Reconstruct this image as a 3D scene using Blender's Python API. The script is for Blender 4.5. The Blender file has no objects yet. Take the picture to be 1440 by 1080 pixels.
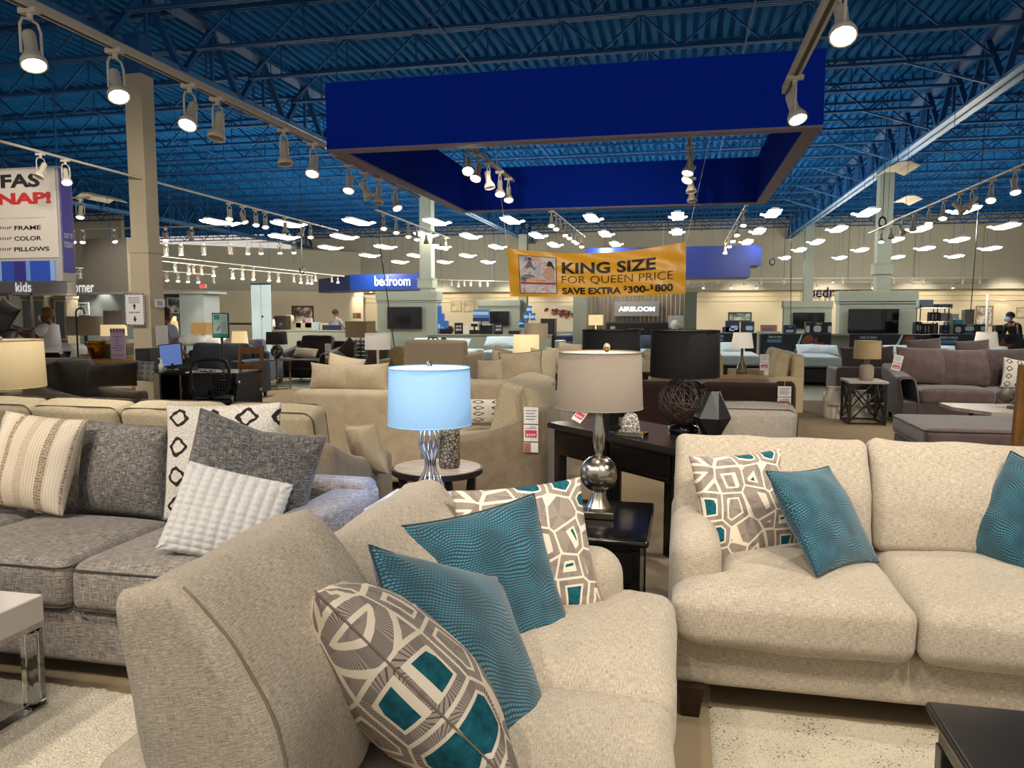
import bpy, bmesh, math, random
import numpy as np
from mathutils import Vector, Matrix, noise, Euler
random.seed(7)
scene = bpy.context.scene
COL = scene.collection
PI = math.pi
rad = math.radians

# ------------------------------------------------------------------ camera (building axes are world axes; camera is yawed)
CF, YAW, PIT, CH = 1081.0, rad(12.4), math.atan(97 / 1081.0), 1.5
cam_d = bpy.data.cameras.new('camera')
cam = bpy.data.objects.new('camera', cam_d)
COL.objects.link(cam)
cam.location = (0, 0, CH)
cam.rotation_euler = (PI / 2 - PIT, 0, YAW)
cam_d.sensor_fit = 'HORIZONTAL'
cam_d.sensor_width = 36.0
cam_d.lens = 36.0 * CF / 1440.0
cam_d.clip_start = 0.05
cam_d.clip_end = 300
scene.camera = cam
scene.view_settings.view_transform = 'Standard'
scene.view_settings.look = 'None'
scene.view_settings.gamma = 1.0
scene.view_settings.use_curve_mapping = False
scene.view_settings.exposure = 0.1
scene.cycles.max_bounces = 5
scene.cycles.diffuse_bounces = 3
scene.cycles.glossy_bounces = 3
scene.cycles.transmission_bounces = 5
scene.cycles.caustics_reflective = False
scene.cycles.caustics_refractive = False
scene.cycles.sample_clamp_indirect = 4.0

# ------------------------------------------------------------------ world: the rest of the lit showroom, even and warm
world = bpy.data.worlds.new('world')
scene.world = world
world.use_nodes = True
world.node_tree.nodes['Background'].inputs[0].default_value = (1.0, 0.95, 0.88, 1)
world.node_tree.nodes['Background'].inputs[1].default_value = 0.62

def add_spot(x, y, z, power, aim, size=rad(75), blend=0.6, color=(1.0, 0.90, 0.77), r=0.05):
    d = bpy.data.lights.new('spot_lamp', 'SPOT')
    d.energy = power; d.color = color; d.spot_size = size; d.spot_blend = blend; d.shadow_soft_size = r
    o = bpy.data.objects.new('spot_lamp', d); COL.objects.link(o)
    o.location = (x, y, z)
    o.rotation_euler = (Vector(aim) - Vector((x, y, z))).to_track_quat('-Z', 'Y').to_euler()
    return o

# headless spot lamps at track height: unseen tracks behind the viewer, more added ahead
for (x, y, ax, ay, p) in [
    (0.85, 1.2, 0.7, 3.0, 175), (1.9, 0.6, 1.1, 3.2, 150), (-0.6, 0.2, -0.3, 2.2, 130), (-1.6, 0.4, -0.7, 1.9, 110),
    (-3.9, 0.9, -2.9, 2.9, 170), (-3.0, 0.6, -2.2, 3.0, 130), (-4.0, 2.6, -2.4, 3.2, 90), (2.6, 2.4, 1.0, 3.4, 120),
    (-0.6, 3.2, -1.3, 4.6, 90), (0.9, 3.4, 0.1, 4.6, 90), (-1.9, 4.8, -2.9, 5.6, 80), (3.6, 6.5, 3.4, 9.2, 240),
    (4.8, 8.5, 4.4, 10.5, 200), (-1.2, 6.0, -2.0, 7.4, 110), (1.6, 6.3, 1.0, 8.2, 110)]:
    add_spot(x, y, 3.4, p * 1.18, (ax, ay, 0.5))

# ------------------------------------------------------------------ pixel helpers: a photo pixel plus one known coordinate gives a point
_cy, _sy, _cp, _sp = math.cos(YAW), math.sin(YAW), math.cos(PIT), math.sin(PIT)
_R = np.array([_cy, _sy, 0.0]); _F = np.array([-_sy * _cp, _cy * _cp, -_sp]); _U = np.cross(_R, _F)
_O = np.array([0, 0, CH])
def _d(px, py): return _R * (px - 720) + _U * (540 - py) + _F * CF
def at(px, py, z=None, y=None, x=None):
    v = _d(px, py)
    if z is not None: t = (z - CH) / v[2]
    elif y is not None: t = y / v[1]
    else: t = x / v[0]
    p = _O + v * t
    return Vector((float(p[0]), float(p[1]), float(p[2])))
def size_at(px_w, p):   # metres spanned by px_w pixels at the distance of point p
    w = float((np.array(p) - _O) @ _F)
    return px_w * w / CF

# ------------------------------------------------------------------ object helpers
def thing(name, label, cat, loc=(0, 0, 0), rz=0.0, group=None):
    o = bpy.data.objects.new(name, None); COL.objects.link(o)
    o.location = loc; o.rotation_euler = (0, 0, rz); o.empty_display_size = 0.05
    o['label'] = label; o['category'] = cat
    if group: o['group'] = group
    return o
def tag(o, label, cat, group=None):
    o['label'] = label; o['category'] = cat
    if group: o['group'] = group
    return o
def link(name, me, parent=None, loc=(0, 0, 0), rot=(0, 0, 0), label=None):
    o = bpy.data.objects.new(name, me); COL.objects.link(o)
    o.location = loc; o.rotation_euler = rot
    if parent is not None: o.parent = parent
    if label: o['label'] = label
    return o
def struct(o, label=None):
    o['kind'] = 'structure'
    if label: o['label'] = label
    return o

class MB:
    """collects geometry for one mesh"""
    def __init__(s): s.v = []; s.f = []; s.uv = None; s.fax = None
    def add(s, vs, fs):
        n = len(s.v); s.v.extend([tuple(map(float, q)) for q in vs]); s.f.extend([tuple(i + n for i in q) for q in fs]); return s
    def box(s, x0, x1, y0, y1, z0, z1, M=None):
        vs = [(x0, y0, z0), (x1, y0, z0), (x1, y1, z0), (x0, y1, z0), (x0, y0, z1), (x1, y0, z1), (x1, y1, z1), (x0, y1, z1)]
        if M is not None: vs = [tuple(M @ Vector(q)) for q in vs]
        return s.add(vs, [(0, 3, 2, 1), (4, 5, 6, 7), (0, 1, 5, 4), (1, 2, 6, 5), (2, 3, 7, 6), (3, 0, 4, 7)])
    def cbox(s, c, d, M=None):
        return s.box(c[0] - d[0] / 2, c[0] + d[0] / 2, c[1] - d[1] / 2, c[1] + d[1] / 2, c[2] - d[2] / 2, c[2] + d[2] / 2, M)
    def bbox(s, x0, x1, y0, y1, z0, z1, b=0.006):
        """box with chamfered edges"""
        ax = [(x0, x1), (y0, y1), (z0, z1)]
        vs = []; idx = {}
        for k in range(3):
            for sgn in (0, 1):
                for i in (0, 1):
                    for j in (0, 1):
                        a, c = [(1, 2), (0, 2), (0, 1)][k]
                        p = [0, 0, 0]; p[k] = ax[k][sgn]
                        p[a] = ax[a][i] + (b if i == 0 else -b); p[c] = ax[c][j] + (b if j == 0 else -b)
                        idx[(k, sgn, i, j)] = len(vs); vs.append(tuple(p))
        fs = []
        for k in range(3):
            for sgn in (0, 1):
                q = [idx[(k, sgn, 0, 0)], idx[(k, sgn, 1, 0)], idx[(k, sgn, 1, 1)], idx[(k, sgn, 0, 1)]]
                fs.append(tuple(q))
        def V(sx, sy, sz, k):
            return {0: idx[(0, sx, sy, sz)], 1: idx[(1, sy, sx, sz)], 2: idx[(2, sz, sx, sy)]}[k]
        for a in (0, 1):
            for c in (0, 1):
                fs.append((V(a, c, 0, 0), V(a, c, 1, 0), V(a, c, 1, 1), V(a, c, 0, 1)))
                fs.append((V(a, 0, c, 0), V(a, 1, c, 0), V(a, 1, c, 2), V(a, 0, c, 2)))
                fs.append((V(0, a, c, 1), V(1, a, c, 1), V(1, a, c, 2), V(0, a, c, 2)))
                for e in (0, 1): fs.append((V(a, c, e, 0), V(a, c, e, 1), V(a, c, e, 2)))
        return s.add(vs, fs)
    def bar(s, p, q, w, h=None, n=4):
        """straight square or round bar between two points"""
        p = Vector(p); q = Vector(q); h = h or w
        d = (q - p)
        if d.length < 1e-6: return s
        d.normalize()
        up = Vector((0, 0, 1)) if abs(d.z) < 0.95 else Vector((0, 1, 0))
        a = d.cross(up).normalized(); b = a.cross(d).normalized()
        off = PI / 4 if n == 4 else 0
        k = math.sqrt(2) if n == 4 else 1
        ring = [a * (math.cos(2 * PI * i / n + off) * w / 2 * k) + b * (math.sin(2 * PI * i / n + off) * h / 2 * k) for i in range(n)]
        vs = [p + r for r in ring] + [q + r for r in ring]
        fs = [(i, (i + 1) % n, n + (i + 1) % n, n + i) for i in range(n)] + [tuple(range(n - 1, -1, -1)), tuple(range(n, 2 * n))]
        return s.add(vs, fs)
    def tube(s, pts, r, n=6, closed=False, rs=None):
        pts = [Vector(p) for p in pts]; m = len(pts)
        vs = []; fs = []; a = None
        for i, p in enumerate(pts):
            if closed: d = pts[(i + 1) % m] - pts[i - 1]
            else: d = pts[min(i + 1, m - 1)] - pts[max(i - 1, 0)]
            d.normalize()
            if a is None:
                up = Vector((0, 0, 1)) if abs(d.z) < 0.9 else Vector((1, 0, 0))
                a = d.cross(up).normalized()
            else: a = (a - d * a.dot(d)).normalized()
            b = d.cross(a)
            rr = rs[i] if rs else r
            vs += [p + a * (math.cos(2 * PI * k / n) * rr) + b * (math.sin(2 * PI * k / n) * rr) for k in range(n)]
        for i in range(m if closed else m - 1):
            j = (i + 1) % m
            fs += [(i * n + k, i * n + (k + 1) % n, j * n + (k + 1) % n, j * n + k) for k in range(n)]
        if not closed: fs += [tuple(range(n - 1, -1, -1)), tuple(range((m - 1) * n, m * n))]
        return s.add(vs, fs)
    def lathe(s, prof, n=24, c=(0, 0, 0), cap=True):
        vs = []; fs = []
        for (r, z) in prof:
            vs += [(c[0] + r * math.cos(2 * PI * k / n), c[1] + r * math.sin(2 * PI * k / n), c[2] + z) for k in range(n)]
        for i in range(len(prof) - 1):
            fs += [(i * n + k, i * n + (k + 1) % n, (i + 1) * n + (k + 1) % n, (i + 1) * n + k) for k in range(n)]
        if cap: fs += [tuple(range(n - 1, -1, -1)), tuple(range((len(prof) - 1) * n, len(prof) * n))]
        return s.add(vs, fs)
    def prism(s, poly, y0, y1, axis='y'):
        """extrude a polygon given in the other two axes"""
        n = len(poly)
        def P(a, b, t): return {'y': (a, t, b), 'x': (t, a, b), 'z': (a, b, t)}[axis]
        vs = [P(a, b, y0) for a, b in poly] + [P(a, b, y1) for a, b in poly]
        fs = [(i, (i + 1) % n, n + (i + 1) % n, n + i) for i in range(n)] + [tuple(range(n - 1, -1, -1)), tuple(range(n, 2 * n))]
        return s.add(vs, fs)
    def mesh(s, name, mat=None, smooth=False, bevel=0.0, sharp=None):
        me = bpy.data.meshes.new(name)
        me.from_pydata(s.v, [], s.f)
        if s.uv is not None and len(s.fax) == len(s.f):      # metre-true box mapping so threads run straight on every face
            lay = me.uv_layers.new(name='UVMap'); src = s.uv; fl = []
            for fi, f in enumerate(s.f):
                a, b = ((1, 2), (0, 2), (0, 1))[s.fax[fi]]
                for vi in f: fl += [src[vi][a] + s.fax[fi] * .37, src[vi][b]]
            lay.data.foreach_set('uv', fl)
        bm = bmesh.new(); bm.from_mesh(me)
        if bevel > 0:
            bmesh.ops.bevel(bm, geom=[e for e in bm.edges if len(e.link_faces) == 2 and e.calc_face_angle(0) > 0.7], offset=bevel, segments=2, profile=0.6, affect='EDGES')
        bmesh.ops.recalc_face_normals(bm, faces=bm.faces)
        bm.to_mesh(me); bm.free()
        if smooth:
            me.polygons.foreach_set('use_smooth', [True] * len(me.polygons))
            if sharp is not None:
                me.set_sharp_from_angle(angle=sharp)
        if mat is not None: me.materials.append(mat)
        me.update()
        return me
    def build(s, name, mat, parent=None, smooth=False, loc=(0, 0, 0), rot=(0, 0, 0), bevel=0.0, label=None, sharp=None):
        return link(name, s.mesh(name, mat, smooth, bevel, sharp), parent, loc, rot, label)

def copy_tree(o, parent=None, label=None):
    c = o.copy(); COL.objects.link(c)
    c.parent = parent
    if label: c['label'] = label
    for ch in o.children: copy_tree(ch, c)
    return c

# ------------------------------------------------------------------ materials
def hexc(h):
    h = h.lstrip('#'); c = [int(h[i:i + 2], 16) / 255 for i in (0, 2, 4)]
    return tuple([(x / 12.92 if x <= 0.04045 else ((x + 0.055) / 1.055) ** 2.4) for x in c] + [1.0])
_M = {}
class NT:
    """tiny node helper"""
    def __init__(s, name, rough=0.6, metal=0.0, spec=0.5):
        m = bpy.data.materials.new(name); m.use_nodes = True
        s.m = m; s.t = m.node_tree; s.b = s.t.nodes['Principled BSDF']
        s.b.inputs['Roughness'].default_value = rough; s.b.inputs['Metallic'].default_value = metal
        s.b.inputs['Specular IOR Level'].default_value = spec
    def n(s, typ, **kw):
        nd = s.t.nodes.new(typ)
        for k, v in kw.items():
            if k.startswith('i_'):
                key = k[2:]
                key = int(key) if key.isdigit() else key.replace('_', ' ')
                s.inp(nd.inputs[key], v)
            else: setattr(nd, k, v)
        return nd
    def inp(s, sock, v):
        if hasattr(v, 'is_output') or isinstance(v, bpy.types.NodeSocket): s.t.links.new(v, sock)
        elif isinstance(v, bpy.types.Node): s.t.links.new(v.outputs[0], sock)
        else: sock.default_value = v
    def math(s, op, a, b=None, c=None):
        nd = s.t.nodes.new('ShaderNodeMath'); nd.operation = op
        s.inp(nd.inputs[0], a)
        if b is not None: s.inp(nd.inputs[1], b)
        if c is not None: s.inp(nd.inputs[2], c)
        return nd.outputs[0]
    def mix(s, f, a, b):
        nd = s.t.nodes.new('ShaderNodeMix'); nd.data_type = 'RGBA'
        s.inp(nd.inputs[0], f); s.inp(nd.inputs[6], a); s.inp(nd.inputs[7], b)
        return nd.outputs[2]
    def coord(s, kind='Object', scale=(1, 1, 1), rot=(0, 0, 0), loc=(0, 0, 0)):
        tc = s.t.nodes.new('ShaderNodeTexCoord'); mp = s.t.nodes.new('ShaderNodeMapping')
        mp.inputs['Scale'].default_value = scale; mp.inputs['Rotation'].default_value = rot; mp.inputs['Location'].default_value = loc
        s.t.links.new(tc.outputs[kind], mp.inputs['Vector'])
        return mp.outputs[0]
    def xyz(s, v):
        nd = s.t.nodes.new('ShaderNodeSeparateXYZ'); s.inp(nd.inputs[0], v); return nd.outputs
    def noise(s, v, scale=5, detail=2, rough=0.5):
        nd = s.t.nodes.new('ShaderNodeTexNoise'); s.inp(nd.inputs['Vector'], v)
        nd.inputs['Scale'].default_value = scale; nd.inputs['Detail'].default_value = detail; nd.inputs['Roughness'].default_value = rough
        return nd.outputs[0]
    def ramp(s, f, stops):
        nd = s.t.nodes.new('ShaderNodeValToRGB'); s.inp(nd.inputs[0], f)
        el = nd.color_ramp.elements
        while len(el) > 1: el.remove(el[-1])
        el[0].position = stops[0][0]; el[0].color = stops[0][1]
        for p, c in stops[1:]:
            e = el.new(p); e.color = c
        return nd.outputs[0]
    def bump(s, h, strength=0.3, dist=0.01):
        nd = s.t.nodes.new('ShaderNodeBump'); s.inp(nd.inputs['Height'], h)
        nd.inputs['Strength'].default_value = strength; nd.inputs['Distance'].default_value = dist
        s.t.links.new(nd.outputs[0], s.b.inputs['Normal'])
    def col(s, c): s.inp(s.b.inputs['Base Color'], c)
def plain(name, hx, rough=0.6, metal=0.0, spec=0.5, var=0.08, scale=12):
    if name in _M: return _M[name]
    k = NT(name, rough, metal, spec); c = hexc(hx)
    nz = k.noise(k.coord('Object'), scale, 2)
    k.col(k.mix(k.math('MULTIPLY', nz, 1.0), tuple([q * (1 - var) for q in c[:3]] + [1]), tuple([min(1, q * (1 + var)) for q in c[:3]] + [1])))
    _M[name] = k.m; return k.m
def glow(name, hx, strength):
    if name in _M: return _M[name]
    k = NT(name, 0.5); k.col(hexc(hx)); k.inp(k.b.inputs['Emission Color'], hexc(hx)); k.b.inputs['Emission Strength'].default_value = strength
    _M[name] = k.m; return k.m
def glassm(name, hx='#ffffff', rough=0.02, ior=1.45, trans=1.0):
    if name in _M: return _M[name]
    k = NT(name, rough); k.col(hexc(hx)); k.b.inputs['Transmission Weight'].default_value = trans; k.b.inputs['IOR'].default_value = ior
    _M[name] = k.m; return k.m
def weave(name, c1, c2, c3=None, s=240, contrast=1.0, bump=0.35, slub=1.0, warp=(1, 1, 1)):
    """linen-like cloth: fine crossing threads in object space"""
    if name in _M: return _M[name]
    k = NT(name, 0.92, 0, 0.2)
    co = k.coord('Object')
    sep = k.xyz(k.coord('UV'))
    hx_, vz = sep[0], sep[1]
    def comb(a, b, sa, sb):
        c = k.t.nodes.new('ShaderNodeCombineXYZ'); k.inp(c.inputs[0], k.math('MULTIPLY', a, sa)); k.inp(c.inputs[1], k.math('MULTIPLY', b, sb)); return c.outputs[0]
    n1 = k.noise(comb(hx_, vz, s * 1.3, s * 0.11 * slub), 1.0, 2, .6)
    n2 = k.noise(comb(hx_, vz, s * 0.11 * slub, s * 1.3), 1.0, 2, .6)
    n3 = k.noise(co, 9, 2)
    t = k.math('ADD', k.math('MULTIPLY', n1, 0.42), k.math('MULTIPLY', n2, 0.58))
    t2 = k.math('ADD', t, k.math('MULTIPLY', k.math('SUBTRACT', n3, 0.5), 0.06))
    a = 0.5 - 0.13 / contrast; b = 0.5 + 0.13 / contrast
    k.col(k.ramp(t2, [(a, hexc(c1)), (0.5, hexc(c3 or c2)), (b, hexc(c2))]))
    k.bump(t, bump, 0.004)
    k.b.inputs['Sheen Weight'].default_value = 0.15
    _M[name] = k.m; return k.m
def velvet(name, c1, c2, sheen=0.5):
    if name in _M: return _M[name]
    k = NT(name, 0.85, 0, 0.2)
    co = k.coord('Object')
    k.col(k.ramp(k.noise(co, 9, 4, 0.6), [(0.15, hexc(c1)), (0.85, hexc(c2))]))
    k.bump(k.noise(co, 260, 1), 0.15, 0.003)
    k.b.inputs['Sheen Weight'].default_value = sheen
    _M[name] = k.m; return k.m
def wood(name, c1, c2, rough=0.4, axis=0, s=9):
    if name in _M: return _M[name]
    k = NT(name, rough)
    sc = [s * 2.4] * 3; sc[axis] = s * 0.2
    co = k.coord('Object', tuple(sc))
    n = k.noise(co, 1.0, 4, 0.6)
    k.col(k.ramp(n, [(0.3, hexc(c1)), (0.7, hexc(c2))]))
    k.bump(n, 0.08, 0.004)
    _M[name] = k.m; return k.m

# ------------------------------------------------------------------ soft shapes
_topo = {}
def _cube_grid(xs, ys, zs):
    """surface grid of a box with given coordinate lists; returns verts, faces"""
    idx = {}; vs = []; fs = []
    def V(i, j, k):
        key = (i, j, k)
        if key not in idx: idx[key] = len(vs); vs.append((xs[i], ys[j], zs[k]))
        return idx[key]
    nx, ny, nz = len(xs) - 1, len(ys) - 1, len(zs) - 1
    for i in range(nx):
        for j in range(ny):
            fs.append((V(i, j, 0), V(i, j + 1, 0), V(i + 1, j + 1, 0), V(i + 1, j, 0)))
            fs.append((V(i, j, nz), V(i + 1, j, nz), V(i + 1, j + 1, nz), V(i, j + 1, nz)))
    for i in range(nx):
        for k in range(nz):
            fs.append((V(i, 0, k), V(i + 1, 0, k), V(i + 1, 0, k + 1), V(i, 0, k + 1)))
            fs.append((V(i, ny, k), V(i, ny, k + 1), V(i + 1, ny, k + 1), V(i + 1, ny, k)))
    for j in range(ny):
        for k in range(nz):
            fs.append((V(0, j, k), V(0, j, k + 1), V(0, j + 1, k + 1), V(0, j + 1, k)))
            fs.append((V(nx, j, k), V(nx, j + 1, k), V(nx, j + 1, k + 1), V(nx, j, k + 1)))
    fx = [2] * (2 * nx * ny) + [1] * (2 * nx * nz) + [0] * (2 * ny * nz)
    return np.array(vs, float), fs, fx
def softbox(w, d, h, r=0.05, crown=(0, 0, 0.03), seg=10, k=3, wr=0.0, seed=0, fn=None, lo=None):
    """rounded, plumped box centred on 0; crown = bulge of the x, y and z faces; fn(verts)->verts for extra shaping"""
    def ax(L):
        a = L / 2; rr = min(r, a * 0.98)
        e = [rr * math.tan(math.radians(45) * i / k) for i in range(k + 1)]
        m = max(1, seg if L > 4 * rr else 1)
        inner = a - rr
        return [-inner - q for q in reversed(e)] + [-inner + 2 * inner * i / m for i in range(1, m)] + [inner + q for q in e]
    xs, ys, zs = ax(w), ax(d), ax(h)
    v, f, fx = _cube_grid(xs, ys, zs); v0 = v.copy()
    half = np.array([w, d, h]) / 2
    rr = np.minimum(r, half * 0.98)
    inner = half - rr
    q = np.clip(v, -inner, inner); dr = (v - q) / rr
    ln = np.linalg.norm(dr, axis=1, keepdims=True); ln[ln < 1e-9] = 1
    nrm = dr / ln
    v = q + nrm * rr
    u = v / half
    u = np.clip(u, -1, 1)
    g = 1 - u ** 2
    v[:, 0] += crown[0] * np.sign(u[:, 0]) * (np.abs(u[:, 0]) ** 3) * g[:, 1] ** .6 * g[:, 2] ** .6
    v[:, 1] += crown[1] * np.sign(u[:, 1]) * (np.abs(u[:, 1]) ** 3) * g[:, 0] ** .6 * g[:, 2] ** .6
    v[:, 2] += crown[2] * np.sign(u[:, 2]) * (np.abs(u[:, 2]) ** 3) * g[:, 0] ** .6 * g[:, 1] ** .6
    if wr:
        for i in range(len(v)):
            p = Vector(v[i]) * 5 + Vector((seed * 7.3, seed * 3.1, 0))
            nn = noise.noise_vector(p) * wr
            p2 = Vector(v[i]) * 16 + Vector((seed * 2.3, 0, seed))
            nn += noise.noise_vector(p2) * wr * 0.3
            v[i] += np.array(nn)
    if fn is not None: v = fn(v, u)
    m = MB(); m.v = [tuple(q) for q in v]; m.f = f; m.uv = v0; m.fax = fx
    return m
def rrect(w, d, r, z, n=5, yoff=0):
    pts = []
    for cx, cy, a0 in ((w / 2 - r, d / 2 - r, 0), (-w / 2 + r, d / 2 - r, 90), (-w / 2 + r, -d / 2 + r, 180), (w / 2 - r, -d / 2 + r, 270)):
        for i in range(n + 1):
            a = rad(a0 + 90 * i / n)
            pts.append((cx + r * math.cos(a), cy + r * math.sin(a) + yoff, z))
    return pts

def pillow_mesh(name, w, h, t, mat, n=22, pinch=0.07, wr=0.012, seed=1, sag=0.0, dimple=None, power=0.5):
    """throw pillow in the local XZ plane, front towards -Y, with UVs 0..1 on both faces"""
    us = np.linspace(-1, 1, n + 1)
    us = np.sign(us) * (1 - (1 - np.abs(us)) ** 1.35)
    vs = []; uv = []; fs = []; idx = {}
    def pt(u, v, side):
        cu = 1 - pinch * (1 - v * v) * abs(u) ** 2
        cv = 1 - pinch * (1 - u * u) * abs(v) ** 2
        x = w / 2 * u * cu; z = h / 2 * v * cv
        if v > 0: z -= sag * v * (1 - abs(u)) ** 1.2
        e = max(0.0, (1 - u * u) * (1 - v * v)) ** power
        y = side * t / 2 * e
        p = Vector((x * 6 + seed * 3.7, seed * 1.9 + side, z * 6))
        wv = noise.noise(p) * wr * (0.35 + e)
        # radial folds out of the corners
        cr = min(abs(abs(u) - 1) + abs(abs(v) - 1), 1)
        fold = math.sin(math.atan2(1.02 - abs(v), 1.02 - abs(u)) * 9 + seed) * wr * 0.5 * (1 - cr) * (e > 0)
        y += side * (wv + fold) * (1 if e > 0 else 0)
        if dimple: y -= side * dimple * math.exp(-((u) ** 2 * 5 + (v - .6) ** 2 * 4)) * (e > 0)
        return (x, y, z)
    for side in (-1, 1):
        for i, u in enumerate(us):
            for j, v in enumerate(us):
                b = i in (0, n) or j in (0, n)
                key = (0 if b else side, i, j)
                if key not in idx:
                    idx[key] = len(vs); vs.append(pt(u, v, side)); uv.append(((u + 1) / 2, (v + 1) / 2))
    for side in (-1, 1):
        for i in range(n):
            for j in range(n):
                q = []
                for a, b in ((i, j), (i + 1, j), (i + 1, j + 1), (i, j + 1)):
                    bd = a in (0, n) or b in (0, n)
                    q.append(idx[(0 if bd else side, a, b)])
                if side > 0: q.reverse()
                fs.append(tuple(q))
    me = bpy.data.meshes.new(name); me.from_pydata(vs, [], fs)
    lay = me.uv_layers.new(name='UVMap')
    for l in me.loops: lay.data[l.index].uv = uv[l.vertex_index]
    me.polygons.foreach_set('use_smooth', [True] * len(me.polygons))
    me.materials.append(mat)
    edge = [pt(u, -1, 0) for u in us] + [pt(1, v, 0) for v in us[1:]] + [pt(u, 1, 0) for u in us[::-1][1:]] + [pt(-1, v, 0) for v in us[::-1][1:-1]]
    return me, edge
def orient(o, loc, yaw, tilt=0.0, roll=0.0):
    """yaw about Z, tilt: top leans back (+Y local), roll in the pillow plane; degrees"""
    M = Matrix.Translation(loc) @ Matrix.Rotation(rad(yaw), 4, 'Z') @ Matrix.Rotation(rad(-tilt), 4, 'X') @ Matrix.Rotation(rad(roll), 4, 'Y')
    o.matrix_world = M; return o
def place(o, loc, e):
    """exact XYZ euler in degrees"""
    o.matrix_world = Matrix.Translation(loc) @ Euler([rad(a) for a in e], 'XYZ').to_matrix().to_4x4(); return o
def pillow(label, loc, yaw, tilt, roll, w, h, t, mat, pipe=None, group=None, pr=0.004, name='throw_pillow', cat='pillow', **kw):
    me, edge = pillow_mesh(name, w, h, t, mat, **kw)
    o = link(name, me); tag(o, label, cat, group)
    orient(o, loc, yaw, tilt, roll)
    if pipe: MB().tube(edge, pr, 5, closed=True).build('piping', pipe, o, True)
    return o
# ------------------------------------------------------------------ lettering: text turned into a flat mesh fitted to a box
def text_mesh(body, w, h, bold=0.0, thick=0.004, fit=True):
    c = bpy.data.curves.new('txt', 'FONT'); c.body = body; c.offset = bold; c.extrude = 0.0; c.resolution_u = 3
    o = bpy.data.objects.new('txt', c); COL.objects.link(o)
    me = bpy.data.meshes.new_from_object(o.evaluated_get(bpy.context.evaluated_depsgraph_get()))
    bpy.data.objects.remove(o); bpy.data.curves.remove(c)
    v = np.zeros(len(me.vertices) * 3); me.vertices.foreach_get('co', v); v = v.reshape(-1, 3)
    lo, hi = v.min(0), v.max(0)
    sc = np.array([w / (hi[0] - lo[0]), h / (hi[1] - lo[1])])
    out = np.zeros_like(v)
    out[:, 0] = (v[:, 0] - (lo[0] + hi[0]) / 2) * sc[0]
    out[:, 2] = (v[:, 1] - (lo[1] + hi[1]) / 2) * sc[1]
    fs = [tuple(p.vertices) for p in me.polygons]
    bpy.data.meshes.remove(me)
    return out, fs
def lettering(body, w, h, mat, parent, loc=(0, 0, 0), rot=(0, 0, 0), bold=0.0, fn=None, name='lettering', label=None):
    """flat lettering in the local XZ plane facing -Y, centred on loc"""
    v, f = text_mesh(body, w, h, bold)
    if fn is not None:      # enough vertices to follow the cloth
        bm = bmesh.new(); bv = [bm.verts.new(q) for q in v]
        for q in f:
            try: bm.faces.new([bv[i] for i in q])
            except ValueError: pass
        bmesh.ops.triangulate(bm, faces=bm.faces); bmesh.ops.subdivide_edges(bm, edges=bm.edges, cuts=3, use_grid_fill=True)
        bm.verts.index_update(); v = np.array([tuple(q.co) for q in bm.verts]); f = [tuple(q.index for q in p.verts) for p in bm.faces]; bm.free()
    if fn is not None: v = fn(v)
    me = bpy.data.meshes.new(name); me.from_pydata([tuple(q) for q in v], [], f); me.materials.append(mat)
    return link(name, me, parent, loc, rot, label)
# ================================================================== SETTING
m_carpet = weave('carpet', '#8b7353', '#b79f78', s=160, contrast=0.8, bump=0.5)
k = NT('floor_carpet', 0.95, 0, 0.1)
co = k.coord('Object')
n1 = k.noise(co, 420, 1); n2 = k.noise(co, 1.2, 2)
k.col(k.mix(k.math('MULTIPLY', n2, 0.5), k.ramp(n1, [(0.35, hexc('#84735a')), (0.65, hexc('#ac9a7c'))]), hexc('#96866c')))
k.bump(n1, 0.6, 0.006); m_floor = k.m
m_deck = plain('deck_blue', '#15629f', 0.9, spec=.05, var=0.10, scale=1.5)
m_steel = plain('joist_blue', '#174f84', 0.7, spec=.2, var=0.08)
m_steel_hi = plain('girder_blue', '#336f9f', 0.5)
m_greywall = plain('upper_wall_khaki', '#b8b29c', 0.8, var=0.03, scale=1)
m_warmwall = plain('warm_cream_wall', '#e2d3b0', 0.85, var=0.03, scale=1)
m_green = plain('sage_paint', '#92988a', 0.75, var=0.02, scale=2)
m_colpaint = plain('column_paint', '#b3a68c', 0.7, var=0.02, scale=2)
m_royal = plain('royal_blue_paint', '#0830b0', 0.85, spec=.08, var=0.04, scale=0.7)
m_royal_in = m_royal
m_lilac = plain('soffit_edge', '#8d7f97', 0.6)
m_white = plain('white_paint', '#e6e1d8', 0.5)
m_track = plain('track_white', '#cfc6b4', 0.45, var=0.02)
m_black = plain('black_paint', '#0d0c0c', 0.4)
m_blacksatin = plain('black_satin', '#120f0e', 0.22, var=0.2)
m_cream = plain('cream_paint', '#cfc3a6', 0.7, var=0.02)
m_dkgrey = plain('dark_grey_wall', '#857e73', 0.8, var=0.03)
m_bluegrey = plain('blue_grey_wall', '#8c9493', 0.8, var=0.03)

floor = struct(MB().box(-45, 26, -3, 44, -0.1, 0).build('floor', m_floor))
# vinyl walkway crossing the carpet
aisle = struct(MB().box(-30, 20, 14.2, 17.2, 0.0, 0.006).build('floor_walkway', plain('vinyl_walkway', '#7f8068', 0.35, var=0.05)))

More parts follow.
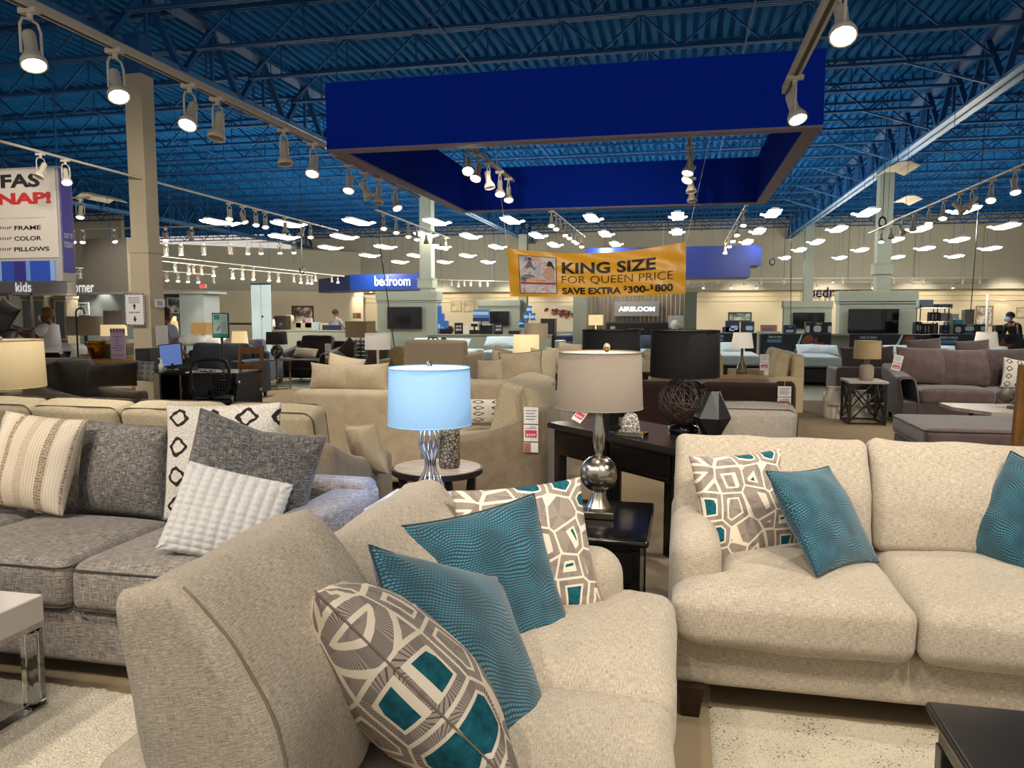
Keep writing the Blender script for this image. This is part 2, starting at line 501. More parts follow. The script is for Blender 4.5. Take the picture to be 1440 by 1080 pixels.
# ---- roof deck: trapezoid ribs running away from the viewer
mb = MB(); pitch = 0.2; z0, z1 = 6.38, 6.46
x = -36.0
prof = []
while x < 20.5:
    prof += [(x, z0), (x + 0.09, z0), (x + 0.115, z1), (x + 0.175, z1)]
    x += pitch
n = len(prof)
vs = [(a, -3, b) for a, b in prof] + [(a, 43, b) for a, b in prof]
mb.add(vs, [(i, i + 1, n + i + 1, n + i) for i in range(n - 1)])
mb.add([(-36, -3, 6.55), (20.5, -3, 6.55), (20.5, 43, 6.55), (-36, 43, 6.55)], [(0, 1, 2, 3)])
ceiling = struct(mb.build('ceiling', m_deck))

# ---- bar joists across the hall, four bays, shared meshes
def joist_meshes(L):
    bc = MB(); bc.box(0, L, -0.055, -0.012, 0, 0.045); bc.box(0, L, 0.012, 0.055, 0, 0.045)
    tc = MB(); tc.box(0, L, -0.055, -0.012, 0.56, 0.6); tc.box(0, L, 0.012, 0.055, 0.56, 0.6)
    wb = MB(); nseg = int(L / 0.62); dx = L / nseg
    for i in range(nseg):
        a = i * dx
        if i % 2 == 0: wb.bar((a, 0, 0.03), (a + dx, 0, 0.58), 0.03)
        else: wb.bar((a, 0, 0.58), (a + dx, 0, 0.03), 0.03)
        if i % 2 == 1: wb.bar((a, 0, 0.03), (a, 0, 0.58), 0.022)
    return bc.mesh('bottom_chord', m_steel), tc.mesh('top_chord', m_steel), wb.mesh('web', m_steel)
BAYX = [-33.6, -20.75, -7.9, 5.15, 18.0]
for b in range(4):
    meshes = joist_meshes(BAYX[b + 1] - BAYX[b] - 0.25)
    ys = [8.3 + 1.6 * i for i in range(21)] if b in (2, 3) else [9.9 + 1.6 * i for i in range(20)]
    for yy in ys:
        if b == 0 and yy < 24: continue
        if b == 3 and yy < 11: continue
        if b == 1 and yy < 9: continue
        j = bpy.data.objects.new('roof_beam', None); COL.objects.link(j); j.location = (BAYX[b] + 0.12, yy, 5.78); struct(j)
        for nm, me in zip(('bottom_chord', 'top_chord', 'web'), meshes): link(nm, me, j)
# ---- girders along the column lines
def girder(X, y0, y1):
    g = bpy.data.objects.new('girder_beam', None); COL.objects.link(g); g.location = (X, y0, 5.3); struct(g)
    L = y1 - y0
    for s in (-1, 1):
        MB().add([], []).box(s * 0.03 if s > 0 else -0.16, 0.16 if s > 0 else -0.03, 0, L, 0, 0.03).box(s * 0.03 - 0.012, s * 0.03 + 0.012, 0, L, 0, 0.15).build('bottom_chord', m_steel_hi, g)
    MB().box(-0.14, 0.14, 0, L, 0.98, 1.05).build('top_chord', m_steel, g)
    w = MB(); n_ = int(L / 1.6); dy = L / n_
    for i in range(n_):
        w.bar((0, i * dy, 0.05), (0, (i + 0.5) * dy, 1.0), 0.1, 0.07); w.bar((0, (i + 0.5) * dy, 1.0), (0, (i + 1) * dy, 0.05), 0.1, 0.07)
        w.bar((0, (i + 0.5) * dy, 0.05), (0, (i + 0.5) * dy, 1.0), 0.05)
    w.build('web', m_steel, g)
    return g
for X in (-20.75, -7.9, 5.15): girder(X, 3.0, 42.8)
# kicker braces from joists down to the girders
for X in (-7.9, 5.15):
    for yy in (14.7, 17.9, 21.1, 24.3, 27.5, 30.7):
        struct(MB().bar((X - 1.5, yy, 5.8), (X - 0.08, yy, 5.33), 0.035).build('brace_beam', m_steel_hi))
# bridging rods and conduit running with the ribs
for X in (-16.5, -12.2, -3.6, 0.9, 9.4, 13.7):
    struct(MB().bar((X, 8.2, 5.77), (X, 41, 5.77), 0.022).build('bridging_beam', m_steel))

# ---- columns
def column(x, y, w, top, mat, cap_z=None, cap_h=0.25, cap_w=0.06, rz=0):
    c = bpy.data.objects.new('column', None); COL.objects.link(c); c.location = (x, y, 0); c.rotation_euler.z = rz; struct(c)
    MB().box(-w / 2, w / 2, -w / 2, w / 2, 0, top).build('shaft', mat, c, bevel=0.01)
    if cap_z:
        e = w / 2 + cap_w
        MB().box(-e, e, -e, e, cap_z, cap_z + cap_h).box(-e - .02, e + .02, -e - .02, e + .02, cap_z + cap_h - .03, cap_z + cap_h).build('collar', mat, c)
    MB().box(-w / 2 - .015, w / 2 + .015, -w / 2 - .015, w / 2 + .015, 0, 0.12).build('plinth', mat, c)
    return c
column(-7.55, 9.8, 0.27, 4.86, m_colpaint)
struct(MB().box(-7.68, -7.42, 9.67, 9.93, 4.86, 5.4).build('column_top', m_steel))
c = struct(bpy.data.objects.new('column_wrap', None)); COL.objects.link(c); c.location = (-7.55, 9.8, 0)
MB().box(-.15, .15, -.15, .15, 0, 2.5).build('shaft', m_colpaint, c)
MB().box(-.165, .165, -.165, .165, 2.38, 2.52).build('collar', m_colpaint, c)
pA = at(598, 380, y=23.2); column(pA.x, 23.4, 0.38, 5.35, m_green, 2.35, 0.3)
pB = at(1243, 380, y=22.6); column(pB.x, 22.8, 0.36, 5.35, m_green, 2.6, 0.3)
pC = at(1138, 380, y=35.4); column(pC.x, 35.6, 0.38, 5.35, m_green)
pD = at(735, 340, y=36.4); column(pD.x, 36.6, 0.4, 5.35, m_green)

# ---- end wall: khaki upper wall above a valance, lit cream display wall under it
ww = struct(bpy.data.objects.new('wall_back', None)); COL.objects.link(ww)
for i in range(14):   # tall joined panels
    xa = -22 + i * 3.0
    MB().bbox(xa, xa + 2.985, 41.0, 41.25, 2.95, 6.36, 0.01).build('panel', m_greywall, ww)
MB().box(-22, 20, 40.75, 41.2, 2.75, 3.0).build('valance', m_greywall, ww)
MB().box(-22, 20, 41.35, 41.5, 0, 2.95).build('display_wall', m_warmwall, ww)
for z in (2.2, 2.45): MB().box(-22, 20, 41.28, 41.4, z, z + 0.04).build('moulding', m_warmwall, ww)
# side wall, left rear, slanting
A = at(150, 342, z=4.9); B = at(507, 357, z=4.9)
def wall_seg(name, a, b, z0, z1, mat, th=0.2, kids=()):
    d = Vector((b.x - a.x, b.y - a.y, 0)); L = d.length; ang = math.atan2(d.y, d.x)
    w = struct(MB().box(0, L, 0, th, z0, z1).build(name, mat, None, loc=(a.x, a.y, 0), rot=(0, 0, ang)))
    return w, L
w_, L_ = wall_seg('wall_left', A, B, 0, 5.0, m_greywall)
MB().box(0, L_, -0.3, 0, 0, 2.6).build('display_wall', m_warmwall, w_)
MB().box(0, L_, -0.36, 0, 2.55, 2.75).build('moulding', m_warmwall, w_)
struct(MB().box(at(-20, 400, y=30).x - 8, A.x + 1, A.y - 0.2, A.y, 0, 6.3).build('wall_far_left', m_greywall))
struct(MB().box(20.0, 20.2, 10, 41, 0, 6.4).build('wall_right', m_greywall))

# ================================================================== BLUE CEILING SURROUND
sx0, sx1, sy0, sy1, sz = -4.06, 1.36, 8.45, 14.0, 3.4
sur = thing('ceiling_surround', 'big royal blue square frame hanging under the roof over the showroom', 'surround', ((sx0 + sx1) / 2, (sy0 + sy1) / 2, sz))
hx, hy, th, hh = (sx1 - sx0) / 2, (sy1 - sy0) / 2, 0.16, 0.76
for nm, b in (('front_panel', (-hx, hx, -hy, -hy + th)), ('rear_panel', (-hx, hx, hy - th, hy)), ('side_panel', (-hx, -hx + th, -hy + th, hy - th)), ('side_panel', (hx - th, hx, -hy + th, hy - th))):
    MB().box(b[0], b[1], b[2], b[3], 0.012, hh).build(nm, m_royal, sur)
for b in ((-hx, hx, -hy, -hy + th), (-hx, hx, hy - th, hy), (-hx, -hx + th, -hy + th, hy - th), (hx - th, hx, -hy + th, hy - th)):
    MB().box(b[0] - .003, b[1] + .003, b[2] - .003, b[3] + .003, -0.012, 0.012).build('edge_trim', m_lilac, sur)
for (x_, y_) in ((-hx + .1, -hy + .1), (hx - .1, -hy + .1), (-hx + .1, hy - .1), (hx - .1, hy - .1), (0, -hy + .1), (0, hy - .1)):
    MB().bar((x_, y_, hh), (x_, y_, 2.4), 0.012).build('hanger_rod', m_steel, sur)

# blue bedroom fascia far left, and the far blue box on the right of the yellow banner
fas = thing('bedroom_fascia', 'faceted blue fascia with white bedroom lettering, hung before the far wall', 'fascia', (0, 0, 0))
z0f, z1f, yF = 2.95, 3.62, 31.0
p0 = at(448, 404, y=35.0); p1 = at(492, 404, y=31.5); p2 = at(592, 408, y=31.0)
def facepanel(a, b, zlo, zhi, par, nm='panel', mat=None, th=0.15):
    d = Vector((b.x - a.x, b.y - a.y, 0)); L = d.length
    return MB().box(0, L, 0, th, zlo, zhi).build(nm, mat or m_royal, par, loc=(a.x, a.y, 0), rot=(0, 0, math.atan2(d.y, d.x)))
m_fasblue = plain('fascia_blue', '#1a3f94', 0.4, var=0.03)
zt = at(540, 385, y=31).z; zb = at(540, 406, y=31).z
facepanel(p0, p1, zb, zt, fas, mat=m_fasblue); facepanel(p1, p2, zb, zt, fas, mat=m_fasblue)
MB().prism([(p0.x, p0.y), (p1.x, p1.y), (p2.x, p2.y), (p2.x, p2.y + 2), (p0.x, p0.y + 1)], zb - 0.03, zb, 'z').build('underside', m_fasblue, fas)
pl = at(552, 395, y=30.95)
lettering('bedroom', size_at(53, pl), size_at(14, pl), glow('letter_white', '#ffffff', 0.5), fas, (pl.x, 30.93, pl.z), bold=0.012)

far = thing('blue_box_sign', 'plain blue ceiling box behind the right end of the yellow banner', 'fascia', (0, 0, 0))
q0 = at(935, 345, y=24); q1 = at(1071, 345, y=24); q2 = at(1041, 391, y=26.0)
zt = at(1000, 346, y=24).z; zb = at(1000, 390, y=24).z
m_boxblue = plain('box_blue', '#0a2a80', .4, var=.03)
MB().box(q0.x - 2.4, q1.x - .3, 24.0, 25.6, zb, zt).build('front_panel', m_boxblue, far)
MB().prism([(q1.x - .3, 24.0), (q1.x, 24.0), (q1.x, 25.6), (q1.x - .3, 25.6)], zb + .35, zt, 'z').build('side_panel', m_boxblue, far)
for px_ in (700, 960, 1030): 
    pp = at(px_, 340, y=24.8); MB().bar((pp.x, 24.8, zt), (pp.x, 24.8, 5.8), 0.02).build('hanger_rod', m_steel, far)
# ================================================================== TRACK LIGHTS
m_lens = glow('lamp_lens', '#fff1d8', 22.0)
m_lens_off = plain('lamp_lens_off', '#8f8678', 0.3)
m_head = plain('lamp_head', '#d6cbb8', 0.45, var=0.02)
def _head_meshes(det):
    n = 14 if det else 8
    yk = MB()
    pts = [(-0.062, 0, -0.2), (-0.062, 0, -0.07), (-0.045, 0, -0.035), (0, 0, -0.025), (0.045, 0, -0.035), (0.062, 0, -0.07), (0.062, 0, -0.2)]
    yk.tube(pts, 0.007, 5)
    st = MB().lathe([(0.014, -0.03), (0.014, 0.0)], 8); st.box(-0.02, 0.02, -0.05, 0.05, 0, 0.025)
    can = MB().lathe([(0.0, 0.105), (0.026, 0.1), (0.03, 0.085), (0.03, 0.0), (0.036, -0.02), (0.058, -0.062), (0.06, -0.09), (0.053, -0.09), (0.05, -0.07)], n, cap=False)
    lens = MB().lathe([(0.052, -0.078), (0.035, -0.085), (0.0, -0.088)], n)
    return yk.mesh('yoke', m_head, True), st.mesh('stem', m_head), can.mesh('lamp_can', m_head, True), lens.mesh('lens', m_lens, True), lens.mesh('lens', m_lens_off, True)
HM = _head_meshes(True)
ORD = ['first', 'second', 'third', 'fourth', 'fifth', 'sixth', 'seventh', 'eighth', 'ninth', 'tenth', 'eleventh', 'twelfth', 'thirteenth', 'fourteenth', 'fifteenth', 'sixteenth']
def head(p, yaw, tx, ty, lit, label, group, power=0, s=1.0, aim=None):
    t = thing('track_spotlight', label, 'spotlight', p, yaw, group); t.scale = (s, s, s)
    link('stem', HM[1], t); link('yoke', HM[0], t)
    # heads swing towards the viewer's side of the floor, each a little differently
    u = Vector((-p[0], -p[1], 0)).normalized(); sd = Vector((-u.y, u.x, 0))
    k_ = (0.5 if lit else 0.25) - tx * .5
    ax = (u * k_ + sd * (ty * .9) + Vector((0, 0, -1))).normalized()
    ax = Matrix.Rotation(-yaw, 3, 'Z') @ ax
    e = (-ax).to_track_quat('Z', 'Y').to_euler()
    link('lamp_can', HM[2], t, (0, 0, -0.17), e)
    link('lens', HM[3] if lit else HM[4], t, (0, 0, -0.17), e)
    if power:
        a = aim or (p[0] - math.sin(ty) * 3, p[1] + math.sin(tx) * 3, 0)
        add_spot(p[0], p[1], p[2] - 0.3 * s, power, a)
    return t
def track(name_desc, pA, pB, heads, z=3.4, z2=None, by='spots', power=0, s=1.0, hang=True, yaw=0.0, label=None, w=0.035):
    """pA, pB: pixels of the track ends; heads: (px, lit, tiltx, tilty)"""
    a = at(pA[0], pA[1], z=z); b = at(pB[0], pB[1], z=z2 or z)
    d = b - a; L = d.length; ang = math.atan2(d.y, d.x)
    t = thing('lighting_track', label or ('white lighting track ' + name_desc), 'lighting track', a, ang)
    MB().bbox(0, L, -w / 2, w / 2, 0, w * 0.8, 0.003).build('rail', m_track, t)
    MB().box(0, L, -w * .2, w * .2, -0.002, 0.001).build('slot', m_black, t)
    if hang:
        nh = max(2, int(L / 2.0))
        for i in range(nh):
            xx = L * (i + .5) / nh
            MB().bar((xx, 0, w), (xx, 0, 6.37 - a.z), 0.006).build('hanger_wire', m_steel, t)
    for i, (px, py, lit, tx, ty) in enumerate(heads):
        # point on the track line whose pixel column is px
        best = None
        for k_ in range(201):
            q = a + d * (k_ / 200 * 1.02 - 0.01); v = np.array(q) - _O
            qx = 720 + CF * float(v @ _R) / float(v @ _F); qy = 540 - CF * float(v @ _U) / float(v @ _F)
            e = abs(qx - px) + abs(qy - py + 10) * .3
            if best is None or e < best[0]: best = (e, q)
        q = best[1]
        desc = ('lit' if lit else 'unlit')
        head((q.x, q.y, q.z - 0.026), ang + yaw, tx, ty, lit, f'{desc} white track spotlight, {ORD[i]} on the track {name_desc}', 'spotlights on the track ' + name_desc, power if lit else 0, s)
    return t
T = track
T('nearest the grey column', (-60, -35), (455, 208), [(42, 45, 1, .15, .1), (160, 95, 1, -.2, .15), (265, 142, 1, -.15, -.3), (305, 157, 0, .1, -.2), (399, 200, 0, .1, .1), (440, 217, 1, .0, -.2)], power=100, s=1.3, w=.07)
T('under the outer edge of the blue surround', (470, 222), (590, 278), [(491, 240, 1, 0, -.2), (513, 256, 0, .2, .6), (532, 262, 0, .1, -.1), (556, 272, 1, -.1, .35)], power=40, s=1.25, hang=False)
T('passing before the grey column', (-40, 190), (475, 325), [(55, 232, 0, -.2, -.5), (90, 240, 1, 0, .1), (322, 297, 1, 0, -.1), (342, 302, 1, .2, .4), (360, 309, 1, 0, 0), (373, 313, 1, 0, 0), (401, 317, 0, 0, 0), (425, 321, 0, .1, -.5), (436, 325, 1, 0, 0)], power=80, s=1.05)
T('crossing the sofa poster', (-30, 284), (127, 279), [(7, 298, 1, 0, 0), (112, 292, 1, .3, -.1)], power=120, z=3.2, yaw=0.2)
T('above the dark corner fascia', (98, 324), (325, 318), [(101, 338, 1, 0, .3), (116, 335, 1, 0, -.1), (160, 337, 1, 0, .3), (232, 335, 1, 0, 0), (269, 329, 0, 0, 0)], power=110, z=3.35)
T('starred with the brightest glare behind the column', (212, 344), (425, 340), [(233, 353, 1, .9, 0), (254, 353, 1, .4, 0), (286, 352, 1, .9, 0), (324, 352, 1, 1.2, 0), (348, 352, 1, .4, 0), (367, 352, 1, .3, 0), (393, 352, 1, .2, 0), (413, 352, 1, .1, .1)], power=80, z=3.3)
T('highest over the exit sign', (215, 360), (484, 389), [(340, 377, 0, 0, 0), (356, 380, 0, 0, 0), (443, 396, 1, 0, 0), (466, 392, 0, 0, 0), (475, 396, 1, 0, 0)], power=60, z=3.1)
T('short and upper, over the exit sign', (218, 367), (306, 376), [(219, 370, 1, 0, .2), (246, 374, 0, 0, .2), (265, 373, 1, 0, 0), (272, 379, 0, 0, 0), (283, 378, 0, .3, 0), (300, 378, 1, 0, 0)], power=60, z=2.95)
T('short and lower, over the exit sign', (218, 381), (303, 387), [(219, 388, 1, 0, .2), (234, 389, 1, 0, .2), (250, 391, 1, 0, 0), (264, 391, 1, 0, 0), (278, 392, 1, 0, .2), (300, 393, 0, 0, 0)], power=60, z=2.8)
T('over the pale blue screen', (322, 378), (440, 388), [(327, 385, 1, 0, 0), (341, 387, 1, 0, 0), (356, 388, 1, 0, 0), (378, 386, 1, 0, 0), (391, 387, 1, 0, 0), (413, 391, 0, 0, 0), (423, 391, 1, 0, 0), (432, 394, 1, 0, 0), (438, 396, 1, 0, 0)], power=60, z=2.85)
T('over the corner lettering, upper', (98, 377), (176, 381), [(103, 388, 0, 0, .2), (112, 380, 0, 0, 0), (122, 386, 0, .2, 0), (127, 384, 1, 0, .3), (141, 386, 1, 0, 0)], power=60, z=2.8)
T('over the corner lettering, lower', (98, 385), (176, 389), [(136, 391, 0, 0, .2), (151, 391, 0, 0, 0), (164, 393, 0, 0, .3), (173, 388, 0, 0, 0)], z=2.65)
T('inside the blue surround, outer side', (658, 205), (722, 256), [(658, 226, 1, -.8, 0), (671, 240, 1, -.2, -.3), (687, 249, 0, 0, .2), (703, 263, 1, 0, 0), (715, 272, 1, 0, 0)], power=30, z=3.55, s=1.25, hang=False, w=.05)
T('inside the blue surround, inner side', (969, 196), (973, 250), [(967, 215, 1, .2, -.2), (969, 228, 1, .1, -.4), (972, 245, 0, 0, .1), (975, 262, 0, .1, .1)], power=30, z=3.55, s=1.25, hang=False, w=.05)
T('in front of the green column', (528, 296), (632, 336), [(539, 311, 1, 0, 0), (557, 317, 1, 0, 0), (574, 326, 1, 0, 0), (586, 333, 1, 0, 0), (599, 333, 0, 0, 0), (610, 341, 1, 0, 0), (620, 345, 1, 0, 0), (627, 347, 1, 0, 0)], power=28, z=3.3)
T('above the yellow banner', (776, 297), (822, 334), [(773, 308, 1, 0, 0), (782, 314, 1, 0, 0), (788, 318, 0, 0, 0), (795, 326, 1, 0, 0), (801, 331, 1, 0, 0), (807, 336, 1, 0, 0), (811, 341, 1, 0, 0), (818, 346, 1, 0, 0)], power=28, z=3.35)
T('reaching down in front of the blue surround', (1230, -120), (1106, 132), [(1187, 8, 1, -.3, .1), (1118, 135, 1, .2, .35)], power=90, s=1.3, w=.08, z=3.4)
T('behind the blue surround on its open side', (1050, 289), (1019, 343), [(1046, 306, 1, 0, 0), (1037, 322, 1, 0, 0), (1031, 331, 1, 0, 0), (1026, 338, 1, 0, 0), (1020, 344, 1, 0, 0)], power=28, z=3.35)
T('rising beside the tall right column', (1500, 207), (1249, 315), [(1428, 257, 1, 0, .2), (1395, 268, 1, -.4, 0), (1368, 284, 0, 0, -.9), (1350, 288, 0, 0, 1.0), (1327, 298, 1, 0, 0), (1307, 307, 1, 0, 0), (1285, 309, 0, 0, 0), (1268, 318, 0, 0, .6), (1254, 324, 0, 0, 0)], power=70, s=1.15, z=3.4)
T('crossing the tall right column', (1222, 329), (1258, 313), [(1240, 331, 1, 0, 0)], power=40, z=3.2)
T('along the far wall above the television columns', (965, 392), (1392, 391), [(968, 400, 0, 0, 0), (1010, 397, 0, 0, 0), (1047, 398, 0, 0, .2), (1070, 398, 0, 0, 0), (1103, 398, 0, 0, 0), (1185, 398, 0, 0, 0), (1257, 400, 0, 0, 0), (1283, 398, 0, 0, 0), (1298, 398, 0, 0, .3), (1355, 398, 0, 0, 0), (1378, 396, 0, 0, 0)], z=3.2)
T('lower along the far wall', (965, 397), (1440, 397), [(990, 404, 1, 0, 0), (1028, 404, 1, 0, 0), (1064, 404, 1, .1, 0), (1149, 402, 1, 0, 0), (1226, 402, 1, 0, .3), (1340, 402, 1, 0, 0), (1413, 402, 1, 0, 0), (1405, 402, 0, 0, 0)], z=3.05, power=30)
T('over the framed prints at the far wall', (618, 394), (716, 396), [(635, 400, 0, 0, 0), (645, 403, 1, 0, 0), (653, 400, 0, 0, 0), (662, 399, 0, 0, 0), (675, 400, 0, 0, 0), (686, 401, 0, 0, 0)], z=3.1, power=20)
T('on the underside of the bedroom fascia', (484, 402), (590, 404), [(521, 403, 1, 0, .3), (531, 403, 1, 0, .3), (541, 403, 0, 0, 0), (495, 403, 0, 0, 0)], z=2.85, hang=False)

# ================================================================== HANGING FLUORESCENT LIGHTS
m_tube = glow('tube_light', '#fffaf0', 14.0)
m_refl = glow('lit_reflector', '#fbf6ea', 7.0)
m_fix = plain('fixture_grey', '#8b8b88', 0.4)
def _fix():
    b = MB(); b.box(-.08, .08, -.55, .6, .03, .09)
    r = MB()
    r.prism([(-.15, .03), (-.13, -.015), (.13, -.015), (.15, .03)], -.62, .55, 'y')
    for sx in (-1, 1): r.prism([(sx * .05, .02), (sx * .24, .07), (sx * .23, .09), (sx * .04, .04)], .52, .74, 'y')
    r2 = MB()
    t_ = MB()
    for xx in (-.2, -.12, -.04, .04, .12, .2): t_.lathe([(0, 0)], 3) if False else t_.bar((xx * .6, -.55, -.02), (xx * .6, .48, -.02), .02, n=6)
    w = MB()
    for e in (-1, 1): w.bar((0, e * .45, .16), (0, e * .45, 2.42), .008)
    return b.mesh('housing', m_fix), r.mesh('reflector', m_refl), t_.mesh('light_tube', m_tube), w.mesh('hanger_wire', m_steel)
FX = _fix()
FROWS = [
    ('nearest row', [(403, 316), (502, 313), (612, 313), (718, 311), (832, 308), (953, 305), (1087, 301), (1220, 300), (1358, 296)]),
    ('second row', [(307, 314), (397, 334), (482, 334), (597, 331), (660, 333), (755, 332), (851, 330), (952, 327), (1067, 326), (1179, 323), (1294, 323), (1415, 319)]),
    ('third row', [(463, 349), (540, 348), (618, 348), (698, 348), (779, 345), (865, 344), (1051, 341), (1149, 341), (1258, 338), (1348, 338)]),
    ('fourth row', [(518, 360), (584, 360), (656, 360), (1125, 352), (1211, 352), (1302, 350), (1394, 350)]),
    ('farthest row', [(561, 369), (624, 369), (685, 369), (1105, 363), (1182, 363), (1262, 362), (1344, 361)])]
for rn, lst in FROWS:
    for i, (px, py) in enumerate(lst):
        p = at(px, py, z=3.95)
        t = thing('fluorescent_light', f'lit hanging fluorescent light with winged reflectors, {ORD[i]} from the left in the {rn}', 'ceiling light', p, 0, 'hanging fluorescent lights over the far hall')
        for nm, me in zip(('housing', 'reflector', 'light_tube', 'hanger_wire'), FX): link(nm, me, t)
# their light: one downward area lamp under every second fixture
d = bpy.data.lights.new('tube_light', 'POINT'); d.shadow_soft_size = .3; d.energy = 150; d.color = (1.0, .96, .86)
for rn, lst in FROWS:
    for i, (px, py) in enumerate(lst):
        if i % 2: continue
        p = at(px, py, z=3.95); o = bpy.data.objects.new('tube_light', d); COL.objects.link(o); o.location = (p.x, p.y, p.z - .42)
# two dark (switched off) reflector fixtures by the tall right column
for (px, py, lb) in ((1262, 237, 'unlit cream reflector fixture at the top of the tall right column'), (1272, 282, 'unlit cream reflector fixture halfway up beside the tall right column'), (143, 278, 'unlit cream reflector fixture beside the grey column')):
    p = at(px, py, z=4.6)
    t = thing('reflector_fixture', lb, 'ceiling light', p, 0)
    MB().prism([(-.3, -.05), (-.1, .05), (.1, .05), (.3, -.05), (.28, -.06), (.1, .03), (-.1, .03), (-.28, -.06)], -.6, .6, 'y').build('reflector', m_cream, t)
    MB().bar((0, 0, .05), (0, 0, 1.2), .01).build('hanger_wire', m_steel, t)

# spot lamps without heads, added to brighten the banner, poster, column and left side
for (x, y, z, ax, ay, az, p) in ((-2.3, 9.4, 3.2, -2.4, 12.6, 2.1, 90), (-.2, 9.6, 3.2, -.9, 12.6, 2.2, 90), (-6.2, 6.4, 3.3, -7.3, 9.2, 2.3, 120), (-5.6, 7.0, 3.3, -7.5, 9.8, 1.6, 110), (-8.8, 6.6, 3.3, -9.4, 10.8, 1.0, 120), (-11.5, 14.5, 3.0, -11.5, 17.5, 1.8, 140), (-5.0, 16.5, 3.3, -4.4, 22, 1.5, 120), (-12.6, 15.6, 3.1, -13.2, 18.0, 2.6, 110), (-14.2, 15.8, 3.1, -14.6, 17.6, 2.2, 90), (-11.2, 15.8, 3.1, -11.6, 18.2, 2.8, 80)):
    add_spot(x, y, z, p, (ax, ay, az), size=rad(85))
for x in (-17, -13, -9, -5, -1, 3, 7, 11, 15):      # added wall-wash spots without heads, evenly spaced before the far wall
    add_spot(x, 39.2, 3.02, 150, (x, 41.3, 1.5), size=rad(95))
add_spot(3.4, 6.6, 3.4, 170, (3.6, 8.6, .4))  # extra lamp without a head, added to lighten the ottoman
# ================================================================== FABRICS
m_beige = weave('oatmeal_linen', '#7f7464', '#cfc4b2', '#aca08d', s=400, contrast=0.75)
m_beige_body = m_beige
m_greyfab = weave('grey_chenille', '#4a4541', '#b9b0a4', '#827a72', s=230, contrast=0.9, slub=0.8)
m_greyarm = m_greyfab
m_greypil = weave('grey_tweed', '#484543', '#b3ada6', '#75706b', s=120, contrast=1.25)
m_tan = weave('tan_cloth', '#8a7a64', '#ab9a82', '#998a74', s=200, contrast=0.6, bump=0.2)
m_tan_dk = weave('taupe_cloth', '#6f6352', '#8c7e69', '#7d705d', s=200, contrast=0.6, bump=0.2)
m_sand = weave('sand_cloth', '#beae92', '#dccfb2', '#cebfa2', s=200, contrast=0.6, bump=0.2)
m_pipe_d = plain('dark_piping', '#4f463c', 0.8)
m_leg = wood('dark_leg_wood', '#1d0f09', '#341b10', 0.35, 2)
m_espresso = plain('espresso_lacquer', '#0b0908', 0.16, var=0.3, scale=30)
m_chrome = plain('chrome', '#d8d8da', 0.08, 1.0)
m_pewter = plain('brushed_pewter', '#a89f90', 0.22, 1.0, var=0.12, scale=60)

def teal_mat():
    k = NT('teal_reptile', 0.75, 0, 0.4)
    uv = k.coord('UV')
    s = k.xyz(uv)
    nz = k.noise(uv, 3.2, 1)
    wv = k.math('MULTIPLY', k.math('SUBTRACT', nz, 0.5), 0.16)
    row = k.math('MULTIPLY', k.math('ADD', s[1], wv), 52)
    fr = k.math('FRACT', row)
    ri = k.math('FLOOR', row)
    cx = k.math('ADD', k.math('MULTIPLY', k.math('ADD', s[0], k.math('MULTIPLY', wv, 0.5)), 46), k.math('MULTIPLY', ri, 0.5))
    fc = k.math('FRACT', cx)
    a = k.math('ABSOLUTE', k.math('SUBTRACT', fr, 0.5)); b = k.math('ABSOLUTE', k.math('SUBTRACT', fc, 0.5))
    cell = k.math('MULTIPLY', k.math('LESS_THAN', a, 0.27), k.math('LESS_THAN', b, 0.38))
    n2 = k.noise(uv, 5, 1)
    br = k.ramp(n2, [(0.35, hexc('#1f5e70')), (0.65, hexc('#3b8499'))])
    k.col(k.mix(cell, hexc('#0a2a36'), br))
    k.bump(cell, 0.5, 0.003)
    k.b.inputs['Sheen Weight'].default_value = 0.3
    return k.m
m_teal = teal_mat()
def geo_mat():
    k = NT('geometric_print', 0.85, 0, 0.2)
    uv = k.coord('UV', (4.3, 4.3, 4.3))
    vd = k.n('ShaderNodeTexVoronoi', feature='DISTANCE_TO_EDGE'); k.inp(vd.inputs['Vector'], uv); vd.inputs['Scale'].default_value = 1; vd.inputs['Randomness'].default_value = 0.62
    vc = k.n('ShaderNodeTexVoronoi', feature='F1'); k.inp(vc.inputs['Vector'], uv); vc.inputs['Scale'].default_value = 1; vc.inputs['Randomness'].default_value = 0.62
    d = vd.outputs['Distance']; rnd = k.xyz(vc.outputs['Color'])
    pos = k.n('ShaderNodeVectorMath', operation='SUBTRACT'); k.inp(pos.inputs[0], uv); k.inp(pos.inputs[1], vc.outputs['Position'])
    pp = k.xyz(pos.outputs[0])
    ang = k.math('ARCTAN2', pp[1], pp[0])
    ticks = k.math('GREATER_THAN', k.math('FRACT', k.math('MULTIPLY', ang, 9.5)), 0.72)
    sect = k.math('GREATER_THAN', k.math('FRACT', k.math('ADD', k.math('MULTIPLY', ang, 0.48), rnd[1])), 0.74)
    cream = hexc('#e2d5bf'); taupe = hexc('#a3968a'); dk = hexc('#857a72'); line = hexc('#5b524c')
    ring = k.mix(ticks, taupe, line)
    ring = k.mix(sect, ring, dk)
    teal = k.ramp(k.noise(uv, 6, 2), [(0.3, hexc('#0d424e')), (0.7, hexc('#1a6370'))])
    inner = k.mix(k.math('GREATER_THAN', rnd[0], 0.35), ring, teal)
    c = k.mix(k.math('GREATER_THAN', d, 0.035), cream, ring)
    c = k.mix(k.math('GREATER_THAN', d, 0.185), c, cream)
    c = k.mix(k.math('GREATER_THAN', d, 0.245), c, inner)
    k.col(c); k.bump(k.noise(uv, 90, 1), 0.12, 0.003)
    return k.m
m_geo = geo_mat()
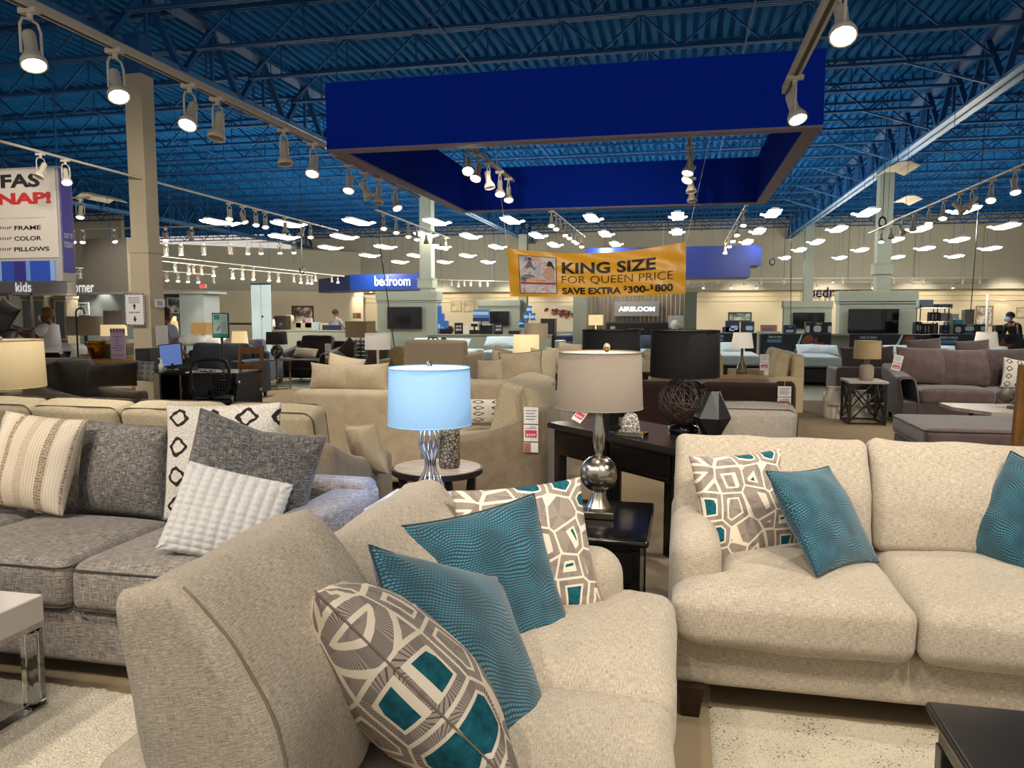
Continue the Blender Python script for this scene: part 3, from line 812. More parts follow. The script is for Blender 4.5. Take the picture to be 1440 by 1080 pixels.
def ikat_mat():
    k = NT('ring_print', 0.85, 0, 0.2)
    uv = k.coord('UV'); nz = k.noise(uv, 14, 2)
    s = k.xyz(uv)
    w = k.math('MULTIPLY', k.math('SUBTRACT', nz, 0.5), 0.22)
    gx = k.math('MULTIPLY', s[0], 3.4); gy = k.math('MULTIPLY', s[1], 4.0)
    a = k.math('ABSOLUTE', k.math('SUBTRACT', k.math('FRACT', gx), 0.5)); b = k.math('ABSOLUTE', k.math('SUBTRACT', k.math('FRACT', gy), 0.5))
    # rounded diamond: mix of L1 and L2 distances
    l1 = k.math('ADD', a, k.math('MULTIPLY', b, 0.82)); l2 = k.math('SQRT', k.math('ADD', k.math('MULTIPLY', a, a), k.math('MULTIPLY', b, b)))
    d = k.math('ADD', k.math('ADD', k.math('MULTIPLY', l1, 0.55), k.math('MULTIPLY', l2, 0.45)), w)
    ring = k.math('MULTIPLY', k.math('GREATER_THAN', d, 0.2), k.math('LESS_THAN', d, 0.315))
    base = k.ramp(k.noise(uv, 60, 2), [(0.35, hexc('#b9b1a6')), (0.65, hexc('#dcd6cb'))])
    k.col(k.mix(ring, base, hexc('#2c2724'))); k.bump(k.noise(uv, 150, 1), 0.25, 0.004)
    return k.m
m_ikat = ikat_mat()
def stripe_mat():
    k = NT('woven_stripes', 0.9, 0, 0.2)
    uv = k.coord('UV'); s = k.xyz(uv)
    dash = k.math('GREATER_THAN', k.math('FRACT', k.math('ADD', k.math('MULTIPLY', s[1], 62), k.math('MULTIPLY', k.noise(uv, 40, 1), 1.6))), 0.45)
    u = k.math('ADD', s[0], k.math('MULTIPLY', k.math('SUBTRACT', k.noise(uv, 25, 1), .5), 0.012))
    def band(c, w): return k.math('LESS_THAN', k.math('ABSOLUTE', k.math('SUBTRACT', u, c)), w)
    cream = hexc('#d9cbb4'); c = cream
    c = k.mix(band(0.5, 0.31), cream, hexc('#d2bfa4'))
    thin = k.math('MULTIPLY', k.math('GREATER_THAN', k.math('FRACT', k.math('MULTIPLY', u, 34)), 0.72), 0.6)
    c = k.mix(thin, c, hexc('#efe6d6'))
    pale = k.math('MULTIPLY', k.math('ADD', band(0.52, 0.045), band(0.05, 0.03)), dash)
    c = k.mix(pale, c, hexc('#b3a58f'))
    dark = k.math('MULTIPLY', k.math('ADD', k.math('ADD', band(0.29, 0.035), band(0.75, 0.04)), band(0.97, 0.01)), dash)
    c = k.mix(dark, c, hexc('#6f5c4d'))
    k.col(c); k.bump(k.noise(uv, 160, 1), 0.25, 0.004)
    return k.m
m_stripe = stripe_mat()
m_waffle = weave('waffle_chenille', '#a8a6a4', '#d2d0ce', '#bfbdbb', s=200, contrast=0.6)

# ================================================================== SOFA BUILDER
def welt(w, d, h, r, z, mat, par, loc=(0, 0, 0), rot=(0, 0, 0), tr=0.0045, crown=0):
    return MB().tube(rrect(w, d, r, z), tr, 5, closed=True).build('piping', mat, par, True, loc, rot)
def sofa(name, label, cat, x0, x1, y0, y1, face, seat_h=0.5, back_h=0.88, arm_h=0.64, arm_w=0.2, style='english', nseat=2, nback=2,
         mat=None, cmat=None, legm=None, pipe=None, tcush=False, seg=8, cush_h=0.19, back_cush=True, bc_h=0.5, skirt=False, foot=0.1,
         crown=0.03, arms=(1, 1), bc_t=0.2, wr=0.006, group=None, frame_h=None, arm_back=None, leg_t=0.05, rz=None):
    """axis-aligned footprint x0..x1, y0..y1 in the world; face: 'S' (towards the viewer), 'N', 'E', 'W'"""
    cx, cy_ = (x0 + x1) / 2, (y0 + y1) / 2
    rot = {'S': 0, 'E': PI / 2, 'N': PI, 'W': -PI / 2}[face]
    if face in 'SN': W, D = x1 - x0, y1 - y0
    else: W, D = y1 - y0, x1 - x0
    t = thing(name, label, cat, (cx, cy_, 0), rot if rz is None else rz, group)
    mat = mat or m_beige; cmat = cmat or mat; legm = legm or m_leg
    f = -D / 2; b = D / 2
    cush_bot = seat_h - cush_h
    zb = 0.02 if skirt else foot
    off = 0.1 if tcush else 0.02
    softbox(W - 0.03, D - off - 0.03, cush_bot - zb, 0.03, (0, 0.006, 0), seg).build('base', mat, t, True, (0, off / 2, (cush_bot + zb) / 2))
    for q, sx in enumerate((-1, 1)):
        if not arms[q]: continue
        aL = D - (0.2 if tcush else 0.03)
        ac = b - aL / 2 - 0.01
        ax_ = sx * (W / 2 - arm_w / 2)
        H_ = arm_h - zb
        if style == 'english':
            m = softbox(arm_w, aL, H_, 0.088, (0, 0.01, 0.012), seg, k=4)
        elif style == 'box':
            m = softbox(arm_w, aL, H_, 0.03, (0.008, 0.006, 0.008), seg)
        elif style == 'slope':
            def fn(v, u, H_=H_, aL=aL):
                tt = (v[:, 1] + aL / 2) / aL           # 0 front, 1 back
                rise = 0.20 * np.clip((tt - 0.35) / 0.65, 0, 1) ** 1.6
                dip = -0.02 * np.sin(np.clip(tt / 0.4, 0, 1) * PI)
                wgt = np.clip((v[:, 2] + H_ / 2) / H_, 0, 1) ** 2
                v[:, 2] += wgt * (rise + dip)
                v[:, 0] += 0
                return v
            m = softbox(arm_w, aL, H_, 0.05, (0.01, 0.01, 0.01), max(seg, 14), fn=fn)
        elif style == 'flare':
            def fn(v, u, sx=sx, H_=H_):
                z = (v[:, 2] + H_ / 2) / H_
                v[:, 0] += sx * 0.13 * np.clip(z - 0.35, 0, 1) ** 1.5
                tt = (v[:, 1] + aL / 2) / aL
                v[:, 2] += np.clip(z, 0, 1) ** 3 * 0.14 * tt ** 1.5
                return v
            m = softbox(arm_w, aL, H_, 0.06, (0.01, 0.01, 0.01), max(seg, 12), fn=fn)
        m.build('arm', mat, t, True, (ax_, ac, zb + H_ / 2))
    fh = frame_h or back_h - 0.08
    softbox(W - 0.02, 0.16, fh - zb, 0.045, (0, 0.01, 0.008), seg).build('back_frame', mat, t, True, (0, b - 0.08, (fh + zb) / 2))
    inner = W - (arm_w * arms[0] + arm_w * arms[1])
    xs0 = -W / 2 + arm_w * arms[0]
    cw = inner / nseat
    sd = D - 0.30
    for i in range(nseat):
        fn = None
        w_ = cw - 0.006
        xc = xs0 + cw * (i + .5)
        if tcush and (i == 0 or i == nseat - 1):
            # T cushion: the front corner reaches out in front of the arm
            sides = []
            if i == 0 and arms[0]: sides.append(-1)
            if i == nseat - 1 and arms[1]: sides.append(1)
            def fn(v, u, sides=tuple(sides), sd=sd, aw=arm_w):
                fr = np.clip((-v[:, 1] - (sd / 2 - 0.24)) / 0.05, 0, 1)
                for s_ in sides: v[:, 0] += s_ * fr * np.clip(s_ * u[:, 0], 0, 1) ** 2 * (aw - 0.01)
                return v
        m = softbox(w_, sd, cush_h, min(0.05, cush_h * .42), (0.004, 0.012, crown), max(seg, 16) if tcush else seg, k=4, wr=wr, seed=i + W, fn=fn)
        c = m.build('seat_cushion', cmat, t, True, (xc, f + sd / 2, cush_bot + cush_h / 2))
        if pipe:
            for zz in (cush_h / 2 - 0.018, -cush_h / 2 + 0.018):
                welt(w_ - .012 + 0.01, sd + 0.012, 0, 0.05, zz, pipe, c)
    if back_cush:
        bw = (inner if not tcush else W - .03) / nback
        bx0 = -bw * nback / 2 + (xs0 + inner / 2)
        for i in range(nback):
            def bfn(v, u):
                # plump top with sunken corners
                top = np.clip(u[:, 2], 0, 1)
                v[:, 2] += (0.012 if tcush else -.012) * top * (np.abs(u[:, 0]) ** 6)
                if tcush:
                    q = np.clip((u[:, 2] + .2) / 1.2, 0, 1) ** 1.6 * .5
                    v[:, 1] = v[:, 1] * (1 - q) + q * bc_t * .42
                return v
            m = softbox(bw - 0.008, bc_t, bc_h, min(0.042, bc_t * .4), (0.004, 0.045, 0.004), max(seg, 12), k=4, wr=wr * 1.3, seed=i * 3 + D, fn=bfn)
            c = m.build('back_cushion', cmat, t, True, (bx0 + bw * (i + .5), b - 0.13 - bc_t / 2 - .06, seat_h - 0.02 + bc_h / 2), (rad(-13), 0, 0))
            if pipe:
                for yy in (-bc_t / 2 + .02, bc_t / 2 - .02):
                    pts = [(p[0], yy, p[1]) for p in rrect(bw - .01, bc_h, 0.07, 0)]
                    MB().tube(pts, 0.0045, 5, closed=True).build('piping', pipe, c, True)
    if not skirt:
        for lx in (-1, 1):
            for ly in (-1, 1):
                MB().lathe([(leg_t * .5, 0), (leg_t * .75, zb + 0.01)], 4).build('leg', legm, t, False, (lx * (W / 2 - 0.09), ly * (D / 2 - 0.08 - (off * .4 if ly < 0 else 0)), 0), (0, 0, PI / 4))
    return t

# ---- the two oatmeal loveseats
A_ = sofa('loveseat', 'oatmeal linen loveseat facing the viewer beside the black side table, teal pillows at both arms', 'sofa', -0.03, 1.65, 2.75, 3.86, 'S', arm_w=0.2, arm_h=0.66, tcush=True, mat=m_beige, seg=16, wr=.009, back_h=0.84, crown=0.045, bc_h=0.475, bc_t=.23, foot=.11, leg_t=.09)
B_ = sofa('loveseat', 'oatmeal linen loveseat seen from its end, closest to the viewer, four pillows along its back', 'sofa', -1.06, -0.005, 1.14, 2.80, 'E', arm_w=0.2, arm_h=0.66, tcush=True, mat=m_beige, seg=18, wr=.010, back_h=0.82, crown=0.045, bc_h=0.47, bc_t=.25, foot=.11, leg_t=.09, frame_h=.68)
_bc = [c for c in B_.children if c.name.startswith('back_cushion')]
_bc[0].scale = (.71, 1, 1.10); _bc[0].location.x = -.535; _bc[0].location.z += .05; _bc[0].location.y += .08
_bc[1].scale = (1.12, 1, .93); _bc[1].location.x = .20; _bc[1].location.z -= .02; _bc[1].location.y += .07
# zipper-side seam running round the near end of the near back cushion
_rows = {}
for _v in _bc[0].data.vertices:
    if abs(_v.co.x + .385) < .03 and _v.co.y < .02: 
        _k = round(_v.co.z / .03)
        if _k not in _rows or _v.co.y < _rows[_k].y: _rows[_k] = _v.co.copy()
_pts = [_rows[_k] + Vector((-.002, -.001, 0)) for _k in sorted(_rows)]
if len(_pts) > 3: MB().tube(_pts, .0035, 6).build('seam', plain('seam_thread', '#7d6e5a', 0.9), _bc[0], True)
for _a in B_.children:
    if _a.name.startswith('arm') and _a.location.x < 0: _a.scale.z = .82; _a.location.z -= .05
# stitched seams on the loveseat aprons
m_stitch = plain('seam_thread', '#7d6e5a', 0.9)
for s_, xs in ((A_, (-0.58, 0.0, 0.58)), (B_, (-0.3, 0.3))):
    for xx in xs: MB().tube([(xx, -0.40, 0.12), (xx, -0.405, 0.2), (xx, -0.40, 0.3)], 0.0025, 4).build('seam', m_stitch, s_)

# ---- grey sofa on the left
G_ = sofa('grey_sofa', 'charcoal grey chenille sofa behind the white coffee table', 'sofa', -4.10, -1.45, 2.56, 3.55, 'S', arm_w=0.2, arm_h=0.66, style='box', nseat=3, nback=3, mat=m_greyfab, pipe=plain('grey_piping', '#3c3835', 0.8), back_cush=False, crown=0.03, cush_h=0.2, seg=12, back_h=0.78, foot=.07)

# ---- pillows
P = pillow
_p1 = P('dark teal reptile-pattern pillow nearest the viewer on the end-on loveseat', (-0.47, 1.67, 0.70), 66, 38, 20, 0.5, 0.5, 0.17, m_teal, m_teal, pinch=.06, seed=2)
place(_p1, (-.506, 1.757, .676), (-41.9, 23.2, 61.5))
P('dark teal reptile-pattern pillow in the middle of the end-on loveseat', (-0.565, 2.25, 0.672), 46, 22, -4, 0.50, 0.47, 0.17, m_teal, m_teal, pinch=.07, seed=3)
_p2 = P('cream and taupe geometric pillow with teal pentagons standing edge-on nearest the viewer', (0, 0, 0), 98, 33, 2, 0.44, 0.58, 0.27, m_geo, plain('geo_seam', '#7a6d60', .9), pr=.0022, pinch=.04, seed=4, power=.6)
_w = Vector((-.459, .837, -.303)).normalized(); _e = Vector((-.694, -.124, .709)).normalized(); _y = _e.cross(_w).normalized(); _e = _w.cross(_y)
_m = Matrix((_w, _y, _e)).transposed().to_4x4(); _p2.matrix_world = Matrix.Translation((-.577, 1.54, .70)) @ _m
P('cream and taupe geometric pillow with teal pentagons behind the middle teal pillow', (-0.50, 2.52, 0.70), 30, 22, -2, 0.48, 0.46, 0.15, m_geo, None, pinch=.06, seed=5)
_p3 = P('geometric teal and taupe pillow on the loveseat facing the viewer', (0.265, 3.22, 0.735), 14, 16, -14, 0.46, 0.46, 0.16, m_geo, None, pinch=.06, seed=6)
place(_p3, (.283, 3.36, .69), (-20, -1.2, 30))
_p4 = P('dark teal pillow leaning beside the geometric one on the loveseat facing the viewer', (0.535, 3.10, 0.71), 16, 26, 18, 0.43, 0.43, 0.16, m_teal, m_teal, pinch=.07, seed=7)
place(_p4, (.564, 3.187, .70), (-35.8, 4, 48.1))
P('dark teal pillow at the far right arm of the loveseat facing the viewer', (1.36, 3.30, 0.69), -50, 22, 14, 0.45, 0.45, 0.16, m_teal, m_teal, pinch=.07, seed=8)

m_pl = m_greypil
place(P('cream pillow with woven brown stripes on the grey sofa', (-3.05, 3.07, 0.72), 4, 18, 6, 0.50, 0.48, 0.17, m_stripe, None, pinch=.05, seed=9), (-3.12, 3.16, .775), (-18.6, 3.5, -1.8))
place(P('square grey back pillow between the striped and the ring-print pillows', (-2.57, 3.17, 0.70), 4, 14, 0, 0.48, 0.47, 0.2, m_pl, m_pl, pinch=.03, seed=10), (-2.75, 3.33, .72), (-5.2, 2.5, 3.8))
place(P('cream pillow with black ring diamonds behind the dark grey pillow', (-2.0, 3.12, 0.78), 8, 8, 0, 0.56, 0.55, 0.17, m_ikat, None, pinch=.05, seed=11), (-2.1, 3.2, .815), (-10.3, -1.2, 9.8))
P('large dark grey tweed pillow leaning at the arm of the grey sofa', (-1.83, 2.98, 0.775), 26, 12, 15, 0.55, 0.53, 0.19, weave('dark_tweed', '#2e2e2f', '#85827f', '#555352', s=120, contrast=1.25), m_pl, pinch=.05, seed=12, sag=.03)
# small white waffle pillow, its puffs modelled
def waffle():
    me, edge = pillow_mesh('waffle_pillow', 0.45, 0.38, 0.13, m_waffle, n=84, pinch=0.03, wr=0.006, seed=13)
    vs = me.vertices
    uvl = {}
    for l in me.loops: uvl[l.vertex_index] = me.uv_layers[0].data[l.index].uv
    for v in vs:
        u, w = uvl[v.index]
        a = abs(math.sin(u * PI * 10)) ** .6; b = abs(math.sin(w * PI * 14)) ** .45
        if abs(v.co.y) > .002: v.co.y += math.copysign(0.010 * a * b * min(1, abs(v.co.y) / .02), v.co.y)
        else:
            v.co.x *= 1 + .012 * math.sin(w * PI * 26); v.co.z *= 1 + .012 * math.sin(u * PI * 22)
    o = link('throw_pillow', me); tag(o, 'small white waffle-knit pillow in front of the dark grey one', 'pillow')
    orient(o, (-1.84, 2.82, 0.665), 24, 26, 16)
waffle()
P('grey and white pillow cut by the photo edge beside the striped pillow', (-3.62, 3.05, 0.78), 20, 10, 0, 0.46, 0.48, 0.18, m_ikat, None, pinch=.05, seed=14)

# ================================================================== TABLES IN FRONT
# white coffee table with acrylic legs
t = thing('coffee_table', 'white lacquered coffee table with clear acrylic legs on the shag rug', 'coffee table', (-2.80, 1.95, 0))
m_lacq = plain('white_lacquer', '#cfc9c4', 0.12, var=0.01)
m_acry = glassm('acrylic', '#f4f8f6', 0.02, 1.49)
MB().bbox(-.47, .47, -.42, .42, .35, .452, .004).build('tabletop', m_lacq, t)
MB().bbox(-.46, .46, -.41, .41, .325, .35, .002).build('steel_rail', m_chrome, t)
for sx in (-1, 1):
    for sy in (-1, 1):
        MB().bbox(sx * .44 - .028, sx * .44 + .028, sy * .385 - .028, sy * .385 + .028, .03, .325, .004).build('leg', m_acry, t)
    MB().bbox(sx * .44 - .03, sx * .44 + .03, -.42, .42, 0.005, .03, .003).build('foot_rail', m_chrome, t)
# dark coffee table at the right edge
t = thing('coffee_table', 'dark lacquered coffee table with rounded corner on the flecked rug', 'coffee table', (1.15, 1.92, 0))
m_dk = plain('graphite_lacquer', '#211e1c', 0.3, var=.15)
softbox(.94, .66, .03, .013, (0, 0, 0), 4).build('tabletop', m_dk, t, True, (0, 0, .42))
MB().bbox(-.44, .44, -.3, .3, .33, .405, .003).build('apron', m_dk, t)
for sx in (-1, 1):
    for sy in (-1, 1): MB().bbox(sx * .42 - .025, sx * .42 + .025, sy * .28 - .025, sy * .28 + .025, 0, .33, .003).build('leg', m_dk, t)
MB().bbox(-.40, .40, -.26, .26, .12, .14, .003).build('lower_shelf', m_dk, t)
for yy in (-.302,): MB().bbox(-.38, .38, yy - .01, yy, .34, .395, .002).build('drawer_front', m_dk, t)

# shag rug (left) and flecked rug (right)
def rug(label, x0, x1, y0, y1, h, n, m, amp, name='area_rug', cat='rug'):
    vs = []; fs = []
    nx = n; ny = int(n * (y1 - y0) / (x1 - x0))
    for j in range(ny + 1):
        for i in range(nx + 1):
            x = x0 + (x1 - x0) * i / nx; y = y0 + (y1 - y0) * j / ny
            p = Vector((x * 40, y * 40, 0)); p2 = Vector((x * 9, y * 9, 3))
            z = h + amp * noise.noise(p) + amp * noise.noise(p2)
            e = min(i, nx - i, j, ny - j)
            if e == 0: z = 0.0; x += amp * noise.noise(Vector((x * 60, y * 60, 5))); y += amp * noise.noise(Vector((x * 60, y * 60, 9)))
            vs.append((x, y, z))
    for j in range(ny):
        for i in range(nx):
            a = j * (nx + 1) + i; fs.append((a, a + 1, a + nx + 2, a + nx + 1))
    m_ = MB(); m_.v = vs; m_.f = fs
    return tag(m_.build(name, m, None, True), label, cat)
k = NT('shag', 0.95, 0, 0.1); co = k.coord('Object'); nn = k.noise(co, 130, 3, .6)
k.col(k.ramp(nn, [(0.3, hexc('#b3a78d')), (0.6, hexc('#e6ddc9'))])); k.bump(nn, 0.9, 0.012); m_shag = k.m
rug('cream shag rug under the white coffee table', -3.9, -1.25, 0.5, 2.52, 0.022, 200, m_shag, 0.009)
k = NT('flecked_rug', 0.95, 0, 0.1); co = k.coord('Object'); nn = k.noise(co, 110, 3, .7); n2 = k.noise(co, 5, 2)
fl = k.math('GREATER_THAN', k.math('ADD', nn, k.math('MULTIPLY', n2, .25)), 0.73)
k.col(k.mix(fl, k.ramp(nn, [(0.3, hexc('#aca188')), (0.6, hexc('#d6cdb8'))]), hexc('#6d6350'))); k.bump(nn, .6, .006); m_fleck = k.m
rug('cream rug with dark flecks in front of the loveseat facing the viewer', 0.13, 2.3, 0.9, 2.93, 0.012, 120, m_fleck, 0.002)

# ================================================================== SIDE TABLE + PEWTER LAMP
t = thing('side_table', 'glossy black side table with drawer between the two oatmeal loveseats', 'side table', (-0.44, 3.37, 0))
softbox(.66, .66, .032, .014, (0, 0, 0), 4).build('tabletop', m_espresso, t, True, (0, 0, .585))
MB().bbox(-.29, .29, -.29, .29, .05, .57, .004).build('cabinet', m_espresso, t)
for nm, z0_, z1_ in (('drawer_front', .41, .54), ('door', .09, .39)):
    fr = MB().bbox(-.26, .26, -.305, -.292, z0_, z1_, .003).build(nm, m_espresso, t)
    MB().bbox(-.22, .22, -.309, -.305, z0_ + .03, z1_ - .03, .002).build('panel', m_espresso, fr)
    MB().lathe([(0, 0), (.012, .004), (.014, .012), (0, .02)], 10).build('knob', m_pewter, fr, True, (0, -.306, (z0_ + z1_) / 2), (rad(90), 0, 0))
for sx in (-1, 1):
    for sy in (-1, 1): MB().bbox(sx * .27 - .025, sx * .27 + .025, sy * .27 - .025, sy * .27 + .025, 0, .55, .003).build('leg', m_espresso, t)

def shade_mat(name, hx, em=0.0, emc=None, trans=0.0, s=300):
    if name in _M: return _M[name]
    k = NT(name, 0.8, 0, 0.2); co = k.coord('Object', (s * .3, s * .3, s))
    nn = k.noise(co, 1, 1); c = hexc(hx)
    k.col(k.mix(nn, tuple([q * .86 for q in c[:3]] + [1]), tuple([min(1, q * 1.1) for q in c[:3]] + [1])))
    if em: k.inp(k.b.inputs['Emission Color'], hexc(emc or hx)); k.b.inputs['Emission Strength'].default_value = em
    _M[name] = k.m; return k.m
m_in = plain('shade_lining', '#e8e2d4', 0.6)
def shade(par, z0_, z1_, r0, r1, mat, inner=None, oval=1.0, n=40, square=False, fin=None):
    """drum or empire shade: outer skin, lining, spider and finial"""
    n_ = 4 if square else n
    m = MB(); m.lathe([(r0, z0_), (r1, z1_), (r1 - .004, z1_), (r0 - .004, z0_), (r0, z0_)], n_, cap=False)
    o = m.build('lamp_shade', mat, par, not square, rot=(0, 0, PI / 4 if square else 0)); o.scale = (1, oval, 1)
    li = MB().lathe([(r0 - .006, z0_ + .002), (r1 - .006, z1_ - .002)], n_, cap=False).build('lining', inner or m_in, o, not square)
    for zz, rr in ((z0_, r0), (z1_, r1)):
        MB().tube([(rr * math.cos(2 * PI * i / n_), rr * math.sin(2 * PI * i / n_), zz) for i in range(n_)], .003, 4, closed=True).build('trim', mat, o)
    sp = MB()
    for a in (0, 120, 240): sp.bar((0, 0, z1_ - .02), ((r1 - .005) * math.cos(rad(a)), (r1 - .005) * math.sin(rad(a)) * oval, z1_ - .012), .004)
    sp.build('spider', m_chrome, par)
    if fin: MB().lathe([(0, 0), (.012, .005), (.016, .02), (.012, .038), (0, .045)], 8).build('finial', fin, par, False, (0, 0, z1_ - .012))
    return o
# pewter lamp
pz = at(836, 712, z=.601)
t = thing('table_lamp', 'pewter ball-base table lamp with taupe drum shade on the glossy black side table', 'lamp', (pz.x + .035, 3.40, .601))
MB().bbox(-.075, .075, -.075, .075, 0, .032, .004).build('plinth', m_pewter, t)
MB().lathe([(.062, .032), (.055, .045), (.04, .075), (.03, .105), (.028, .12)], 28).build('foot', m_pewter, t, True)
MB().lathe([(.028, .118)] + [(.084 * math.sin(rad(a)), .192 - .084 * math.cos(rad(a))) for a in range(22, 172, 10)] + [(.014, .268)], 32).build('ball', m_pewter, t, True)
MB().lathe([(.016, .265), (.019, .272), (.014, .28), (.024, .31), (.028, .345), (.027, .38), (.018, .44), (.015, .465), (.026, .50), (.03, .508), (.0, .51)], 28).build('stem', m_pewter, t, True)
MB().lathe([(.006, .5), (.006, .73)], 8).build('harp_rod', m_chrome, t)
MB().lathe([(0, .0), (.014, .008), (.016, .022), (.012, .036), (0, .046)], 6).build('finial', glassm('crystal', '#f6ecd0', .03), t, False, (.03, 0, .735))
shade(t, .49, .735, .192, .182, shade_mat('taupe_shade', '#82776b'))
# blue-lit lamp on its white table
bl = at(604, 700, z=.60)
t = thing('side_table', 'small white side table under the blue-lit lamp', 'side table', (-1.2, 3.50, 0))
MB().bbox(-.23, .23, -.22, .22, .565, .60, .003).build('tabletop', m_lacq, t)
for sx in (-1, 1):
    for sy in (-1, 1): MB().bbox(sx * .2 - .018, sx * .2 + .018, sy * .19 - .018, sy * .19 + .018, 0, .565, .002).build('leg', m_lacq, t)
MB().bbox(-.2, .2, -.19, .19, .2, .22, .002).build('lower_shelf', m_lacq, t)
LX, LY = at(604, 560, y=3.55).x, 3.55
t = thing('table_lamp', 'table lamp with pale blue glowing drum shade and wavy silver rod base', 'lamp', (LX, LY, .60))
MB().lathe([(.07, 0), (.07, .012), (.02, .02)], 24).build('foot', m_chrome, t, True)
for i in range(12):
    a0 = 2 * PI * i / 12
    pts = []
    for q in range(25):
        u = q / 24; r = .03 + .016 * math.sin(u * PI * 3.2 + .4) + .03 * (1 - u) ** 4 + .012 * u
        pts.append((r * math.cos(a0 + .25 * math.sin(u * 5)), r * math.sin(a0 + .25 * math.sin(u * 5)), .012 + u * .375))
    MB().tube(pts, .0055, 5).build('rod', m_chrome, t, True)
MB().lathe([(.035, .38), (.045, .39), (.045, .396), (.0, .4)], 20).build('collar', m_chrome, t, True)
m_blue = shade_mat('blue_lit_shade', '#8ab0d4', 0.2, '#6fb0f0', s=300)
shade(t, .37, .645, .203, .197, m_blue, inner=glow('lit_lining', '#cfe8ff', 1.1), fin=m_chrome)
MB().lathe([(0, .5), (.03, .52), (.033, .55), (.015, .59), (0, .6)], 12).build('bulb', glow('cool_bulb', '#a9cfff', 6), t, True)
for zz, e in ((.46, 14), (.60, 6)):
    d = bpy.data.lights.new('bulb_light', 'POINT'); d.energy = e; d.color = (.22, .42, 1.0); d.shadow_soft_size = .04
    o = bpy.data.objects.new('bulb_light', d); COL.objects.link(o); o.location = (LX, LY, .60 + zz)

# ---- angled console behind
CA = rad(-45.7); CX, CY_ = -0.823, 4.854
cl, cd, ctop = 1.22, 0.56, 0.81
t = thing('console_table', 'long black console table set at an angle behind the pewter lamp', 'console table', (CX, CY_, 0), CA)
m_contop = plain('worn_black_top', '#1c1816', 0.25, var=.3)
MB().bbox(-.01, cl, -.01, cd, ctop - .035, ctop, .006).build('tabletop', m_contop, t)
MB().bbox(.03, cl - .04, .02, cd - .02, ctop - .20, ctop - .035, .003).build('apron', m_espresso, t)
for i in range(2):
    MB().bbox(.10 + i * .52, .58 + i * .52, .008, .02, ctop - .18, ctop - .05, .003).build('drawer_front', m_espresso, t)
for lx in (.03, .56, cl - .10):
    for ly in (.02, cd - .08): MB().bbox(lx, lx + .06, ly, ly + .06, 0, ctop - .19, .004).build('leg', m_espresso, t)
def on_console(lx, ly):
    return Vector((CX + lx * math.cos(CA) - ly * math.sin(CA), CY_ + lx * math.sin(CA) + ly * math.cos(CA), ctop))
# black lamp partly hidden
p = at(858, 604, z=ctop)
t = thing('table_lamp', 'black-shaded lamp standing behind the taupe lampshade', 'lamp', p)
m_blkshade = shade_mat('black_shade', '#060505')
MB().lathe([(.07, 0), (.07, .02), (.05, .03), (.055, .16), (.03, .2), (.012, .22), (.012, .5)], 4).build('stem', m_black, t)
shade(t, .30, .60, .178, .172, m_blkshade, inner=plain('dull_lining', '#7d766b', .7))
# big black drum with wicker ball base
p = at(961, 609, z=ctop)
t = thing('table_lamp', 'lamp with large black drum shade on an open wicker ball base', 'lamp', p)
m_wick = plain('dark_wicker', '#33241d', 0.5)
MB().lathe([(.0, 0), (.078, .0), (.09, .018), (.086, .04), (.06, .047), (0, .047)], 24).build('foot', plain('gloss_black', '#090808', 0.05), t, True)
rb = .145; zc = .047 + rb * .97
wk = MB(); rnd = random.Random(5)
for i in range(85):
    nrm_ = Vector((rnd.gauss(0, 1), rnd.gauss(0, 1), rnd.gauss(0, .55))).normalized()
    a = nrm_.orthogonal().normalized(); b = nrm_.cross(a); off = rnd.uniform(-.75, .75); r_ = math.sqrt(1 - off * off)
    wk.tube([(nrm_ * off + (a * math.cos(2 * PI * q / 22) + b * math.sin(2 * PI * q / 22)) * r_) * rb * rnd.uniform(.985, 1.01) + Vector((0, 0, zc)) for q in range(22)], .0022, 3, closed=True)
wkobj = wk.build('wicker_strands', m_wick, t)
for i in range(6):
    a = PI * i / 6
    MB().tube([(rb * math.sin(2 * PI * q / 30) * math.cos(a), rb * math.sin(2 * PI * q / 30) * math.sin(a), zc + rb * math.cos(2 * PI * q / 30)) for q in range(30)], .0032, 5, closed=True).build('rib', m_wick, t, True)
MB().tube([(rb * math.cos(2 * PI * q / 30), rb * math.sin(2 * PI * q / 30), zc) for q in range(30)], .0032, 5, closed=True).build('rib', m_wick, t, True)
MB().lathe([(.01, zc + rb - .01), (.01, .56)], 8).build('stem', m_black, t)
shade(t, .335, .60, .2, .196, m_blkshade, inner=plain('dull_lining', '#7d766b', .7))
tg = MB().bbox(-.05, .05, -.002, .002, -.03, .03, .001).build('price_tag', plain('tag_paper', '#d9d3ca', .7), t, False, (.09, -.04, zc + .13), (rad(35), rad(-28), 0))
# black faceted vase
p = at(1001, 615, z=ctop)
t = MB(); n = 6
def ring(r, z, a0): return [(r * math.cos(2 * PI * i / n + a0), r * math.sin(2 * PI * i / n + a0), z) for i in range(n)]
r0_, r1_, r2_ = ring(.048, 0, .3), ring(.105, .115, .3 + PI / 6), ring(.042, .265, .3)
t.v = r0_ + r1_ + r2_
for i in range(n):
    j = (i + 1) % n
    t.f += [(i, j, n + i), (j, n + j, n + i), (n + i, n + j, 2 * n + j), (n + i, 2 * n + j, 2 * n + i)]
t.f += [tuple(range(n))]
vz = t.build('faceted_vase', plain('matte_black', '#191817', 0.38), None, False, p); tag(vz, 'black faceted vase beside the wicker ball lamp', 'vase')
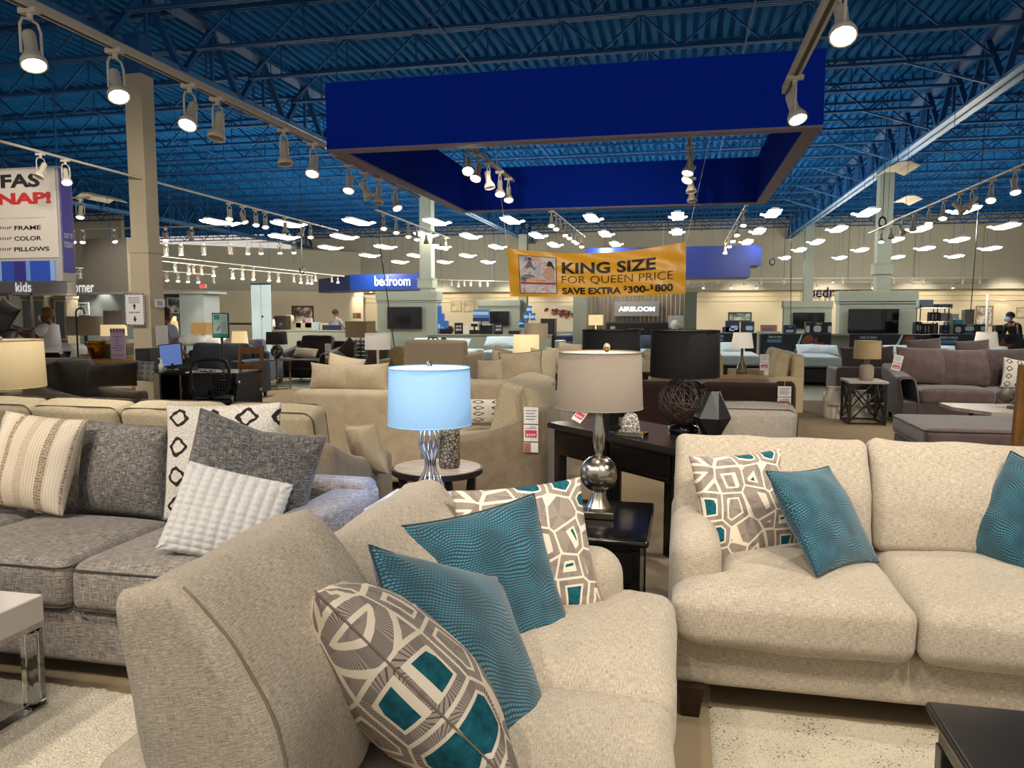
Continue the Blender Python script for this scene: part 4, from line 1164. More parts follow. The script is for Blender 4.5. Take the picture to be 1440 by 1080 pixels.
# glass slab with rock crystal
p = at(884, 612, z=ctop)
t = thing('crystal_ornament', 'rough crystal rock on a clear glass slab, on the console', 'ornament', p, rad(-20))
MB().bbox(-.105, .105, -.045, .045, 0.001, .022, .003).build('glass_slab', glassm('green_glass', '#cfeee0', .02, 1.5), t)
bm_ = MB(); nn_ = 9
vs = []; rnd = random.Random(2)
for zi, (rr, zz) in enumerate([(.052, .023), (.058, .05), (.054, .085), (.04, .115), (.02, .13)]):
    for q in range(nn_): a = 2 * PI * q / nn_; vs.append((rr * (1 + rnd.uniform(-.15, .15)) * math.cos(a) + .01, .6 * rr * (1 + rnd.uniform(-.15, .15)) * math.sin(a), zz + rnd.uniform(-.006, .006)))
fs = [(i * nn_ + q, i * nn_ + (q + 1) % nn_, (i + 1) * nn_ + (q + 1) % nn_, (i + 1) * nn_ + q) for i in range(4) for q in range(nn_)] + [tuple(range(nn_)), tuple(range(4 * nn_, 5 * nn_))]
bm_.add(vs, fs)
k = NT('rock', .15); co = k.coord('Object'); k.col(k.ramp(k.noise(co, 70, 3, .7), [(.35, hexc('#2c2926')), (.5, hexc('#8c867d')), (.68, hexc('#dcd8d0'))])); k.bump(k.noise(co, 60, 2), .8, .01)
bm_.build('rock', k.m, t)
# price tags (generic builder): a hanging strip of cards
m_paper = plain('paper_white', '#e3dedb', .7, var=.01); m_redp = plain('tag_red', '#c23a4c', .6); m_ink = plain('ink', '#4a4240', .8); m_clear = glassm('clear_sleeve', '#ffffff', .15, 1.3)
def price_tag(label, p, w, h, price='$559', rx=0, rz=0, ry=0, cards=2, photo=True):
    t = thing('price_tag', label, 'price tag', p); t.rotation_euler = (rx, ry, rz)
    n_ = cards; ch_ = h / (n_ + (.6 if photo else 0))
    z = 0
    for i in range(n_):
        c = MB().bbox(-w / 2, w / 2, -.001, .001, z - ch_ * .94, z, .0005).build('card', m_paper, t)
        if i == n_ - 1:
            MB().box(-w * .4, w * .4, -.0022, -.0012, z - ch_ * .72, z - ch_ * .3).build('price_panel', m_redp, c)
            lettering(price, w * .62, ch_ * .17, m_paper, c, (0, -.0026, z - ch_ * .58), bold=.02)
            MB().box(-w * .1, w * .38, -.0022, -.0014, z - ch_ * .14, z - ch_ * .11).box(-w * .38, w * .38, -.0022, -.0014, z - ch_ * .22, z - ch_ * .195).build('print_line', m_ink, c)
        else:
            mm = MB()
            for q in range(4): mm.box(-w * .38, w * (.38 - .12 * (q % 2)), -.0022, -.0014, z - ch_ * (.22 + .16 * q), z - ch_ * (.185 + .16 * q))
            mm.build('print_line', m_ink, c)
        z -= ch_
    if photo:
        c = MB().bbox(-w / 2, w / 2, -.001, .001, z - ch_ * .56, z, .0005).build('card', m_paper, t)
        MB().box(-w * .48, 0, -.0022, -.0012, z - ch_ * .54, z - .003).build('photo_patch', plain('photo_tone', '#a0694a', .6, var=.6, scale=40), c)
    MB().tube([(0, 0, 0), (0, .0, .05)], .0012, 4).build('string', m_paper, t)
    return t
p = on_console(.33, .10)
price_tag('tilted red and white price tag lying at the far end of the console', (at(822, 577, z=.90).x, at(822, 577, z=.90).y, .905), .075, .10, '$399', rx=rad(-38), rz=rad(-30), cards=1, photo=False, ry=rad(20))

# ---- round wood table with woven vase, behind the blue lamp
p = at(615, 657, z=.60)
t = thing('round_table', 'round table with pale wood top and dark splayed legs behind the blue-lit lamp', 'side table', (p.x, p.y, 0))
R_ = size_at(128, p) / 2
MB().lathe([(R_ * .97, .565), (R_, .57), (R_, .60), (0.0, .6001)], 40).build('rim', plain('dark_edge', '#1d1512', .4), t, True, sharp=.5)
k = NT('grey_wood_top', .45); co = k.coord('Object', (3, 40, 3)); nn = k.noise(co, 1, 4, .6); k.col(k.ramp(nn, [(.3, hexc('#8d7a63')), (.7, hexc('#c9b698'))]))
for i in range(7):   # planks of the round top
    ya = -R_ * .94 + i * R_ * 1.88 / 7; yb = ya + R_ * 1.88 / 7 - .004
    pts = []
    Ri = R_ * .95
    for yy in (ya, (ya + yb) / 2, yb): pts.append((math.sqrt(max(0, Ri * Ri - yy * yy)), yy))
    poly = pts + [(-a, b) for a, b in reversed(pts)]
    MB().prism(poly, .599, .604, 'z').build('plank', k.m, t)
for i in range(8):
    a = rad(45 * (i // 2 * 2) + (i % 2) * 34)
    MB().bar((R_ * .8 * math.cos(a), R_ * .8 * math.sin(a), .57), (R_ * .72 * math.cos(a + (.45 if i % 2 else -.1)), R_ * .72 * math.sin(a + (.45 if i % 2 else -.1)), 0), .035).build('leg', m_black, t)
MB().lathe([(R_ * .7, .0), (R_ * .72, .0), (R_ * .72, .025), (R_ * .7, .025)], 30).build('base_ring', m_black, t)
pv = at(632, 657, z=.605)
rv = size_at(20, pv) / 2 * 1.5
k = NT('woven_vase_glaze', .5); co = k.coord('UV'); 
v_ = k.n('ShaderNodeTexVoronoi', feature='DISTANCE_TO_EDGE'); k.inp(v_.inputs['Vector'], k.coord('Object')); v_.inputs['Scale'].default_value = 52
k.col(k.mix(k.math('GREATER_THAN', v_.outputs['Distance'], .12), hexc('#3a3026'), hexc('#8f8266'))); k.bump(v_.outputs['Distance'], .8, .01)
t = MB().lathe([(rv * .9, 0), (rv, .02), (rv, .2), (rv * .96, .235), (rv * .88, .235), (rv * .88, .03), (0, .03)], 26).build('woven_vase', k.m, None, True, (pv.x + .0, pv.y, .605)); tag(t, 'brown woven-texture vase on the round wood table', 'vase')
# ================================================================== MIDDLE DISTANCE
def X(px, Y): return at(px, 445, y=Y).x
def Zp(px, py, Y): return at(px, py, y=Y).z
def lamp(label, px, Y, top, bot, wpx, zbase, base='gourd', sm=None, bm=None, square=False, taper=.93, inner=None, r=None, fin=None, oval=1.0):
    """shade top/bottom/width in photo pixels at depth Y, standing on height zbase"""
    p = at(px, (top + bot) / 2, y=Y)
    zt_, zb_ = Zp(px, top, Y), Zp(px, bot, Y)
    R_ = size_at(wpx, p) / 2
    if square: R_ *= 1.25
    t = thing('table_lamp' if base != 'floor' else 'floor_lamp', label, 'lamp', (p.x, Y, zbase))
    bm = bm or m_pewter
    hb = zb_ - zbase
    if base == 'gourd':
        pr = [(.0, 0), (.5, 0), (.5, .03), (.42, .05), (.75, .2), (.8, .32), (.62, .48), (.28, .62), (.2, .72), (.2, .98), (.12, 1.0)]
        MB().lathe([(a * R_ * .62, b * hb) for a, b in pr], 18).build('lamp_base', bm, t, True)
    elif base == 'bottle':
        pr = [(0, 0), (.62, 0), (.66, .04), (.66, .6), (.55, .68), (.25, .74), (.22, .84), (.3, .9), (.2, 1.0)]
        MB().lathe([(a * R_ * .8, b * hb) for a, b in pr], 18).build('lamp_base', bm, t, True)
    elif base == 'stick':
        MB().lathe([(0, 0), (.5 * R_, 0), (.5 * R_, .03), (.1 * R_, .05), (.1 * R_, hb)], 14).build('lamp_base', bm, t, True)
    elif base == 'tower':
        m = MB(); e = R_ * .42; nl = 9
        for i in range(nl): m.bbox(-e * (1 - .03 * i), e * (1 - .03 * i), -e * .7, e * .7, hb * .94 * i / nl + .002, hb * .94 * (i + .86) / nl, .006)
        m.bar((0, 0, 0), (0, 0, hb), .02); m.build('lamp_base', bm, t)
    elif base == 'ball':
        rb_ = hb * .42
        m = MB(); rnd = random.Random(int(px))
        for i in range(22):
            nn_ = Vector((rnd.gauss(0, 1), rnd.gauss(0, 1), rnd.gauss(0, .6))).normalized(); a = nn_.orthogonal().normalized(); b = nn_.cross(a)
            m.tube([(a * math.cos(2 * PI * q / 12) + b * math.sin(2 * PI * q / 12)) * rb_ + Vector((0, 0, hb * .5)) for q in range(12)], .006, 3, closed=True)
        m.build('lamp_base', bm, t); MB().lathe([(0, 0), (.06, 0), (.06, .02), (.01, .03), (.01, hb)], 10).build('foot', bm, t)
    elif base == 'bead':
        m = MB(); nb = max(3, int(hb / .07))
        for i in range(nb):
            r_ = hb / nb / 2; m.lathe([(0, 0)] + [(r_ * math.sin(rad(a)) * .95 + .004, r_ - r_ * math.cos(rad(a))) for a in range(20, 180, 32)] + [(0, 2 * r_)], 10, (0, 0, i * 2 * r_))
        m.build('lamp_base', bm, t, True)
    shade(t, hb, zt_ - zbase, R_, R_ * taper, sm or shade_mat('ivory_shade', '#cdbf9f'), inner=inner, n=24, square=square, fin=fin)
    MB().bar((0, 0, hb - .02), (0, 0, zt_ - zbase), .01).build('harp_rod', m_chrome, t)
    return t
S_ivory = shade_mat('ivory_shade', '#d6c8a8'); S_tan = shade_mat('tan_shade', '#a8946f'); S_lit = shade_mat('lit_shade', '#f0dcae', .55, '#ffdca0'); S_grey = shade_mat('grey_shade', '#8d867e')
S_white = shade_mat('white_shade', '#e2dcd0', .25, '#fff0d8'); S_choc = shade_mat('chocolate_shade', '#1f1513')
def simple_table(label, x0, x1, y0, y1, z, topm, legm, th=.035, leg=.04, cross=False, cat='side table', name='side_table', shelf=False):
    t = thing(name, label, cat, ((x0 + x1) / 2, (y0 + y1) / 2, 0)); a, b = (x1 - x0) / 2, (y1 - y0) / 2
    MB().bbox(-a, a, -b, b, z - th, z, .005).build('tabletop', topm, t)
    for sx in (-1, 1):
        for sy in (-1, 1): MB().box(sx * (a - .03) - leg / 2, sx * (a - .03) + leg / 2, sy * (b - .03) - leg / 2, sy * (b - .03) + leg / 2, 0, z - th).build('leg', legm, t)
    if cross:
        for sy in (-1, 1):
            for s in (-1, 1): MB().bar((-s * (a - .03), sy * (b - .03), .04), (s * (a - .03), sy * (b - .03), z - th), leg * .6).build('cross_brace', legm, t)
            MB().bar((-(a - .03), sy * (b - .03), .02), (a - .03, sy * (b - .03), .02), leg * .7).build('stretcher', legm, t)
        for sx in (-1, 1):
            for s in (-1, 1): MB().bar((sx * (a - .03), -s * (b - .03), .04), (sx * (a - .03), s * (b - .03), z - th), leg * .6).build('cross_brace', legm, t)
            MB().bar((sx * (a - .03), -(b - .03), .02), (sx * (a - .03), b - .03, .02), leg * .7).build('stretcher', legm, t)
    if shelf: MB().bbox(-a + .03, a - .03, -b + .03, b - .03, z * .3, z * .3 + .02, .003).build('shelf', legm, t)
    return t

# ---- sofas right behind the grey one
m_oat2 = weave('pale_oat_cloth', '#8f826a', '#c4b698', '#aa9c80', s=240, contrast=.7)
m_taup = velvet('taupe_velvet', '#6c5d49', '#8e7d65', .4)
m_lino = velvet('beige_microfibre', '#a39278', '#c3b397', .3)
sofa('sofa', 'pale oat sofa with four welted back cushions right behind the grey sofa', 'sofa', -5.0, -1.93, 4.02, 4.98, 'N', nseat=4, nback=4, mat=m_taup, cmat=m_oat2, style='slope', arm_h=.58, back_h=.84, pipe=m_pipe_d, bc_h=.46, arm_w=.2, frame_h=.72)
P('small tan cushion in the arm of the pale oat sofa', (X(512, 4.62), 4.62, .63), 150, 12, 8, .34, .34, .14, m_oat2, m_oat2, pinch=.07, seed=21)
# long sofa with its plain back to the viewer (D1) and its neighbour (D2)
D1 = sofa('sofa', 'beige sofa with plain rear panel and wedge cushions on top, behind the pale oat sofa', 'sofa', X(408, 6.0), X(612, 6.0), 6.0, 6.95, 'N', nseat=2, nback=2, mat=m_lino, style='box', arm_h=.84, back_h=.95, frame_h=.86, bc_h=.3, back_cush=False)
D2 = sofa('sofa', 'wide beige sofa with four bolster pillows standing above its rear panel', 'sofa', X(600, 7.0), X(760, 7.0), 7.0, 7.95, 'N', nseat=2, nback=2, mat=m_lino, style='box', arm_h=.84, back_h=.95, frame_h=.88, back_cush=False)
for lb, px, py, Y, w, h, yw, rl, mt in (
    ('beige pillow with knotted corner, first on the sofa with wedge cushions', 468, 531, 6.22, .42, .24, 8, 4, m_lino),
    ('beige pillow leaning against its neighbour on the sofa with wedge cushions', 515, 532, 6.22, .44, .26, -6, -3, m_lino),
    ('pale pillow peeking out behind the two wedge pillows', 485, 520, 6.5, .34, .26, 20, 12, m_sand),
    ('short beige pillow at the near end of the four-pillow sofa', 690, 524, 7.2, .30, .26, -14, -4, m_lino),
    ('second beige pillow of the four-pillow sofa', 710, 519, 7.32, .30, .36, 25, 8, m_lino),
    ('wide welted beige pillow in the middle of the four-pillow sofa', 733, 519, 7.22, .42, .34, 8, -4, m_lino),
    ('cream pillow at the open end of the four-pillow sofa', 764, 515, 7.6, .30, .36, 40, 6, m_sand)):
    q = at(px, py, y=Y); P(lb, (q.x, Y, q.z), yw, 8, rl, w, h, .15, mt, m_pipe_d if 'welted' in lb else None, pinch=.09, seed=int(px))
# curved-arm sofa whose arm faces the viewer, tag hanging (F)
F_ = sofa('sofa', 'taupe sofa turned sideways with a knotted back cushion and hanging price tag', 'sofa', -1.90, -0.93, 5.35, 6.85, 'W', nseat=2, nback=1, mat=m_taup, cmat=m_oat2, style='slope', arm_h=.62, back_h=.92, arm_w=.2, bc_h=.52, frame_h=.84, bc_t=.24)
q = at(761, 575, y=5.62); P('pale knotted back cushion above the price tag', (q.x - .02, 5.72, .76), 80, 10, 0, .52, .44, .24, m_oat2, m_oat2, pinch=.04, seed=31, power=.4)
q = at(705, 578, y=6.3); P('cream pillow with small dark blossoms on the sideways taupe sofa', (q.x, 6.3, q.z), 10, 10, 0, .55, .2, .1, m_ikat, None, pinch=.02, seed=32)
q = at(746, 573, y=5.30); price_tag('long price tag strip with red panel and portrait card on the taupe sofa', (q.x, 5.32, q.z), .105, .33, '$559', cards=2)
# tan upholstered panel sofa seen from behind above the blue lamp
sofa('loveseat', 'tan loveseat with seamed flat rear panel above the blue-lit lamp', 'sofa', X(566, 9.6), X(655, 9.6), 9.6, 10.5, 'N', nseat=1, nback=1, mat=weave('light_tan_cloth', '#a8967a', '#cbb99c', s=200, contrast=.6), style='box', arm_h=.98, arm_w=.1, back_h=1.2, frame_h=1.17, bc_h=.4)
# light cloth chair behind the console and brown sofa behind it
sofa('loveseat', 'pale grey linen loveseat with dark piping behind the faceted vase', 'sofa', X(985, 5.3), X(1134, 5.3), 5.3, 6.2, 'N', nseat=1, nback=1, arms=(0, 0), mat=weave('pale_grey_linen', '#8b8479', '#bdb5a8', '#a39b8f', s=240, contrast=.8), style='slope', arm_h=.6, arm_w=.14, back_h=.8, pipe=m_pipe_d, bc_h=.40, frame_h=.66, bc_t=.2)
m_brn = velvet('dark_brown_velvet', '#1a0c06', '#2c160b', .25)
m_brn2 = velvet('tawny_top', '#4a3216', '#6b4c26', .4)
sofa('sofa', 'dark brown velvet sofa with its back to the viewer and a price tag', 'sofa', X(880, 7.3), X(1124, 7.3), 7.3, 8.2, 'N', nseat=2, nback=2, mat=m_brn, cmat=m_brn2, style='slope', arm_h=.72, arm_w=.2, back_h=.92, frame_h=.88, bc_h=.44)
q = at(1103, 543, y=7.24); price_tag('price tag with red panel on the dark brown velvet sofa', (q.x, 7.22, q.z), .115, .20, '$699', cards=2, photo=False)
sofa('sofa', 'dark brown sofa partly hidden behind the two black lampshades', 'sofa', X(868, 9.2), X(925, 9.2), 9.2, 10.1, 'N', nseat=1, nback=1, mat=m_brn, cmat=m_sand, style='box', arm_h=.6, arm_w=.15, back_h=.9)
# olive lamp on its table, cream sofa with tag
simple_table('mirrored side table carrying the olive gourd lamp', X(1018, 10.6), X(1069, 10.6), 10.4, 10.9, .60, plain('pale_glass_top', '#b9b6ae', .1), m_pewter)
lamp('table lamp with ivory empire shade and olive gourd base on the mirrored side table', 1044, 10.65, 468, 489, 31, .60, 'gourd', S_white, plain('olive_glass', '#5b5336', .15), taper=.8)
m_crm = velvet('cream_leather', '#b5a37e', '#cdbd98', .1)
sofa('sofa', 'cream sofa facing sideways with upright end panel and price tag', 'sofa', X(1030, 11.9), X(1128, 11.9), 11.5, 13.2, 'W', nseat=2, nback=2, mat=m_crm, style='box', arm_h=.62, back_h=.98, frame_h=.93, arm_w=.15, bc_h=.5)
q = at(1075, 498, y=11.45); price_tag('price tag with red panel on the arm of the sideways cream sofa', (q.x, 11.42, q.z), .12, .30, '$899', cards=2)
sofa('armchair', 'cream armchair cut by the large black lampshade', 'armchair', X(995, 12.5), X(1019, 12.5), 12.5, 13.4, 'W', nseat=1, nback=1, mat=m_crm, style='box', arm_h=.6, back_h=.95, arm_w=.12)

# ---- right-hand grouping: mauve-brown sectional
m_mauve = velvet('mauve_brown_microfibre', '#4a3d3b', '#6b5a57', .45)
m_mauve_d = velvet('dark_mauve_microfibre', '#3a302f', '#574a49', .45)
kx0 = X(1262, 11.9)
K_ = sofa('sofa', 'mauve-brown microfibre sofa with flared arm behind the wide ottoman', 'sofa', kx0 - .05, kx0 + 3.2, 11.3, 12.3, 'S', nseat=3, nback=3, mat=m_mauve_d, cmat=m_mauve, style='flare', arm_h=.66, back_h=.82, arm_w=.24, back_cush=False, seg=10)
for i, (px, py) in enumerate(((1297, 514), (1359, 517), (1418, 516))):
    q = at(px, py, y=11.85)
    P(['square mauve-brown back pillow beside the price tag on the flared-arm sofa', 'middle square mauve-brown back pillow of the flared-arm sofa', 'square dark back pillow behind the cream patterned one'][i], (q.x, 11.85, q.z), 4 - 3 * i, 14, 2 - 2 * i, .70, .52, .22, m_mauve if i < 2 else m_mauve_d, None, pinch=.04, seed=41 + i)
q = at(1432, 527, y=11.5); P('cream pillow with fine line pattern at the end of the flared-arm sofa', (q.x, 11.5, q.z), 8, 14, 10, .42, .42, .16, m_ikat, None, pinch=.06, seed=45)
q = at(1262, 499, y=11.6); price_tag('price tag with red panel hanging from the mauve-brown sofa pillow', (q.x, 11.5, q.z), .12, .22, '$799', cards=2, photo=False, ry=rad(12))
kb = sofa('sofa', 'dark mauve sofa back to back behind the flared-arm sofa', 'sofa', X(1176, 13.4), X(1262, 13.4), 13.2, 14.1, 'N', nseat=1, nback=1, mat=m_mauve_d, style='box', arm_h=.62, back_h=.74, arm_w=.18, back_cush=False)
for px, py, Y, lb in ((1204, 503, 13.5, 'dark mauve pillow behind the cylinder lamp'), (1236, 503, 13.5, 'dark mauve pillow beside the price tag'), (1300, 494, 12.2, 'mauve velvet pillow peeking over the flared-arm sofa'), (1368, 496, 12.2, 'dark mauve pillow peeking over the middle of the flared-arm sofa')):
    q = at(px, py, y=Y); P(lb, (q.x, Y, q.z), 10, 10, -4, .5, .36, .18, m_mauve_d, None, pinch=.05, seed=int(px))
oy0 = 7.85; ox0 = X(1313, 7.85) - .02
t = thing('ottoman', 'wide mauve-brown ottoman in front of the sculpture table', 'ottoman', (ox0 + 1.1, oy0 + .6, 0))
softbox(2.2, 1.2, .20, .06, (0, .005, .012), 12, wr=.004).build('cushion', m_mauve, t, True, (0, 0, .33))
softbox(2.16, 1.16, .13, .03, (0, 0, 0), 8).build('base', m_mauve_d, t, True, (0, 0, .165))
for zz in (.245, .41): welt(2.19, 1.19, 0, .06, zz, m_mauve_d, t, tr=.007)
for sx in (-1, 1):
    for sy in (-1, 1): MB().lathe([(.03, 0), (.04, .1)], 8).build('leg', m_leg, t, False, (sx * .98, sy * .5, 0))
# faceted coffee table with sculpture
cx0, cx1 = X(1352, 9.4), X(1432, 9.4) + .35
m_pale = wood('pale_weathered_wood', '#8a7f74', '#b8aca0', .4)
t = thing('coffee_table', 'coffee table with pale clipped-corner top between ottoman and flared-arm sofa', 'coffee table', ((cx0 + cx1) / 2, 9.55, 0))
a = (cx1 - cx0) / 2
MB().prism([(-a, .45), (-a, .0), (-a + .25, -.45), (a - .25, -.45), (a, 0), (a, .45)], .42, .46, 'z').build('tabletop', m_pale, t)
for sx in (-1, 1):
    for sy in (-1, 1): MB().bar((sx * (a - .2), sy * .3, 0), (sx * (a - .3), sy * .25, .42), .04).build('leg', m_black, t)
MB().bbox(-a + .2, a - .2, -.3, .3, .12, .15, .004).build('shelf', m_pale, t)
q = at(1393, 565, z=.46)
t = thing('sculpture', 'grey figure sculpture with leaf shape on the clipped-corner table', 'sculpture', (q.x, 9.5, .46))
m_sc = plain('aged_bronze', '#57554a', .5, .3)
MB().lathe([(0, 0), (.09, 0), (.09, .03), (.03, .05), (0, .05)], 12).build('plinth', m_sc, t)
MB().tube([(0, 0, .04), (.03, 0, .13), (.01, 0, .2), (.06, 0, .3)], .03, 8, rs=[.035, .03, .035, .01]).build('figure', m_sc, t, True)
MB().lathe([(0, -.01), (.085, -.004), (.085, .004), (0, .01)], 18).build('leaf', m_sc, t, True, (-.1, 0, .15), (rad(90), 0, 0))
MB().tube([(-.02, 0, .12), (-.07, 0, .14)], .01, 5).build('arm', m_sc, t)
# end table, bottle lamp and milk cans
simple_table('black framed side table with crossed braces and pale top beside the milk cans', X(1195, 11.3), X(1252, 11.3), 11.2, 11.8, .60, m_pale, m_black, leg=.03, cross=True)
lamp('table lamp with tan drum shade and plaster bottle base on the crossed-brace table', 1220, 11.5, 479, 504, 36, .60, 'bottle', S_tan, plain('plaster', '#9a8b78', .8), taper=.97)
m_enam = plain('chipped_enamel', '#e0d8c6', .5, var=.12, scale=25)
for lb, px, py, Y, R_, h in (('large cream enamel milk can with farm lettering beside the crossed-brace table', 1172, 577, 11.9, .145, .46), ('small cream enamel milk can seen through the crossed braces', 1210, 578, 12.05, .12, .40)):
    q = at(px, py, y=Y)
    t = thing('milk_can', lb, 'milk can', (q.x, Y, 0))
    MB().lathe([(0, .002), (R_ * .95, .002), (R_, .02), (R_, h * .62), (R_ * .93, h * .68), (R_ * .6, h * .84), (R_ * .58, h * .93), (R_ * .72, h), (R_ * .62, h), (R_ * .5, h * .95), (0, h * .95)], 22).build('body', m_enam, t, True, sharp=.8)
    for s in (-1, 1): MB().tube([(s * R_ * .62, 0, h * .84), (s * R_ * 1.0, 0, h * .86), (s * R_ * 1.05, 0, h * .74), (s * R_ * .88, 0, h * .68)], .009, 6).build('handle', m_enam, t, True)
    tx_ = 'FARM FRESH' if R_ > .13 else 'FARM'
    def bend(v, R_=R_):
        a_ = v[:, 0] / R_; o_ = v.copy(); o_[:, 0] = np.sin(a_) * (R_ + .002); o_[:, 1] = -np.cos(a_) * (R_ + .002); return o_
    lettering(tx_, R_ * 1.5, h * .09, m_ink, t, (0, 0, h * .42), fn=bend)
# wooden chair post cut by the right edge
m_oak = wood('honey_oak', '#4d2f0c', '#7a5220', .35, 2)
def wood_chair(label, x, y, rz, seat, back, w=.44, slats=2, seatm=None, mt=None):
    t = thing('dining_chair', label, 'chair', (x, y, 0), rz); mt = mt or m_oak
    MB().bbox(-w / 2, w / 2, -.22, .22, seat - .04, seat, .006).build('seat', seatm or mt, t)
    for sx in (-1, 1):
        MB().bbox(sx * (w / 2 - .025) - .02, sx * (w / 2 - .025) + .02, -.215, -.175, 0, seat - .04, .003).build('leg', mt, t)
        MB().bar((sx * (w / 2 - .025), .19, 0), (sx * (w / 2 - .025), .2, seat), .04).bar((sx * (w / 2 - .025), .2, seat), (sx * (w / 2 - .025), .27, back), .04).build('back_post', mt, t)
    for i in range(slats):
        z = back - .07 - i * .24
        MB().bar((-w / 2 + .04, .2 + .07 * (z - seat) / (back - seat), z), (w / 2 - .04, .2 + .07 * (z - seat) / (back - seat), z), .02, .09).build('back_rail', mt, t)
    for sx in (-1, 1): MB().bar((sx * (w / 2 - .025), -.19, .18), (sx * (w / 2 - .025), .19, .18), .02).build('stretcher', mt, t)
    MB().bar((-w / 2 + .03, -.19, seat - .07), (w / 2 - .03, -.19, seat - .07), .02, .05).build('apron', mt, t)
    return t
wood_chair('honey oak chair cut off by the photo edge beside the ottoman', X(1441, 4.38) + .205, 4.65, PI + .0, .47, Zp(1437, 513, 4.4), slats=2)

# ---- left middle distance
lamp('table lamp with linen drum shade and rough stone base at the left photo edge', 2, 4.72, 478, 544, 108, .58, 'tower', shade_mat('linen_shade', '#c9b68f'), plain('rough_stone', '#6d6a58', .8, var=.35, scale=40), taper=.97, fin=glassm('crystal', '#f6ecd0', .03))
simple_table('brown side table under the stone-base lamp', -4.75, X(34, 4.8), 4.35, 5.1, .58, wood('brown_top', '#4b3a2b', '#6f5a45', .4), m_leg)
sofa('armchair', 'dark olive-brown armchair with long piped bolster before the writing desk', 'armchair', X(100, 8.0), X(200, 8.0), 7.2, 8.1, 'E', nseat=1, nback=1, mat=m_taup, style='slope', arm_h=.60, back_h=.8, arm_w=.16, cmat=velvet('olive_brown', '#2f261a', '#4b3d2b', .4), pipe=m_black)
q = at(90, 532, y=8.6); P('tall olive-brown back cushion standing behind the armchair', (q.x, 8.55, q.z), 6, 8, -1, .74, .56, .2, velvet('olive_brown', '#2f261a', '#4b3d2b', .4), m_black, pinch=.02, seed=51)
q = at(135, 530, y=7.35); P('long piped olive-brown bolster on the armchair', (q.x, 7.6, q.z), 4, 8, -3, .62, .26, .18, velvet('olive_brown', '#2f261a', '#4b3d2b', .4), m_black, pinch=.03, seed=52)
q = at(181, 524, y=7.5); P('zebra-print cushion at the end of the olive-brown bolster', (q.x, 7.75, q.z), 30, 8, 6, .22, .24, .12, m_ikat, None, pinch=.05, seed=53)
# desk behind the column with its clutter
dY = 8.9
dx0, dx1 = X(196, dY), X(326, dY)
t = thing('office_desk', 'black office desk beside the grey column', 'desk', ((dx0 + dx1) / 2, dY + .35, 0)); a = (dx1 - dx0) / 2
MB().prism([(-a, -.1), (-a + .3, -.35), (a, -.3), (a, .35), (-a, .35)], .71, .75, 'z').build('desktop', m_espresso, t)
MB().bbox(-a + .03, a - .33, .28, .31, 0, .71, .003).build('modesty_panel', m_black, t)
MB().bbox(-a + .03, -a + .06, -.05, .31, 0, .71, .003).build('side_panel', m_black, t)
ped = MB().bbox(a - .36, a - .02, -.27, .31, 0, .71, .003).build('pedestal', m_black, t)
for z0_, z1_ in ((.04, .36), (.39, .53), (.56, .69)):
    dr = MB().bbox(a - .345, a - .035, -.285, -.27, z0_, z1_, .002).build('drawer_front', m_espresso, ped)
    dr.parent = t
    MB().bar((a - .24, -.295, (z0_ + z1_) / 2 + .03), (a - .14, -.295, (z0_ + z1_) / 2 + .03), .012).build('handle', m_chrome, dr)
MB().bar((-a + .55, -.3, 0), (-a + .55, -.3, .71), .03).build('leg', m_pewter, t)
def dpt(px, y, z=.75): return Vector((X(px, y), y, z))
t = thing('desktop_tower', 'black computer tower on the desk against the column', 'computer', dpt(208, 9.15)); MB().bbox(-.11, .11, -.15, .15, 0, .30, .006).build('case', m_black, t)
MB().bbox(-.1, .1, -.155, -.15, .02, .28, .002).build('front_panel', m_blacksatin, t)
MB().tube([(-.11, .1, .25), (-.2, .1, .2), (-.17, .1, .02)], .006, 5).build('cable', m_black, t)
t = thing('monitor', 'tilted desk monitor with dim blue screen', 'monitor', dpt(240, 9.1), rad(22))
MB().lathe([(.09, 0), (.09, .012), (.02, .02), (.02, .1)], 16).build('stand', m_black, t)
MB().bbox(-.15, .15, -.02, .02, .06, .37, .008).build('bezel', m_black, t, rot=(rad(-10), rad(-6), 0))
MB().box(-.135, .135, -.0235, -.021, .075, .355).build('screen', glow('blue_screen', '#4d67a8', .45), t, rot=(rad(-10), rad(-6), 0))
t = thing('card_terminal', 'card terminal with lit blue display on the desk', 'card terminal', dpt(262, 9.2)); MB().prism([(-.1, 0), (.1, 0), (.1, .14), (.04, .17), (-.1, .05)], -.07, .07, 'x').build('case', m_black, t)
MB().box(-.05, .05, -.005, .0, .1, .15).build('display', glow('blue_display', '#2d6bff', 2.2), t, rot=(rad(-25), 0, 0), loc=(0, -.03, .02))
t = thing('sanitizer_bottle', 'clear pump bottle of sanitizer on the desk', 'bottle', dpt(224, 8.85)); MB().lathe([(0, 0), (.035, 0), (.035, .1), (.014, .125), (.014, .14)], 14).build('bottle', plain('clear_gel', '#c9cdc8', .1), t, True)
MB().lathe([(.016, .14), (.016, .155), (.006, .16), (.006, .18)], 10).bar((0, 0, .18), (-.04, 0, .178), .01).build('pump', m_white, t)
for i, (px, y, w) in enumerate(((285, 9.0, .2), (276, 8.95, .26), (300, 9.05, .16))):
    o = MB(); 
    for q_ in range(3): o.box(-w / 2 + q_ * .004, w / 2 + q_ * .004, -.12, .12, q_ * .004, q_ * .004 + .003)
    o = o.build('paper_stack', m_paper, None, False, dpt(px, y), (0, 0, .3 * i)); tag(o, ['loose paper stack on the desk near the chair', 'paper stack on the desk in front of the card terminal', 'small paper stack at the drawer side of the desk'][i], 'papers')
